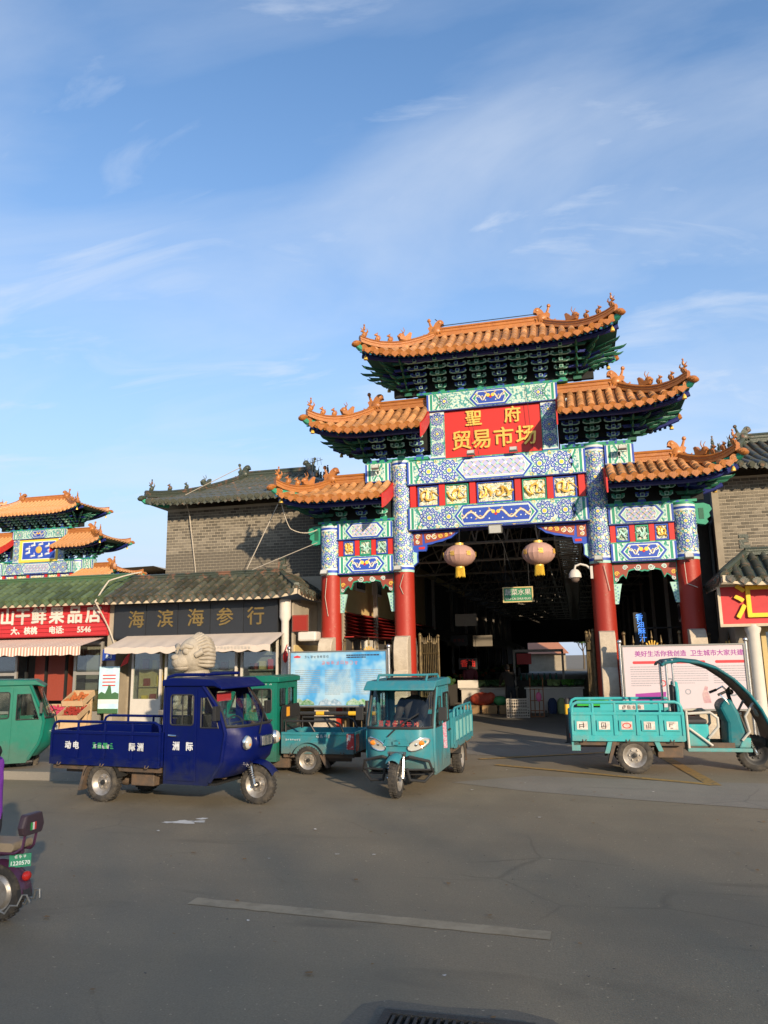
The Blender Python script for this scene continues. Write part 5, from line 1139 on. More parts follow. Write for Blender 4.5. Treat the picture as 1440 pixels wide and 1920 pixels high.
    # headlights
    for s in (-1, 1):
        u = s*p.get('hlu', .62); c = Vector(front(u, p['hlz'])); k = MB()
        if p.get('hl') == 'almond':
            pts = []
            for i in range(14):
                a = 2*math.pi*i/14; du, dz = .17*math.cos(a), .075*math.sin(a)+(.05*math.cos(a))
                pts.append(Vector(front(u+s*du/hw*.9, p['hlz']+dz)))
            cc = sum(pts, Vector())/14
            k.add([tuple(cc+Vector((.035,0,0)))]+[tuple(q+Vector((.02,0,0))) for q in pts]+[tuple(q+Vector((-.02,0,0))) for q in pts], [(0,i+1,(i+1) % 14+1) for i in range(14)]+[(i+1,i+15,(i+1) % 14+15,(i+1) % 14+1) for i in range(14)], 0)
            k.tube([tuple(q+Vector((.018,0,0))) for q in pts+pts[:1]], .01, 5, 1, caps=False); k.ell(tuple(cc+Vector((.03,s*.05,.02))), (.02,.045,.035), 8, 6, 2); k.ell(tuple(cc+Vector((.03,-s*.04,-.0))), (.02,.04,.035), 8, 6, 1)
        else:
            k.ell(tuple(c+Vector((.01,0,0))), (.07,.085,.10), 12, 8, 1); k.ell(tuple(c+Vector((.045,s*.01,.0))), (.045,.07,.085), 12, 8, 0); k.ell(tuple(c+Vector((.06,s*.02,-.02))), (.035,.03,.03), 8, 6, 2)
        k.build('headlight', [M_LENS, M_CHROME, M_AMBER], t)
    k = MB(); a_ = Vector(front(-.1, zs+.03))+Vector((.03,0,0)); k.tube([tuple(Vector(front(-.25, zs-.1))+Vector((.03,0,0))), tuple(Vector(front(.1, zs+.06))+Vector((.04,0,0))), tuple(Vector(front(.62, zs+.22))+Vector((.03,0,0)))], .01, 5); k.build('wiper', M_BLK, t)
    # front mudguard
    ga, gb = p.get('guard_a', (30, 110)); k = MB(); mr_ = r*.98+.06; k.grid(lambda a, b: (wb+mr_*math.cos(R(ga+gb*a)), -.1+.2*b, r*.98+mr_*math.sin(R(ga+gb*a))+.02-.05*abs(2*b-1)**2), 12, 4); k.build('mudguard', p.get('guard', m), t, 60)
    for s in (-1, 1):
        k = MB(); k.grid(lambda a, b: (( r+.06)*math.cos(R(15+150*a)), s*(p['tw']-.1+.2*b), r+(r+.06)*math.sin(R(15+150*a))-.0), 12, 2); k.build('rear_mudguard', M_BLK, t, 60)
    return fp
def undergear(t, x0, x1, hw, zf, r, tw):
    k = MB()
    for s in (-1, 1): k.bx(x0+.02,x1-.02,s*(hw-.08)-.03,s*(hw-.08)+.03,zf-.13,zf-.061)
    for i in range(4): x = x0+.15+(x1-x0-.3)*i/3; k.bx(x-.025,x+.025,-hw+.04,hw-.04,zf-.12,zf-.07)
    k.build('under_frame', M_CHASSIS, t, 0)
    k = MB(); k.bx(.38,.78,-.36,-.06,zf-.34,zf-.14); k.bx(.40,.76,.08,.34,zf-.32,zf-.14); k.build('battery_box', M_CHASSIS, t, 0, bevel=.015)
    for s in (-1, 1):
        k = MB(); k.plate([(-r-.14,r-.12),(-r-.10,r-.12),(-r+.02,zf-.07),(-r-.05,zf-.07)], .16, M=Matrix.Translation((0,s*tw-.08,0))); k.build('mud_flap', M_CHASSIS, t, 0)
        k = MB(); k.cbx((x0-.02,s*(hw-.12),zf+.02),(.03,.14,.07)); k.build('tail_light', M_REDL, t, 0)
        for i in range(3): x = x0+.2+(x1-x0-.4)*i/2; k = MB(); k.tube([(x-.03,s*(hw+.02),zf-.03),(x-.02,s*(hw+.045),zf-.06),(x+.02,s*(hw+.045),zf-.06),(x+.03,s*(hw+.02),zf-.03)], .008, 5); k.build('tie_hook', M_CHASSIS, t)
def side_text(t, s_, size, x, z, y, m=None, flip=False, parent=None, bold=.004):
    M = Matrix.Translation((x, y, z)) @ (Matrix.Rotation(math.pi, 4, 'Z') if flip else Matrix()) @ FRONT
    return text('lettering', s_, size, M, m or M_WLET, parent or t, .002, bold)
PB = paint('blue_truck_paint', (0.001, 0.005, 0.075), (.004,.012,.03)); PG = paint('green_truck_paint', (0.006, 0.13, 0.092), (.06,.13,.10)); PT = paint('teal_truck_paint', (0.030, 0.19, 0.23)); PQ = paint('turquoise_truck_paint', (0.045, 0.33, 0.345), (0.3, 0.3, 0.25)); PQD = paint('deep_teal_paint', (0.014, 0.13, 0.155))
# --- blue cab tricycle
bt = thing('cargo_tricycle', 'dark blue cab cargo tricycle with white lettering and railed bed', 'tricycle', (-4.92,-8.36,0), R(-7.5), 'cargo tricycles outside the market')
cab_trike(bt, dict(paint=PB, wb=2.28, hw=.54, r=.268, tw=.47, xr=1.08, z0=.30, zt=1.62, zs=1.06, wx=1.56, chrome=True,
    pw=4.5, xs=[(.30,1.80),(.6,2.02),(1.0,2.08),(1.3,1.97),(1.62,1.70)], xf=[(.30,1.86),(.45,2.12),(.62,2.30),(.82,2.37),(1.0,2.33),(1.3,2.14),(1.62,1.84)], bed=(-.97,1.02,.55,.56,.98,1.11), hlz=.86, hlu=.70, visor=.16, nps=4))
for s_, x, z, sz in (('动 电', -.55, .77, .115), ('际 洲', .62, .77, .115)): side_text(bt, s_, sz, x, z, -.572)
glyphs('green_logo', 4, .10, Matrix.Translation((.02,-.574,.78)), mat('green_lettering', (.05,.36,.12), .5), bt, 5); glyphs('white_logo', 4, .07, Matrix.Translation((.0,-.573,.77)), M_WLET, bt, 6); side_text(bt, '洲   际', .12, 1.40, .80, -.556)
k = MB(); k.tube([(1.04,-.5,.98),(1.04,-.5,1.6),(1.08,-.5,1.74),(1.18,-.46,1.77),(1.65,-.44,1.77)], .024, 8); k.tube([(1.04,.5,.98),(1.04,.5,1.6),(1.08,.5,1.74),(1.18,.46,1.77),(1.65,.44,1.77)], .024, 8); k.tube([(1.65,-.44,1.77),(1.65,.44,1.77)], .02, 8); k.build('roll_bar', PB, bt)
k = MB(); k.grid(lambda a, b: (2.28-.35*b+.02, -.22+.44*a, .66-.06*abs(2*a-1)**2+.02*b), 8, 3); k.build('front_lip', PB, bt, 60)
k = MB(); k.cbx((2.40,0,.86),(.03,.28,.14)); 
for i in range(7): k.cbx((2.42,-.12+.04*i,.86),(.02,.008,.12)); 
k.build('grille', M_CHROME, bt, 0)
k = MB(); k.cbx((1.72,.0,1.44),(.012,.34,.12)); k.build('red_card', mat('red_card', (.5,.04,.05), .6), bt, 0, M=Matrix.Translation((.10,-.2,.02)) @ Matrix.Rotation(0, 4, 'Y'))
# --- teal cab tricycle driving out toward the street
tt = thing('cargo_tricycle', 'teal cab cargo tricycle driving out with its driver behind the windscreen', 'tricycle', (-.80,-5.50,0), R(-91.5), 'cargo tricycles outside the market')
cab_trike(tt, dict(paint=PT, wb=2.42, hw=.51, r=.27, tw=.47, xr=.95, z0=.27, zt=1.52, zs=.93, wx=1.50, guard_a=(50, 80),
    xs=[(.27,2.05),(.6,2.14),(1.0,2.12),(1.5,1.86)], xf=[(.27,2.2),(.5,2.34),(.8,2.36),(1.0,2.32),(1.5,2.02)], bed=(-.85,.88,.58,.56,.98,1.12), hlz=.72, hlu=.62, hl='almond', visor=.14, nps=5, pw=5.0))
k = MB(); k.tube([(1.2,-.42,1.58),(1.25,-.40,1.68),(1.9,-.38,1.69),(2.0,-.38,1.6)], .018, 8); k.tube([(1.2,.42,1.58),(1.25,.40,1.68),(1.9,.38,1.69),(2.0,.38,1.6)], .018, 8); k.tube([(1.9,-.38,1.69),(1.9,.38,1.69)], .018, 8); k.build('roof_rail', PT, tt)
k = MB(); k.cbx((1.5,0,1.625),(.5,.6,.03)); k.build('roof_hatch', M_BLK, tt, 0)
k = MB()
for s in (-1, 1):
    k.tube([(2.36,s*.12,.52),(2.42,s*.2,.56),(2.38,s*.48,.50),(2.3,s*.52,.34),(2.34,s*.4,.22),(2.4,s*.2,.24),(2.42,s*.16,.4)], .022, 8); k.tube([(2.4,s*.18,.38),(2.34,s*.5,.38)], .016, 6)
k.build('bumper_bars', M_BLK, tt)
k = MB(); k.plate([(-.2,0),(.2,0),(.16,.09),(-.16,.09)], .02, M=Matrix.Translation((2.385,0,.7)) @ Matrix.Rotation(R(90), 4, 'Z')); k.cbx((2.41,0,.745),(.01,.09,.05)); k.build('badge_plate', PT, tt, 0)
k = MB(); k.ell((2.40,0,.745),(.012,.06,.035),12,6); k.build('badge', M_BLK, tt)
glyphs('windscreen_lettering', 6, .10, Matrix.Translation((2.22,.0,1.00)) @ Matrix.Rotation(R(90), 4, 'Z'), mat('red_print', (.5,.03,.02), .5), tt, 7)
M_STK = ramp_mat('door_sticker_print', [(0.3,(.10,.12,.4)),(0.42,(.62,.62,.64)),(0.52,(.6,.1,.2)),(0.6,(.62,.62,.64)),(0.7,(.15,.15,.5))], 9, .5, bump=0, stretch=(.5,1,4))
k = MB(); k.plate([(1.25,.55),(1.52,.58),(1.56,.95),(1.30,.97)], .003, M=Matrix.Translation((0,.526,0))); k.build('door_sticker', M_STK, tt, 0)
# pale green panels on the bed sides
for s in (-1, 1):
    for i in range(5):
        x = -.85+.346*i; k = MB(); ya = sorted((s*.581, s*.590)); k.bx(x+.06,x+.29,ya[0],ya[1],.62,.91); k.build('bed_panel', paint('pale_turquoise_panel', (.20,.46,.44)), tt, 0)
# --- green cab tricycle with a small teal bed, parked between the blue one and the notice board
gt = thing('cargo_tricycle', 'green box cab tricycle with low teal bed and black mesh guard', 'tricycle', (-2.86,-5.60,0), R(180), 'cargo tricycles outside the market')
cab_trike(gt, dict(paint=PG, wb=2.25, hw=.50, r=.235, tw=.44, xr=.58, z0=.20, zt=1.56, zs=1.02, wx=1.05,
    xs=[(.2,1.55),(.6,1.6),(1.0,1.6),(1.56,1.35)], xf=[(.2,1.8),(.5,2.0),(.8,2.04),(1.0,2.0),(1.56,1.62)], bed=(-.82,.50,.47,.40,.70,.70), hlz=.72, visor=.1, nps=1, bedpaint=PT))
for s in (-1, 1):
    k = MB(); k.tube([(-.62,s*.42,.70),(-.55,s*.42,.84),(-.45,s*.42,.88),(.44,s*.42,.88),(.44,s*.42,.70)], .02, 8); k.tube([(-.1,s*.42,.70),(.02,s*.42,.88)], .016, 6); k.build('bed_rail', M_BLK, gt)
k = MB(); k.plate([(-.45,.7),(.45,.7),(.45,1.05),(.38,1.15),(-.38,1.15),(-.45,1.05)], .02, [[(-.4,.74),(.4,.74),(.4,.92),(-.4,.92)]], M=Matrix.Translation((.52,0,0)) @ Matrix.Rotation(R(90), 4, 'Z'))
for i in range(14): k.tube([(.51,-.4+.06*i,.74),(.51,-.4+.06*i,.92)], .006, 4)
for i in range(4): k.tube([(.51,-.4,.76+.045*i),(.51,.4,.76+.045*i)], .006, 4)
k.build('mesh_guard', M_BLK, gt, 0)
k = MB(); k.bx(.492,.498,.10,.24,.95,1.11); k.build('orange_sticker', mat('orange_sticker', (.62,.28,.02), .5), gt, 0)
k = MB(); k.bx(-.845,-.835,.22,.42,.44,.66); k.build('tail_light', M_REDL, gt, 0)
k = MB(); k.plate([(-.83,.42),(-.70,.42),(-.70,.68),(-.83,.68)], .004, M=Matrix.Translation((0,.488,0))); k.build('reflector_board', ramp_mat('red_white_reflector', [(.45,(.45,.03,.03)),(.5,(.65,.65,.62))], 5, .4, bump=0), gt, 0)
FL = Matrix.Rotation(math.pi, 4, 'Z'); glyphs('lettering', 4, .065, Matrix.Translation((-.28,.494,.635)) @ FL, M_WLET, gt, 8); glyphs('small_lettering', 7, .038, Matrix.Translation((.28,.494,.575)) @ FL, M_WLET, gt, 9); glyphs('cab_lettering', 3, .07, Matrix.Translation((.78,.504,1.50)) @ FL, M_WLET, gt, 10)
k = MB(); k.plate([(-.36,.40),(.36,.40),(.30,.52),(.2,.56),(-.2,.56),(-.30,.52)], .05, M=Matrix.Translation((0,.44,0))); k.build('wheel_arch', PT, gt, 0, bevel=.01)
# --- green cab tricycle cut by the left edge
lt = thing('cargo_tricycle', 'bright green cab tricycle parked before the fruit shop', 'tricycle', (-9.92,-7.85,0), R(36), 'cargo tricycles outside the market')
cab_trike(lt, dict(paint=PG, wb=2.15, hw=.56, r=.25, tw=.48, xr=.95, z0=.24, zt=1.58, zs=.98, wx=1.88,
    xs=[(.24,2.2),(.6,2.42),(.98,2.46),(1.58,2.2)], xf=[(.24,2.32),(.5,2.6),(.8,2.66),(1.0,2.6),(1.58,2.36)], bed=(-.85,.88,.58,.52,.95,1.08), hlz=.72, visor=.05, nps=4))
# --- turquoise open tricycle with canopy
qt = thing('cargo_tricycle', 'turquoise open cargo tricycle with curved rain canopy and chrome handlebar', 'tricycle', (2.56,-4.80,0), R(1.5), 'cargo tricycles outside the market')
chassis(qt, 1.95, .46, .29, .60, -1.0)
for s in (-1, 1):
    wheel(qt, 0, s*.46, .29, .15)
    k = MB(); k.plate([(-.48,.32),(-.40,.32),(-.30,.56),(.30,.56),(.38,.36),(.46,.36),(.36,.62),(-.38,.62)], .14, M=Matrix.Translation((0, s*.46-.07, 0))); k.build('rear_mudguard', PQ, qt, 0, bevel=.008)
wheel(qt, 1.96, 0, .29, .13, rim=M_BLK); front_fork(qt, 1.96, .29, .95, .22)
cargo_bed(qt, -.99, .80, .55, .58, .99, 1.15, PQ, PQ, 5, rtube=.026)
undergear(qt, -.99, .80, .55, .58, .29, .46)
for i in range(5):
    x = -.99+.358*i; k = MB(); k.bx(x+.055,x+.30,-.571,-.556,.69,.86); pn = k.build('bed_panel', PQ, qt, 0)
    if True:
        k = MB(); k.bx(x+.09,x+.265,-.574,-.571,.71,.84); k.build('white_sticker', mat('white_sticker', (.55,.52,.48), .6, nscale=12, col2=(.3,.2,.18)), pn, 0); (glyphs('lettering', 1, .12, Matrix.Translation((x+.165,-.577,.775)), M_BLK, pn, 20+i) if i != 2 else link('red_oval', MB().lathe([(.045,0),(.06,0),(.06,.002),(.045,.002)], 20, 0, caps=False).mesh('red_oval', M_REDB, 0), pn, Matrix.Translation((x+.178,-.575,.775)) @ Matrix.Rotation(R(90), 4, 'X') @ Matrix.Diagonal((1.2,.75,1,1))))
k = MB(); k.bx(-.5,.5,-.55,-.535,1.02,1.12); pn = k.build('name_panel', PQ, qt, 0); link('name_sticker', MB().bx(-.2,.2,-.553,-.551,1.03,1.11).mesh('name_sticker', mat('white_sticker', (.55,.52,.48), .6, nscale=12, col2=(.3,.2,.18)), 0), pn); glyphs('lettering', 4, .075, Matrix.Translation((.0,-.556,1.07)), M_BLK, pn, 30)
k = MB(); k.bx(-.85,-.3,.52,.535,1.02,1.12); k.build('green_panel', mat('bright_green_card', (.02,.35,.03), .5), qt, 0)
k = MB(); k.bx(-1.03,-1.0,-.4,.4,.62,.99); k.build('blue_tarp_roll', PQD, qt, 0, bevel=.02)
k = MB(); k.bx(-1.0,-.86,-.5,-.42,.36,.56); k.bx(-1.0,-.86,.42,.5,.36,.56); k.build('rear_brackets', PQ, qt, 0)
k = MB(); k.bx(.86,1.22,-.33,.33,.42,.78); k.build('seat_box', PQ, qt, 0, bevel=.03)
k = MB(); k.bx(.88,1.20,-.34,.34,.78,.86); k.build('seat', M_SEAT, qt, 0, bevel=.03)
k = MB(); k.plate(rrect(-.26,.26,.86,1.40,.10), .09, M=Matrix.Translation((.80,0,0)) @ Matrix.Rotation(R(90), 4, 'Z')); bk = k.build('backrest', M_SEAT, qt, 0, bevel=.02)
k = MB(); k.tube([(.78,-.29,.86),(.78,-.29,1.30),(.78,-.2,1.44),(.78,.2,1.44),(.78,.29,1.30),(.78,.29,.86)], .03, 8); k.build('backrest_frame', PQ, bk)
k = MB(); k.bx(.86,1.85,-.36,.36,.34,.40); k.build('footboard', PQ, qt, 0, bevel=.01)
k = MB()
for s in (-1, 1):
    k.tube([(.88,s*.36,.40),(.88,s*.36,1.0)], .022, 8); k.tube([(.90,s*.36,.95),(1.25,s*.36,.97),(1.36,s*.36,.88),(1.36,s*.36,.74),(1.20,s*.36,.56)], .024, 8); k.tube([(.9,s*.36,.72),(1.25,s*.36,.44)], .02, 8)
k.tube([(.88,-.36,.41),(.88,.36,.41)], .02, 8); k.build('side_guard', mat('pale_grey_tube', (.42,.40,.36), .5), qt)
k = MB(); k.plate([(1.50,.40),(1.78,.40),(1.80,.62),(1.72,.95),(1.62,1.18),(1.50,1.16),(1.42,1.05),(1.52,.8)], .56, M=Matrix.Translation((0,-.28,0))); k.build('leg_shield', PQD, qt, 0, bevel=.05)
k = MB(); k.plate([(1.66,.40),(1.84,.40),(1.86,.56),(1.74,.56)], .6, M=Matrix.Translation((0,-.30,0))); k.build('front_step', PQ, qt, 0, bevel=.02)
k = MB(); k.tube([(1.70,0,.95),(1.62,0,1.28)], .03, 8); k.tube([(1.52,-.36,1.30),(1.60,-.26,1.36),(1.66,-.12,1.27),(1.66,.12,1.27),(1.60,.26,1.36),(1.52,.36,1.30)], .016, 8, 1); k.tube([(1.40,-.38,1.25),(1.52,-.36,1.30)], .022, 8); k.tube([(1.40,.38,1.25),(1.52,.36,1.30)], .022, 8); k.ell((1.66,0,1.28),(.06,.12,.05),10,6); k.build('handlebar', [M_BLK, M_CHROME], qt)
k = MB(); k.tube([(1.42,-.38,1.26),(1.50,-.42,1.18),(1.55,-.40,1.10)], .012, 6); k.build('brake_lever', M_CHROME, qt)
can = [(.56,1.80),(.60,1.84),(.85,1.865),(1.15,1.83),(1.42,1.73),(1.65,1.56),(1.86,1.33),(2.03,1.07),(2.15,.80),(2.18,.58),(2.14,.42)]
def canp(a, b, off=0):
    i = a*10; q = min(9, int(i)); x = can[q][0]+(can[q+1][0]-can[q][0])*(i-q); z = can[q][1]+(can[q+1][1]-can[q][1])*(i-q); w_ = .46-.12*max(0, a-.55)/.45
    return (x-off, w_*(2*b-1), z-off*.8-.05*abs(2*b-1)**3)
k = MB(); k.grid(lambda a, b: canp(a, b), 30, 10, 0); k.grid(lambda a, b: canp(a, b, .03), 30, 10, 1)
for b in (0, 1): k.tube([canp(i/20, b, .005) for i in range(21)], .028, 6, 0)
k.tube([canp(0, i/8, .01) for i in range(9)], .02, 6, 0)
cn = k.build('rain_canopy', [PQD, M_BLK], qt, 60)
k = MB(); k.grid(lambda a, b: tuple(Vector(canp(.53+.17*a, .12+.76*b))+Vector((.012,0,.012))), 6, 6); k.build('clear_screen', mat('milky_screen', (.38,.36,.30), .2), cn, 60)
for s in (-1, 1):
    k = MB(); k.tube([(.62,s*.40,1.0),(.62,s*.40,1.82)], .022, 8); k.tube([(.72,s*.40,1.4),(.72,s*.40,1.84)], .018, 8); k.build('canopy_post', M_STEEL, qt)
    k = MB(); k.tube([(1.72,s*.3,.52),(1.84,s*.32,.66),(1.80,s*.3,.9),(1.92,s*.33,1.1),(2.02,s*.34,1.16)], .022, 8); k.build('front_guard', mat('pale_grey_tube', (.42,.40,.36), .5), qt)
k = MB(); k.ell((2.06,0,.98),(.07,.11,.11),12,8,0); k.build('headlight', M_LENS, qt)
# ------------------------------------------------------------------ people
def person(name, label, J, R_, zones, mats, loc, rz, hair=None):
    """J joints, R_ radii; zones = (edge, material index); one continuous skinned body"""
    t = tag(bpy.data.objects.new(name, None), label, 'person'); COL.objects.link(t); t.location = loc; t.rotation_euler = (0,0,rz)
    names = list(J); me = bpy.data.meshes.new('body_skeleton')
    me.from_pydata([J[n] for n in names], [(names.index(a), names.index(b)) for a, b, m in zones], [])
    o = bpy.data.objects.new('body', me); COL.objects.link(o)
    md = o.modifiers.new('skin', 'SKIN'); md.use_smooth_shade = True; md.branch_smoothing = .6
    for i, n in enumerate(names):
        r = R_[n]; me.skin_vertices[0].data[i].radius = (r, r) if not isinstance(r, tuple) else r
    me.skin_vertices[0].data[0].use_root = True
    sb = o.modifiers.new('sub', 'SUBSURF'); sb.levels = 2; sb.render_levels = 2
    dg = bpy.context.evaluated_depsgraph_get(); m2 = bpy.data.meshes.new_from_object(o.evaluated_get(dg)); bpy.data.objects.remove(o)
    m2.materials.clear()
    for x in mats: m2.materials.append(x)
    segs = [(Vector(J[a]), Vector(J[b]), m) for a, b, m in zones]
    for f in m2.polygons:
        c = f.center; best = 1e9
        for a, b, m in segs:
            d = b-a; u = max(0, min(1, (c-a).dot(d)/max(1e-9, d.length_squared))); q = (c-a-d*u).length
            if q < best: best = q; f.material_index = m
        f.use_smooth = True
    link('body', m2, t)
    h = Vector(J['head']); tp = Vector(J['crown']); ax = (tp-h).normalized(); fw = Vector(J['nose'])-h; fw = (fw-ax*fw.dot(ax)).normalized()
    k = MB(); sd = ax.cross(fw)
    B = Matrix((( *fw, 0), (*sd, 0), (*ax, 0), (0,0,0,1))).transposed(); B.translation = h
    if hair:
        k.ell((-.025,0,.055), (.105,.088,.10), 14, 10, 0, B); k.ell((-.05,0,-.01), (.08,.082,.10), 12, 8, 0, B); k.build('hair', hair, t)
    k = MB()
    for s in (-1, 1): k.ell((.085,s*.032,.012), (.012,.014,.009), 8, 6, 0, B)
    k.build('eyes', M_BLK, t); k = MB(); k.ell((.088,0,-.055), (.012,.026,.008), 8, 5, 0, B); k.build('mouth', mat('lips', (.30,.10,.08), .5), t)
    return t
M_SKIN = mat('skin', (.42,.24,.16), .55, noise=.08); M_HAIR = mat('black_hair', (.012,.010,.009), .6)
ZB = [('pelvis','waist',1),('waist','chest',1),('chest','neck',1),('neck','head',0),('head','crown',0),('head','nose',0)]
for s in 'LR': ZB += [('chest','shoulder'+s,1),('shoulder'+s,'elbow'+s,1),('elbow'+s,'wrist'+s,1),('wrist'+s,'palm'+s,0),('palm'+s,'finger'+s,0),('palm'+s,'thumb'+s,0),('pelvis','hip'+s,2),('hip'+s,'knee'+s,2),('knee'+s,'ankle'+s,2),('ankle'+s,'toe'+s,3)]
RB = dict(pelvis=(.16,.13), waist=(.15,.12), chest=(.17,.13), neck=.055, head=(.085,.095), crown=(.06,.07), nose=.03)
for s in 'LR': RB.update({'shoulder'+s:.085,'elbow'+s:.06,'wrist'+s:.042,'palm'+s:.038,'finger'+s:.016,'thumb'+s:.013,'hip'+s:.105,'knee'+s:.075,'ankle'+s:.05,'toe'+s:.035})
def pose(pelvis, lean, hip, knee, arms, head_tilt=0, width=1.0, arm_out=.05):
    """faces +x. lean: torso forward angle; hip/knee: forward angles; arms=(shoulder, elbow) angles from straight down"""
    J = {}; p = Vector(pelvis); J['pelvis'] = p; d = Vector((math.sin(lean),0,math.cos(lean)))
    J['waist'] = p+d*.20; J['chest'] = p+d*.42; nk = p+d*.58; J['neck'] = nk
    dh = Vector((math.sin(lean+head_tilt),0,math.cos(lean+head_tilt))); J['head'] = nk+dh*.13; J['crown'] = nk+dh*.22; J['nose'] = J['head']+Vector((dh.z,0,-dh.x))*.085+dh*(-.015)
    for s, q in (('L',1),('R',-1)):
        sh = p+d*.50+Vector((0,q*.19*width,0)); J['shoulder'+s] = sh
        a = arms[0]; e = sh+Vector((math.sin(a),q*arm_out,-math.cos(a)))*.29; J['elbow'+s] = e; b = arms[1]
        w_ = e+Vector((math.sin(b),-q*.05,-math.cos(b)))*.25; J['wrist'+s] = w_; dd = (w_-e).normalized(); J['palm'+s] = w_+dd*.08; J['finger'+s] = w_+dd*.17; J['thumb'+s] = w_+dd*.10+Vector((.01,-q*.05,.02))
        h = p+Vector((0,q*.10,-.05)); J['hip'+s] = h; kn = h+Vector((math.sin(hip),0,-math.cos(hip)))*.42; J['knee'+s] = kn; an = kn+Vector((math.sin(knee),0,-math.cos(knee)))*.40; J['ankle'+s] = an; J['toe'+s] = an+Vector((.17,0,-.045))
    return {k_: tuple(v) for k_, v in J.items()}
M_PURP = mat('purple_jacket', (.16,.03,.30), .6, nscale=6, bump=.5, bscale=10); M_TROU = mat('dark_trousers', (.02,.02,.025), .8); M_SHOE = mat('black_shoes', (.015,.015,.015), .5); M_COAT = mat('dark_brown_coat', (.035,.028,.024), .8, bump=.3, bscale=20); M_JACK = mat('dark_jacket', (.03,.03,.035), .7)
person('person', 'person in purple jacket with black collar riding the scooter', pose((.24,0,.68), R(8), R(70), R(-5), (R(42),R(75)), 0), RB, ZB, [M_SKIN, M_PURP, M_TROU, M_SHOE], (-2.74,-13.42,0), R(180), M_HAIR)
k = MB(); k.ell((.30,0,1.27),(.15,.15,.09),12,8); ho = k.build('black_collar', mat('black_fur', (.012,.012,.014), .9, bump=1, bscale=40), bpy.data.objects['person'])
person('person', 'driver in dark jacket seated behind the windscreen of the teal tricycle', pose((1.20,0,.78), R(5), R(78), R(10), (R(40),R(70)), 0), RB, ZB, [M_SKIN, M_JACK, M_TROU, M_SHOE], (-.80,-5.50,0), R(-91.5), M_HAIR)
person('person', 'shopper in long dark coat bending over the vegetable counter', pose((0,0,.86), R(28), R(4), R(-3), (R(38),R(60)), R(15)), dict(RB, pelvis=(.19,.16), waist=(.18,.15)), ZB, [M_SKIN, M_COAT, M_TROU, M_SHOE], (-.45,6.75,0), R(110), M_HAIR)
person('person', 'stallholder behind the heap of green vegetables', pose((0,0,.88), R(10), R(2), R(-2), (R(25),R(60)), R(10)), RB, ZB, [M_SKIN, mat('maroon_jacket', (.12,.02,.03), .7), M_TROU, M_SHOE], (-2.05,8.75,0), R(-80), M_HAIR)
# ------------------------------------------------------------------ electric scooter
sc_ = thing('electric_scooter', 'plum electric scooter with green number plate and padded backrest', 'scooter', (-2.79,-13.40,0), R(180))
sc_.scale = (.93,.93,.93)
M_PLUM = mat('plum_paint', (.06,.02,.05), .3, coat=.3)
wheel(sc_, 0, 0, .225, .085); wheel(sc_, 1.2, 0, .225, .08, name='front_wheel')
k = MB(); k.lathe([(.001,-.05),(.11,-.05),(.135,-.03),(.135,.03),(.11,.05),(.001,.05)], 24, 0, Matrix.Translation((0,0,.225)) @ Matrix.Rotation(R(90), 4, 'X')); k.build('hub_motor', M_RIM, sc_)
k = MB(); k.grid(lambda a, b: (.27*math.cos(R(60+118*a)), -.065+.13*b, .225+.27*math.sin(R(60+118*a))-.03*abs(2*b-1)**2), 14, 4); k.build('mudguard', M_PLUM, sc_, 60)
k = MB(); k.tube([(.0,.09,.225),(.35,.09,.30),(.62,.07,.25),(1.0,.05,.28)], .022, 8); k.tube([(.0,-.09,.225),(.35,-.09,.30),(.62,-.07,.25),(1.0,-.05,.28)], .022, 8); k.tube([(-.20,0,.56),(.3,0,.50),(.42,0,.32)], .025, 8); k.tube([(1.2,0,.225),(1.1,0,.6),(1.02,0,.95)], .03, 8); k.tube([(1.0,-.3,1.0),(1.02,0,.95),(1.0,.3,1.0)], .016, 8); k.build('frame', M_PLUM, sc_)
k = MB(); k.bx(.45,1.0,-.13,.13,.26,.32); k.build('footboard', M_BLK, sc_, 0, bevel=.02)
k = MB(); k.plate([(.98,.3),(1.06,.3),(1.12,.9),(1.04,.92)], .34, M=Matrix.Translation((0,-.17,0))); k.build('leg_shield', M_PLUM, sc_, 0, bevel=.03)
k = MB(); k.plate(rrect(-.20,.48,.575,.645,.03), .24, M=Matrix.Translation((0,-.12,0))); k.build('seat', mat('tan_seat', (.24,.19,.13), .7), sc_, 0, bevel=.02)
k = MB(); k.tube([(-.20,.10,.565),(.44,.10,.565)], .014, 6); k.tube([(-.20,-.10,.565),(.44,-.10,.565)], .014, 6); k.tube([(-.20,-.10,.565),(-.25,-.07,.60),(-.275,-.07,.74)], .012, 6); k.tube([(-.20,.10,.565),(-.25,.07,.60),(-.275,.07,.74)], .012, 6); k.build('grab_rail', M_PLUM, sc_)
k = MB(); k.plate([(-.11,.70),(.11,.70),(.135,.77),(.10,.87),(-.10,.87),(-.135,.77)], .07, M=Matrix.Translation((-.23,0,0)) @ Matrix.Rotation(R(90), 4, 'Z')); bk = k.build('backrest', mat('plum_vinyl', (.035,.022,.03), .5), sc_, 0, bevel=.02)
for i, c in enumerate(((.02,.25,.06),(.6,.6,.58),(.45,.03,.03))):
    k = MB(); k.bx(-.306,-.302,.028-.022*i,.05-.022*i,.74,.80); k.build('flag_stripe', mat('flag_'+str(i), c, .5), bk, 0)
k = MB(); k.cbx((-.21,-.0,.455),(.012,.17,.105),0); pl_ = k.build('number_plate', mat('plate_green', (.01,.22,.12), .5), sc_, 0, M=Matrix.Translation((0,-.05,.03)) @ Matrix.Rotation(R(-55), 4, 'Z') @ Matrix.Translation((.06,-.12,0)))
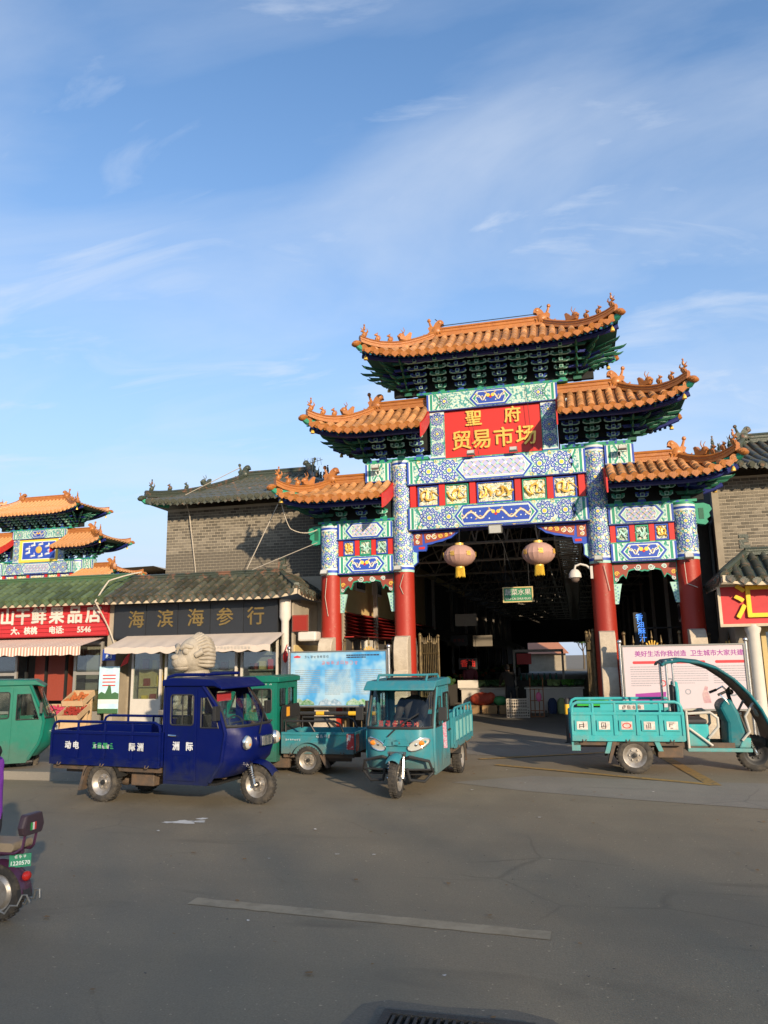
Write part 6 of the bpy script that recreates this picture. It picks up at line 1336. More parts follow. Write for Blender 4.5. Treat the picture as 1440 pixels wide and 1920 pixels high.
text('plate_number', '1220570', .045, Matrix.Translation((-.219,0,.435)) @ Matrix.Rotation(R(-90), 4, 'Z') @ FRONT, M_WHITE, pl_, .001, .001); glyphs('plate_prefix', 3, .03, Matrix.Translation((-.219,0,.487)) @ Matrix.Rotation(R(-90), 4, 'Z'), M_WHITE, pl_, 44)
k = MB(); k.ell((-.255,-.0,.365),(.035,.045,.04),10,8); k.build('tail_light', M_REDL, sc_)
k = MB(); k.plate([(-.29,.20),(-.22,.18),(-.20,.26),(-.26,.28)], .09, M=Matrix.Translation((0,-.045,0))); k.build('mud_flap', M_BLK, sc_, 0)
k = MB()
for s in (-1, 1): k.tube([(-.06,s*.10,.22),(-.10,s*.12,.12),(-.16,s*.12,.10),(-.2,s*.11,.16),(-.26,s*.10,.16),(-.29,s*.08,.24),(-.33,s*.08,.24),(-.35,s*.06,.18)], .008, 6)
k.build('wire_guard', M_GREY, sc_)
# ------------------------------------------------------------------ notice boards
def notice(name, label, x0, x1, y, z0, z1, face, head):
    t = thing(name, label, 'notice board', ((x0+x1)/2, y, 0)); w_ = (x1-x0)/2
    for s in (-1, 1):
        for dx in (.06, .16):
            if dx == .16 and w_ < 1.25: continue
            k = MB(); k.cyl((s*(w_+dx),0,0),(s*(w_+dx),0,z1+.07),.035,n=12); k.ell((s*(w_+dx),0,z1+.11),.055,12,8); k.build('post', M_STEEL, t)
    k = MB(); k.plate([(-w_-.03,z0-.04),(w_+.03,z0-.04),(w_+.03,z1+.03),(-w_-.03,z1+.03)], .07, [[(-w_,z0),(w_,z0),(w_,z1),(-w_,z1)]], M=Matrix.Translation((0,-.05,0))); k.build('frame', M_GREY, t, 0)
    k = MB(); k.bx(-w_,w_,-.03,.01,z0,z1); f = k.build('panel', face, t, 0)
    for s_, sz, dx, dz, m, bo in head: text('print', s_, sz, Matrix.Translation((dx, -.033, z1-dz)) @ FRONT, m, f, .001, bo)
    return t, f, w_
M_SKYP = ramp_mat('printed_sky', [(0.32, (.40,.50,.55)), (0.46, (.26,.44,.58)), (0.60, (.06,.28,.55)), (0.8, (.03,.2,.48))], 1.3, .35, bump=0, detail=3)
M_INK = mat('black_ink', (.03,.03,.05), .6); M_INKR = mat('red_ink', (.55,.04,.05), .6); M_INKP = mat('purple_ink', (.26,.03,.24), .6); M_INKG = mat('grey_ink', (.22,.24,.27), .6)
def para(f, x, z, w_, n, dz, m, rng, h=.014):
    """lines of small print, one mesh per paragraph"""
    k = MB()
    for i in range(n):
        xx = x; end = x+w_*(1 if i < n-1 else .6)
        while xx < end-.02:
            q = min(rng.uniform(.02,.09), end-xx); k.bx(xx,xx+q-.008,-.0325,-.0305,z-dz*i-h,z-dz*i); xx += q
    o = k.build('small_print', m, f, 0); o['kind'] = 'stuff'
rng = random.Random(11)
t, f, w_ = notice('notice_board', 'blue sky printed notice board on steel posts left of the opening', -5.13, -2.70, -1.05, .82, 2.09, M_SKYP, ())
glyphs('header_print', 8, .075, Matrix.Translation((-.55,-.033,1.98)), M_INK, f, 41); glyphs('title_print', 8, .11, Matrix.Translation((.05,-.033,1.83)), mat('pale_red_ink', (.50,.16,.17), .6), f, 42); para(f, .22, 2.02, .85, 2, .05, M_INK, rng, .03)
k = MB(); k.plate([(-1.12,1.96),(-.98,1.96),(-.95,1.99),(-1.05,2.02),(-1.15,1.99)], .0015, M=Matrix.Translation((0,-.0325,0))); k.build('red_emblem', M_INKR, f, 0)
for x in (-1.1, -.33, .45): para(f, x, 1.66, .66, 13, .047, M_INKG, rng)
for x, c in ((-.9,(.05,.16,.04)),(-.2,(.10,.2,.3)),(.5,(.08,.25,.06)),(.95,(.06,.3,.2))):
    k = MB(); k.plate([(x-.3,.83),(x+.3,.83),(x+.28,.9),(x+.12,.98),(x,.93),(x-.1,.99),(x-.27,.91)], .0015, M=Matrix.Translation((0,-.0325+.0002*x,0))); k.build('printed_landscape', mat('print_%d' % int(x*10), c, .5, nscale=14, col2=(.5,.55,.58)), f, 0)
t, f, w_ = notice('notice_board', 'white printed notice board with purple title on steel posts right of the opening', 2.74, 5.22, -1.05, .74, 2.08, mat('white_print', (.50,.43,.46), .4, nscale=2, noise=.06), (('美好生活你我创造  卫生城市大家共建', .135, .12, .17, M_INKP, .002),))
for i, x in enumerate((-.75, .15, .95)):
    k = MB(); k.plate(rrect(x-.3,x+.3,1.70,1.76,.028), .002, M=Matrix.Translation((0,-.0325,0))); k.build('red_heading', M_INKR, f, 0)
    para(f, x-.36, 1.64, .70, 8 if i else 9, .05, M_INKG, rng, .012)
k = MB(); k.plate([(-1.05,.88),(-.42,.92),(-.40,1.10),(-1.04,1.06)], .002, M=Matrix.Translation((0,-.0325,0))); k.build('purple_box', M_INKP, f, 0)
k = MB(); k.plate([(.35,.86),(.5,.86),(.48,1.0),(.44,1.12),(.46,1.2),(.4,1.22),(.37,1.14),(.33,1.05)], .002, M=Matrix.Translation((0,-.0325,0))); k.build('printed_figure', mat('print_figure', (.4,.2,.25), .5, nscale=12, col2=(.55,.45,.4)), f, 0)
for x, z, r_ in ((-.45,1.28,.07),(-.3,1.3,.09),(.95,1.12,.12),(.05,1.1,.06)):
    k = MB(); k.lathe([(r_*.7,0),(r_,0),(r_,.002),(r_*.7,.002)], 18, 0, Matrix.Translation((x,-.0325,z)) @ Matrix.Rotation(R(90), 4, 'X'), caps=False); k.build('printed_circle', M_INKR if x < -.4 else M_INKG, f, 0)
# ------------------------------------------------------------------ stone lion
M_LION = mat('weathered_lion_stone', (.34,.30,.24), .9, nscale=4, col2=(.20,.17,.13), bump=1.0, bscale=14)
ln = thing('stone_lion', 'carved pale stone guardian lion with curled mane on a plinth', 'statue', (-6.05,-4.0,0), R(-125))
k = MB(); k.bx(-.75,.75,-.45,.45,0,.25); k.bx(-.65,.65,-.38,.38,.25,.8); k.bx(-.72,.72,-.43,.43,.8,.95); k.build('plinth', M_LION, ln, 0, bevel=.02)
k = MB(); k.ell((-.25,0,1.22),(.40,.30,.32),16,10); k.ell((.08,0,1.48),(.32,.31,.45),16,10)
for s in (-1, 1): k.tube([(.25,s*.18,1.5),(.36,s*.2,1.2),(.36,s*.2,.97)], [.14,.11,.1], 10); k.ell((.45,s*.2,1.01),(.15,.11,.07),10,6); k.ell((-.35,s*.28,1.1),(.25,.12,.18),10,8)
k.build('body', M_LION, ln, 60)
k = MB(); k.ell((.14,0,2.05),(.36,.38,.40),18,12); k.ell((.44,0,1.93),(.20,.22,.17),14,10); k.ell((.58,0,2.02),(.09,.11,.07),10,8); k.ell((.42,0,1.80),(.17,.19,.07),12,6)
for s in (-1, 1): k.ell((.42,s*.17,2.14),(.08,.09,.08),10,8); k.tube([(.48,s*.08,2.20),(.44,s*.2,2.26),(.32,s*.28,2.22)], [.05,.06,.04], 8); k.tube([(.3,s*.34,2.05),(.2,s*.42,2.12),(.18,s*.38,2.2)], [.06,.07,.02], 8)
for i in range(23):
    a = R(-121+11*i); k.tube([(.22,.36*math.sin(a),2.05+.36*math.cos(a)),(.05,.42*math.sin(a),2.07+.44*math.cos(a)),(-.12,.36*math.sin(a),2.04+.38*math.cos(a)),(-.2,.2*math.sin(a),2.0+.25*math.cos(a))], [.03,.045,.05,.03], 8)
k.build('head', M_LION, ln, 60)
# ------------------------------------------------------------------ lanterns, signs, lights and wires on the gate
M_LANT = mat('faded_pink_lantern', (.40,.235,.19), .7, nscale=5, noise=.1)
for i, (x, z) in enumerate(((-.95, 4.40), (.99, 4.36))):
    t = thing('red_lantern', ('round faded red lantern with gold fringe hanging on the fruit-shop side' if i == 0 else 'round faded red lantern with gold fringe hanging on the camera-dome side'), 'lantern', (x,-.3,z), i*.5)
    k = MB(); n = 40; prof = [(.10,.27),(.19,.25),(.30,.19),(.38,.09),(.405,0),(.38,-.09),(.30,-.19),(.19,-.25),(.10,-.27)]
    vs = [((r*(1 if j % 2 else .965))*math.cos(2*math.pi*j/n), (r*(1 if j % 2 else .965))*math.sin(2*math.pi*j/n), z_) for r, z_ in prof for j in range(n)]
    k.add(vs, [(a*n+j, (a+1)*n+j, (a+1)*n+(j+1) % n, a*n+(j+1) % n) for a in range(8) for j in range(n)]); b_ = k.build('lantern_body', M_LANT, t, 25)
    for j in range(6): a = j*math.pi/3+.2; text('gold_character', '福', .13, Matrix.Translation((.405*math.cos(a), .405*math.sin(a), .02)) @ Matrix.Rotation(a+math.pi/2, 4, 'Z') @ FRONT, M_GOLD, b_, .002, .002)
    k = MB(); k.lathe([(.11,.26),(.11,.32)], 16, 0); k.build('cap', M_GOLD, t)
    k = MB(); k.lathe([(.11,-.30),(.11,-.26)], 16, 0); k.build('base_ring', M_GOLD, t)
    k = MB()
    for j in range(26): a = j*2*math.pi/26; k.tube([(.10*math.cos(a),.10*math.sin(a),-.30),(.115*math.cos(a),.115*math.sin(a),-.52-.01*(j % 3))], .011, 4)
    o = k.build('fringe', mat('yellow_fringe', (.60,.38,.03), .7), t, 0); o['kind'] = 'stuff'
    k = MB(); k.cyl((0,0,.32),(0,.1,5.12-z),.006,n=5); k.build('cord', M_WIRED, t)
gs = thing('hanging_sign', 'green hanging sign for vegetables and fruit inside the opening', 'sign', (.35,1.0,3.48))
k = MB(); k.bx(-.37,.37,-.015,.015,-.18,.18,0); pn = k.build('panel', mat('sign_green', (.02,.16,.07), .5), gs, 0)
k = MB(); k.plate([(-.39,-.2),(.39,-.2),(.39,.2),(-.39,.2)], .05, [[(-.36,-.17),(.36,-.17),(.36,.17),(-.36,.17)]], M=Matrix.Translation((0,-.025,0))); k.build('frame', M_SIDING, gs, 0)
text('lettering', '蔬菜水果', .17, Matrix.Translation((0,-.018,.05)) @ FRONT, M_WFRAME, pn, .002, .002); text('lettering', 'SHU CAI SHUI GUO', .075, Matrix.Translation((0,-.018,-.11)) @ FRONT, M_WFRAME, pn, .002, .001)
k = MB(); k.cyl((-.3,0,.2),(-.3,0,1.62),.006,n=5); k.cyl((.3,0,.2),(.3,0,1.62),.006,n=5); k.build('hanger', M_WIRED, gs)
def flood(x, y, z, where, sz=.2, tilt=-35, big=False):
    t = thing('floodlight', 'grey floodlight '+where, 'floodlight', (x,y,z), 0, None if big else 'small floodlights on the gate')
    Mx = Matrix.Rotation(R(tilt), 4, 'X'); k = MB(); k.bx(-sz/2,sz/2,-.07,0,-sz*.35,sz*.35,0,Mx); k.build('housing', M_GREY, t, 0, bevel=.012)
    k = MB(); k.bx(-sz*.42,sz*.42,-.074,-.07,-sz*.28,sz*.28,0,Mx); k.build('glass', mat('flood_glass', (.45,.46,.44), .15), t, 0)
    k = MB(); k.tube([(-sz*.5,0,0),(-sz*.5,.06,-.06),(sz*.5,.06,-.06),(sz*.5,0,0)], .01, 5); k.tube([(0,.06,-.06),(0,.16,-.06)], .012, 5); k.build('bracket', M_GREY, t)
for x, y, z, wh in ((-.55,-.42,6.98,'below the second character of the lower name board row'),(.52,-.42,6.98,'below the third character of the lower name board row'),(1.95,-.40,8.12,'under the main eave beside the name board'),(3.12,-.42,6.80,'on the tie beam above the corner shop side roof'),(-3.06,-.42,6.80,'on the tie beam above the seafood shop side roof'),(-4.48,-.42,4.10,'on the outer column beside the seafood shop'),(-2.52,-.42,4.12,'on the inner column beside the blue notice board'),(2.38,-.42,4.14,'on the inner column beside the dome camera'),(4.40,-.42,4.10,'on the outer column beside the corner shop')): flood(x, y, z, wh)
flood(-.02, -.42, 5.03, 'of large size under the dragon lintel', .34, 25, True)
cc = thing('dome_camera', 'white dome security camera on a curved arm by the right inner column', 'camera', (2.12,-.25,3.9))
k = MB(); k.tube([(.1,0,0),(-.02,0,.12),(-.16,-.02,.16),(-.28,-.02,.12),(-.30,-.02,.04)], .028, 10); k.bx(.06,.12,-.06,.06,-.2,.1); k.build('arm', M_WFRAME, cc)
k = MB(); k.lathe([(.03,.05),(.09,.02),(.14,-.06),(.15,-.16),(.11,-.18)], 18, 0, Matrix.Translation((-.30,-.02,0))); hd = k.build('housing', M_WFRAME, cc)
k = MB(); k.ell((-.30,-.02,-.18),(.105,.105,.10),14,8); k.build('dome', mat('smoked_dome', (.16,.12,.10), .15), hd)
def wire(pts, r=.012, m=M_WIRE, lab=None, cat='cable', sag=0):
    P_ = [Vector(p) for p in pts]; o = []
    for a, b in zip(P_, P_[1:]):
        for q in range(8): u = q/8; p = a.lerp(b, u); p.z -= sag*4*u*(1-u); o.append(p)
    o.append(P_[-1]); k = MB(); k.tube(o, r, 5); tag(k.build('cable', m), lab, cat)
wire([(-5.5,-.9,6.0),(-5.35,-.6,5.3),(-4.75,-.2,5.3)], .013, lab='pale cable looping from the low roof tip to the outer column', sag=.1)
wire([(-5.75,-.5,6.0),(-6.8,-.1,4.35)], .012, lab='pale cable slanting from the low roof to the shop ridge')
wire([(-4.75,-.2,4.95),(-7.0,.25,4.3)], .012, lab='pale cable slanting from the beam nose to the shop ridge')
wire([(-9.25,.85,6.62),(-9.35,1.3,6.3),(-9.15,1.46,4.4)], .014, lab='pale cable hanging down the brick wall from the eaves')
wire([(-5.15,1.44,6.2),(-5.1,1.42,4.4)], .012, lab='thin brown cable hanging down the brick wall beside the corner')
wire([(-7.5,.9,7.5),(-9.2,.75,6.75)], .012, lab='pale cable lying across the green tiled roof')
wire([(-10.2,.2,4.45),(-10.7,-.6,4.15),(-10.82,-1.0,3.55),(-10.66,-.6,2.9),(-10.45,-.5,2.3)], .02, lab='thick white cable running down between the two shops', sag=-.02)
wire([(-.1,-.3,5.12),(.1,.2,4.7),(.25,.8,4.0),(.35,1.0,3.68)], .008, M_WIRED, 'dark cable running down to the green hanging sign')
wire([(-.55,-.3,8.1),(-.35,-.32,6.95)], .006, M_WIRED, 'thin dark wire down the left of the red name board')
wire([(.9,-.3,8.7),(1.0,-.32,6.95)], .006, M_WIRED, 'thin dark wire down the right of the red name board')
wire([(-1.42,-.05,10.92),(-1.2,-.07,10.70),(1.2,-.07,10.70),(1.42,-.05,10.92)], .012, M_WIRED, 'dark cable lying along the top ridge', sag=.0)
wire([(-4.45,-.30,4.0),(-4.5,-.29,3.5),(-4.42,-.29,3.0)], .008, lab='pale wire hanging down the outer left column'); wire([(-2.4,-.3,4.0),(-2.5,-.29,3.7),(-2.42,-.29,3.5)], .008, lab='short pale wire on the inner left column'); wire([(2.5,-.3,4.0),(2.6,-.27,3.4)], .008, lab='pale wire on the inner right column'); wire([(4.3,-.3,4.0),(4.32,-.29,3.5),(4.55,-.27,3.4)], .008, lab='pale wire on the outer right column')
an = thing('tv_antenna', 'thin rooftop television aerial behind the low left roof', 'antenna', (-5.85,2.5,7.0))
k = MB(); k.cyl((0,0,-.2),(0,0,1.05),.012,n=6); k.tube([(-.3,0,.85),(.3,.1,1.0)], .008, 5)
for i in range(6): k.tube([(-.25+.1*i,-.14,.87+.025*i),(-.25+.1*i,.14,.87+.025*i)], .006, 4); k.tube([(-.3+.12*i,0,.8),(-.24+.1*i,0,1.05)], .005, 4)
k.build('mast_and_elements', M_WIRED, an)
# ------------------------------------------------------------------ bollards, barrier, iron gates
M_BYEL = mat('yellow_band', (.62,.36,.02), .5)
def bollard(x, y, lab):
    t = thing('bollard', lab, 'bollard', (x,y,0)); k = MB(); k.lathe([(.09,0),(.09,.02),(.055,.03),(.055,.95),(.03,.98)], 14); k.build('post', M_BLK, t); k = MB(); k.lathe([(.058,.62),(.058,.84)], 14, caps=False); k.build('yellow_band', M_BYEL, t)
bollard(1.46,-1.05,'black bollard with yellow band behind the turquoise tricycle'); bollard(1.62,-2.2,'black bollard with yellow band beside the turquoise tailgate')
br = thing('steel_barrier', 'black steel barrier with yellow bands below the blue notice board', 'barrier', (-4.0,-1.4,0))
for x in (-1.0,.9): k = MB(); k.cyl((x,0,0),(x,0,.95),.045,n=12); k.build('post', M_BLK, br)
k = MB(); k.tube([(-1.0,0,.66),(1.15,0,.66)], .045, 10); k.tube([(-1.0,0,.2),(1.15,0,.2)], .03, 8); k.build('rails', M_BLK, br)
for x in (-.25,.55,1.05): k = MB(); k.cyl((x-.1,0,.66),(x+.1,0,.66),.05,n=12); k.build('yellow_band', M_BYEL, br)
M_BRZ = mat('bronze_ironwork', (.06,.045,.028), .5, metal=.5, nscale=9, col2=(.22,.16,.07))
def leaf(loc, rz, ln_, h, lab, orn=True):
    t = thing('iron_gate_leaf', lab, 'gate', loc, rz); n = int(ln_/.19)
    for i in range(n+1):
        x = ln_*i/n; z = h-.12*abs(math.sin(math.pi*i/n*2)); k = MB(); k.cyl((x,0,.08),(x,0,z),.013,n=6); k.lathe([(.013,0),(.03,.03),(.018,.08),(.003,.2)], 8, 0, Matrix.Translation((x,0,z))); k.build('picket', M_BRZ, t)
    for z in (.15,.9,h-.35): k = MB(); k.bx(0,ln_,-.015,.015,z,z+.035); k.build('rail', M_BRZ, t, 0)
    for x in (0, ln_): k = MB(); k.cyl((x,0,0),(x,0,h+.1),.035,n=10); k.ell((x,0,h+.14),.05,10,6); k.build('gate_post', M_BRZ, t)
    if orn:
        k = MB()
        for i in range(9): a = R(10+20*i); k.tube([(ln_/2,0,h-.3),(ln_/2+.2*math.cos(a),0,h-.3+.28*math.sin(a))], [.012,.02], 5)
        for s in (-1, 1): k.tube([(ln_/2+s*(.25+.1*math.cos(q*.7)*(1-q/14)),0,h-.22+.1*math.sin(q*.7)*(1-q/14)) for q in range(12)], .012, 5); k.tube([(ln_/2+s*(.48+.07*math.cos(q*.7)*(1-q/14)),0,h-.28+.07*math.sin(q*.7)*(1-q/14)) for q in range(12)], .010, 5)
        k.build('fan_ornament', M_GOLD, t)
leaf((-2.15,.35,0), R(86), 1.9, 2.35, 'folded bronze iron gate leaf inside the left inner column', False); leaf((2.15,.35,0), R(94), 1.9, 2.35, 'folded bronze iron gate leaf inside the right inner column', False)
leaf((-4.1,.1,0), 0, 1.3, 2.25, 'bronze iron gate leaf with gold fan closing the left side bay'); leaf((2.85,.1,0), 0, 1.25, 2.25, 'bronze iron gate leaf with gold fan closing the right side bay'); leaf((4.75,.2,0), R(-10), .85, 2.2, 'narrow bronze iron gate leaf beside the corner shop pillar')
# ------------------------------------------------------------------ inside the hall
M_COUNTER = mat('white_counter', (.50,.46,.40), .7, nscale=3, noise=.15); M_VEG = [mat('leaf_green_veg', (.07,.20,.03), .6, var=.25), mat('pale_green_veg', (.20,.28,.10), .6, var=.2), mat('dark_green_veg', (.03,.08,.025), .6, var=.2)]
for x0, x1, lab in ((-2.2,-.35,'white vegetable counter lit by the sun at the mouth of the hall'),(.0,1.85,'white vegetable counter in shade beside the hand truck')):
    t = thing('market_counter', lab, 'counter', ((x0+x1)/2, 7.9, 0)); w_ = (x1-x0)/2
    k = MB(); k.bx(-w_,w_,-.4,.4,0,.78); k.build('base', M_COUNTER, t, 0); k = MB(); k.bx(-w_-.05,w_+.05,-.46,.46,.781,.83); k.build('top', M_COUNTER, t, 0)
rng = random.Random(21)
def veg(x, y, z, r, m, lab, n=9):
    k = MB()
    for i in range(n):
        a = rng.uniform(0, 6.28); q = rng.uniform(0, r); k.ell((q*math.cos(a), q*math.sin(a)*.7, .07+.10*(1-q/r)), (rng.uniform(.07,.11),rng.uniform(.07,.11),rng.uniform(.05,.09)), 8, 6)
        for j in range(5): b = a+j; k.plate([(-.03,0),(.03,0),(.045,.09),(0,.14),(-.04,.09)], .004, M=Matrix.Translation((q*math.cos(a)+.05*math.cos(b), q*math.sin(a)*.7+.05*math.sin(b), .12)) @ Matrix.Rotation(b, 4, 'Z') @ Matrix.Rotation(R(30), 4, 'X'))
    o = k.build('vegetable_heap', m, None, 50, M=Matrix.Translation((x,y,z))); tag(o, lab, 'vegetables', 'vegetables on the counters')
for i, (x, c, lab) in enumerate(((-1.95,0,'heap of bright leafy greens at the sunlit end of the counter'),(-1.55,1,'heap of pale cabbages on the sunlit counter'),(-1.15,2,'heap of dark green vegetables on the sunlit counter'),(-.7,1,'bagged greens beside the shopper'),(.35,2,'dark vegetables on the shaded counter behind the hand truck'),(.9,1,'pale cabbages piled on the shaded counter'),(1.35,0,'leafy greens on the shaded counter'),(1.7,2,'dark vegetables at the far end of the shaded counter'))): veg(x, 7.85, .84, .22, M_VEG[c], lab)
k = MB(); k.bx(-.35,.35,-.02,.02,-.13,.13); tag(k.build('white_carton', M_COUNTER, None, 0, M=Matrix.Translation((-1.95,7.4,.96))), 'white flat carton leaning on the sunlit counter end', 'carton')
k = MB(); k.ell((0,0,.2),(.42,.2,.22),16,10); k.ell((.28,0,.27),(.16,.15,.15),10,8); tag(k.build('red_net_sack', mat('red_net', (.42,.03,.02), .6, nscale=30, col2=(.45,.12,.05), bump=.6, bscale=50), None, M=Matrix.Translation((-1.45,7.15,.28))), 'bulging red net sack of onions before the counter', 'sack')
k = MB(); k.ell((0,0,.14),(.24,.16,.16),12,8); tag(k.build('green_net_sack', mat('green_net', (.06,.28,.10), .6, bump=.5), None, M=Matrix.Translation((-.85,7.15,.28))), 'green net sack beside the red sack', 'sack')
for i, (x, w_, c) in enumerate(((-1.8,.5,'stained'),(-1.2,.5,'plain'),(-.65,.45,'dark'))):
    k = MB(); k.bx(-w_/2,w_/2,-.18,.18,0,.28); tag(k.build('cardboard_box', mat('cardboard', (.34,.21,.10), .85), None, 0, bevel=.01, M=Matrix.Translation((x,7.15,0))), ('cardboard box under the left half of the red sack','cardboard box under the right half of the red sack','cardboard box under the green sack')[i], 'box')
def lattice_crate(x, y, z, lab):
    t = thing('plastic_crate', lab, 'crate', (x,y,z), R(4)); k = MB(); W, D, H_ = .35, .24, .28
    for zz_ in (0,.09,.18,.255):
        k.bx(-W,W,-D,-D+.015,zz_,zz_+.025); k.bx(-W,W,D-.015,D,zz_,zz_+.025); k.bx(-W,-W+.015,-D,D,zz_,zz_+.025); k.bx(W-.015,W,-D,D,zz_,zz_+.025)
    for i in range(11): a = -W+2*W*i/10; k.bx(a-.008,a+.008,-D-.002,-D+.013,0,H_); k.bx(a-.008,a+.008,D-.013,D+.002,0,H_)
    for i in range(7): a = -D+2*D*i/6; k.bx(-W-.002,-W+.013,a-.008,a+.008,0,H_); k.bx(W-.013,W+.002,a-.008,a+.008,0,H_)
    k.bx(-W,W,-D,D,.001,.01); k.build('basket', mat('white_plastic', (.52,.46,.38), .6), t, 0)
lattice_crate(-.16,5.7,0,'white lattice plastic crate at the bottom of the stack'); lattice_crate(-.16,5.7,.285,'white lattice plastic crate on top of the stack')
ht = thing('hand_truck', 'tall rusty orange hand truck leaning by the crates', 'hand truck', (.43,5.8,0)); M_RUST = mat('rusty_orange_steel', (.30,.12,.05), .7, nscale=12)
for x in (-.2,-.07,.07,.2): k = MB(); k.tube([(x,-.05,.03),(x,.15,1.2 if abs(x) > .1 else .85)], .018, 6); k.build('upright', M_RUST, ht)
for z in (.2,.5,.85): k = MB(); k.tube([(-.2,-.05+.17*z,z),(.2,-.05+.17*z,z)], .014, 6); k.build('crossbar', M_RUST, ht)
for s in (-1, 1): wheel(ht, .0, s*.01+.08, .10, .05) if False else None
for s in (-1, 1):
    k = MB(); k.lathe([(.03,-.02),(.1,-.025),(.1,.025),(.03,.02)], 16, 0, Matrix.Translation((s*.26,.08,.1)) @ Matrix.Rotation(R(90), 4, 'Y')); k.build('wheel', M_RUBBER, ht)
k = MB(); k.bx(-.2,.2,-.25,-.03,.02,.035); k.build('toe_plate', M_RUST, ht, 0); k = MB(); k.ell((.06,-.03,.62),(.09,.05,.15),10,8); k.build('pink_bag', mat('pink_bag', (.60,.12,.25), .5), ht)
for x, c, lab in ((.85,(.03,.05,.12),'dark blue sack standing before the shaded counter'),(1.15,(.30,.36,.16),'pale green sack standing before the shaded counter'),(1.45,(.20,.17,.30),'lilac sack standing before the shaded counter')):
    k = MB(); k.lathe([(.12,0),(.15,.1),(.15,.35),(.11,.45),(.06,.5)], 12); tag(k.build('sack', mat('sack_'+lab[:6], c, .8, nscale=10, bump=.4), None, M=Matrix.Translation((x,7.2,0))), lab, 'sack')
for i in range(7):
    for s, x in ((-1,-3.7),(1,3.9)):
        y = 12+6*i; t = thing('market_stall', ('dim produce stall on the sesame sign side of the hall, row %s' if s > 0 else 'dim produce stall under the canvas awnings, row %s') % ('one','two','three','four','five','six','seven')[i], 'stall', (x,y,0), 0, 'stalls along the hall')
        k = MB(); k.bx(-.5,.5,-1.6,1.6,0,.75); k.build('table', M_DWALL, t, 0)
        k = MB()
        for q in range(26): k.ell((rng.uniform(-.42,.42), rng.uniform(-1.5,1.5), .80+rng.uniform(0,.14)), rng.uniform(.07,.14), 6, 5, rng.choice((0,1,2,3)))
        o = k.build('produce', M_VEG + [mat('orange_fruit', (.55,.16,.05), .45)], t); o['kind'] = 'stuff'
sk = thing('stall_cabinet', 'glass fronted stall cabinet with red poster behind the shopper', 'cabinet', (.3,10.6,0)); k = MB()
for x in (-.9,.9): k.bx(x-.04,x+.04,-.04,.04,0,2.1)
k.bx(-.9,.9,-.04,.04,2.0,2.1); k.build('frame', M_TRUSS, sk, 0); k = MB(); k.bx(-.85,.85,.1,.5,0,.95); k.build('cupboard', M_DWALL, sk, 0); k = MB(); k.bx(-.8,-.25,-.05,-.045,1.55,1.95); k.build('red_poster', M_REDB, sk, 0)
for i in range(7): k = MB(); k.lathe([(.04,0),(.045,.15),(.02,.2),(.02,.25)], 8, 0, Matrix.Translation((-.7+.22*i,.3,.96))); k.build('bottle', mat('green_bottle', (.05,.16,.13), .2), sk)
ac = thing('air_conditioner', 'beige air conditioner unit on the wall inside the right side bay', 'air conditioner', (4.75,3.2,2.75))
k = MB(); k.bx(-.2,.24,-.4,.4,0,.5); k.build('casing', M_WFRAME, ac, 0, bevel=.02)
k = MB(); k.lathe([(.02,0),(.2,0),(.2,.015),(.02,.015)], 20, 0, Matrix.Translation((-.205,.05,.25)) @ Matrix.Rotation(R(-90), 4, 'Y')); k.build('fan_grille', M_BLK, ac)
M_NEON = mat('blue_neon', (.10,.32,.9), .5, emit=.8); M_NEONR = mat('red_neon', (.6,.03,.02), .5, emit=.25)
ns = thing('neon_sign', 'vertical blue lit sesame oil sign inside the right side bay', 'sign', (3.54,4.0,2.62))
for i, ch in enumerate('香油麻汁'): text('lit_character', ch, .21, Matrix.Translation((.02*i,0,.30-.20*i)) @ FRONT, M_NEON, ns, .006, .002)
k = MB(); k.bx(-.16,.2,.015,.04,-.45,.45); k.build('back_board', M_BLK, ns, 0)
k = MB(); k.bx(.2,1.45,.02,.04,-.02,.02); k.build('wall_bracket', M_BLK, ns, 0)
for (x, y, z, s_, lab) in ((-2.15,9.0,1.62,'香油','red lit sesame oil sign beside the stallholder'),(-2.75,11.0,2.5,'调料','dark sign with dull red characters above the left stalls')):
    t = thing('stall_sign', lab, 'sign', (x,y,z)); (text('lit_character', s_, .28, FRONT.copy(), M_NEONR, t, .005, .002) if s_ == '香油' else glyphs('faded_characters', 3, .15, Matrix.Translation((0,-.004,0)), mat('dull_red_print', (.25,.03,.025), .6), t, 45)); k = MB(); k.bx(-.34,.34,.01,.03,-.2,.2); k.build('back_board', M_BLK, t, 0)
    k = MB(); k.cyl((-.3,.02,.2),(-.3,.02,5.0-z),.006,n=4); k.cyl((.3,.02,.2),(.3,.02,5.0-z),.006,n=4); k.build('hanger', M_WIRED, t)
for x, z, y, lab in ((-1.8,3.1,6.4,'dusty grey sign panel hanging above the left counter'),(-1.65,2.45,9.6,'dusty grey sign panel hanging deeper in the hall')):
    t = thing('stall_sign', lab, 'sign', (x,y,z)); k = MB(); k.bx(-.36,.36,0,.03,-.2,.2); k.build('panel', mat('dusty_panel', (.16,.14,.11), .7), t, 0); k = MB(); k.cyl((-.3,.015,.2),(-.3,.015,5.1-z),.006,n=4); k.cyl((.3,.015,.2),(.3,.015,5.1-z),.006,n=4); k.build('hanger', M_WIRED, t)
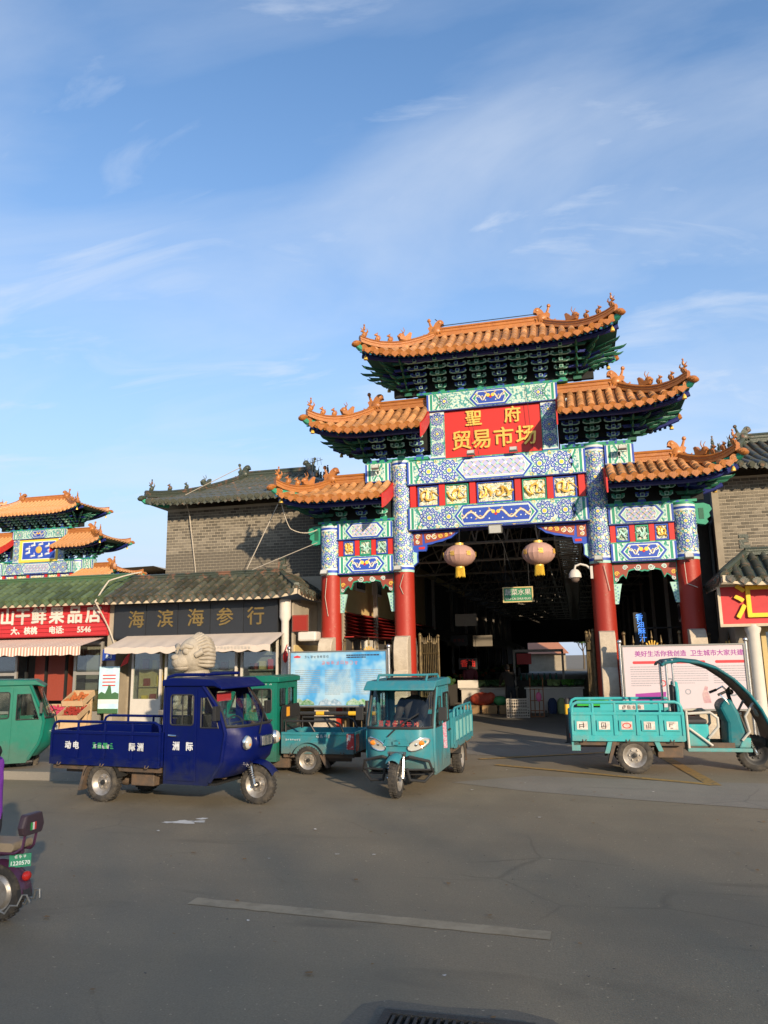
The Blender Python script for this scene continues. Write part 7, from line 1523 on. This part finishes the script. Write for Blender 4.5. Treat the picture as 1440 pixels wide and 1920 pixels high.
# ------------------------------------------------------------------ trees: bare street trees behind the viewpoint shade the road, green ones beyond the hall
M_BARK = mat('bark', (.09,.07,.05), .9, nscale=10, bump=.6); M_LEAF = mat('dry_leaves', (.09,.10,.03), .7, var=.3); M_LEAFG = mat('tree_leaves', (.05,.11,.03), .7, var=.3)
def tree(loc, h, seed, leaves, m, lab, group=None, spread=.55, lsz=.09):
    rg = random.Random(seed); t = thing('street_tree', lab, 'tree', loc, 0, group); tips = []
    k = MB(); k.tube([(0,0,0),(.05,.03,h*.2),(-.03,.05,h*.38)], [h*.022,h*.018,h*.015], 10); br_ = []
    def grow(p, d, ln_, r, lv):
        q = p+d*ln_*.5+Vector((rg.uniform(-1,1),rg.uniform(-1,1),rg.uniform(-.3,.6)))*ln_*.08; e = q+(d+Vector((rg.uniform(-.3,.3),rg.uniform(-.3,.3),.12))).normalized()*ln_*.5
        k.tube([p,q,e], [r,r*.8,r*.55], 6 if lv < 2 else 4)
        if lv >= 4: tips.append(e); return
        for i in range(3 if lv < 3 else 2):
            a = rg.uniform(0,6.28); nd = (d+Vector((math.cos(a),math.sin(a),rg.uniform(-.1,.5)))*spread).normalized(); grow(e if i else q, nd, ln_*rg.uniform(.62,.8), r*.55, lv+1); tips.append(e)
    for i in range(4): a = i*1.57+rg.uniform(0,.8); grow(Vector((-.03,.05,h*.36)), Vector((math.cos(a)*.6,math.sin(a)*.6,1)).normalized(), h*.26, h*.011, 0)
    k.build('trunk', M_BARK, t, 60)
    k = MB(); per = max(1, leaves//max(1, len(tips)))
    for e in tips:
        for q in range(per):
            c = e+Vector((rg.gauss(0,.35),rg.gauss(0,.35),rg.gauss(0,.3)))*h/8; a, b = rg.uniform(0,6.28), rg.uniform(-1,1); u = Vector((math.cos(a),math.sin(a),b)).normalized()*lsz*rg.uniform(.6,1.4); v = u.cross(Vector((rg.uniform(-1,1),rg.uniform(-1,1),1))).normalized()*lsz*.6
            k.add([c-u,c+v,c+u,c-v],[(0,1,2,3)])
    o = k.build('crown', m, t, 0); o['kind'] = 'stuff'
for i, (x, y, h, lv, lab) in enumerate(((24.5,-46.5,12.5,2600,'tall thinly leaved street tree straight across the road from the gate'),(29,-48.5,13,2200,'thinly leaved street tree right of the viewpoint'),(34,-47.5,12.7,2600,'broad street tree farther right along the road'),(27,-54.5,15,3000,'large street tree in the second row'),(19.5,-48,12.9,2200,'slim street tree left across the road'),(37,-55.5,15,2800,'tallest street tree in the second row'))): tree((x,y,0), h, 40+i, lv, M_LEAF, lab, 'street trees across the road', .5, .10)
for i, (x, y) in enumerate(((2.4,72),(5.5,70))): tree((x,y,0), 5.5+i, 70+i, 5000, M_LEAFG, ('green tree beyond the far end of the hall','fuller green tree right of the far house')[i], 'trees beyond the hall', .6, .16)

# scattered litter, dead leaves and grit on the road
rg = random.Random(99); k = MB(); ml = [mat('dead_leaf', (.16,.09,.035), .8), mat('paper_scrap', (.45,.43,.40), .8), mat('grit', (.07,.065,.06), .9)]
for i in range(420):
    x, y = rg.uniform(-7,6), rg.uniform(-15,-2.5); a = rg.uniform(0,6.28); q = rg.choice((0,0,0,2,2,2,2,1)); r_ = rg.uniform(.012,.03) if q != 2 else rg.uniform(.005,.014)
    pts = [(x+r_*rg.uniform(.6,1.3)*math.cos(a+j*1.257), y+r_*rg.uniform(.4,1.0)*math.sin(a+j*1.257), .013+rg.uniform(0,.006)) for j in range(5)]
    k.add(pts, [(0,1,2,3,4)], q)
o = k.build('road_litter', ml, None, 0); o['kind'] = 'stuff'; o['label'] = 'dead leaves and scraps scattered over the road'
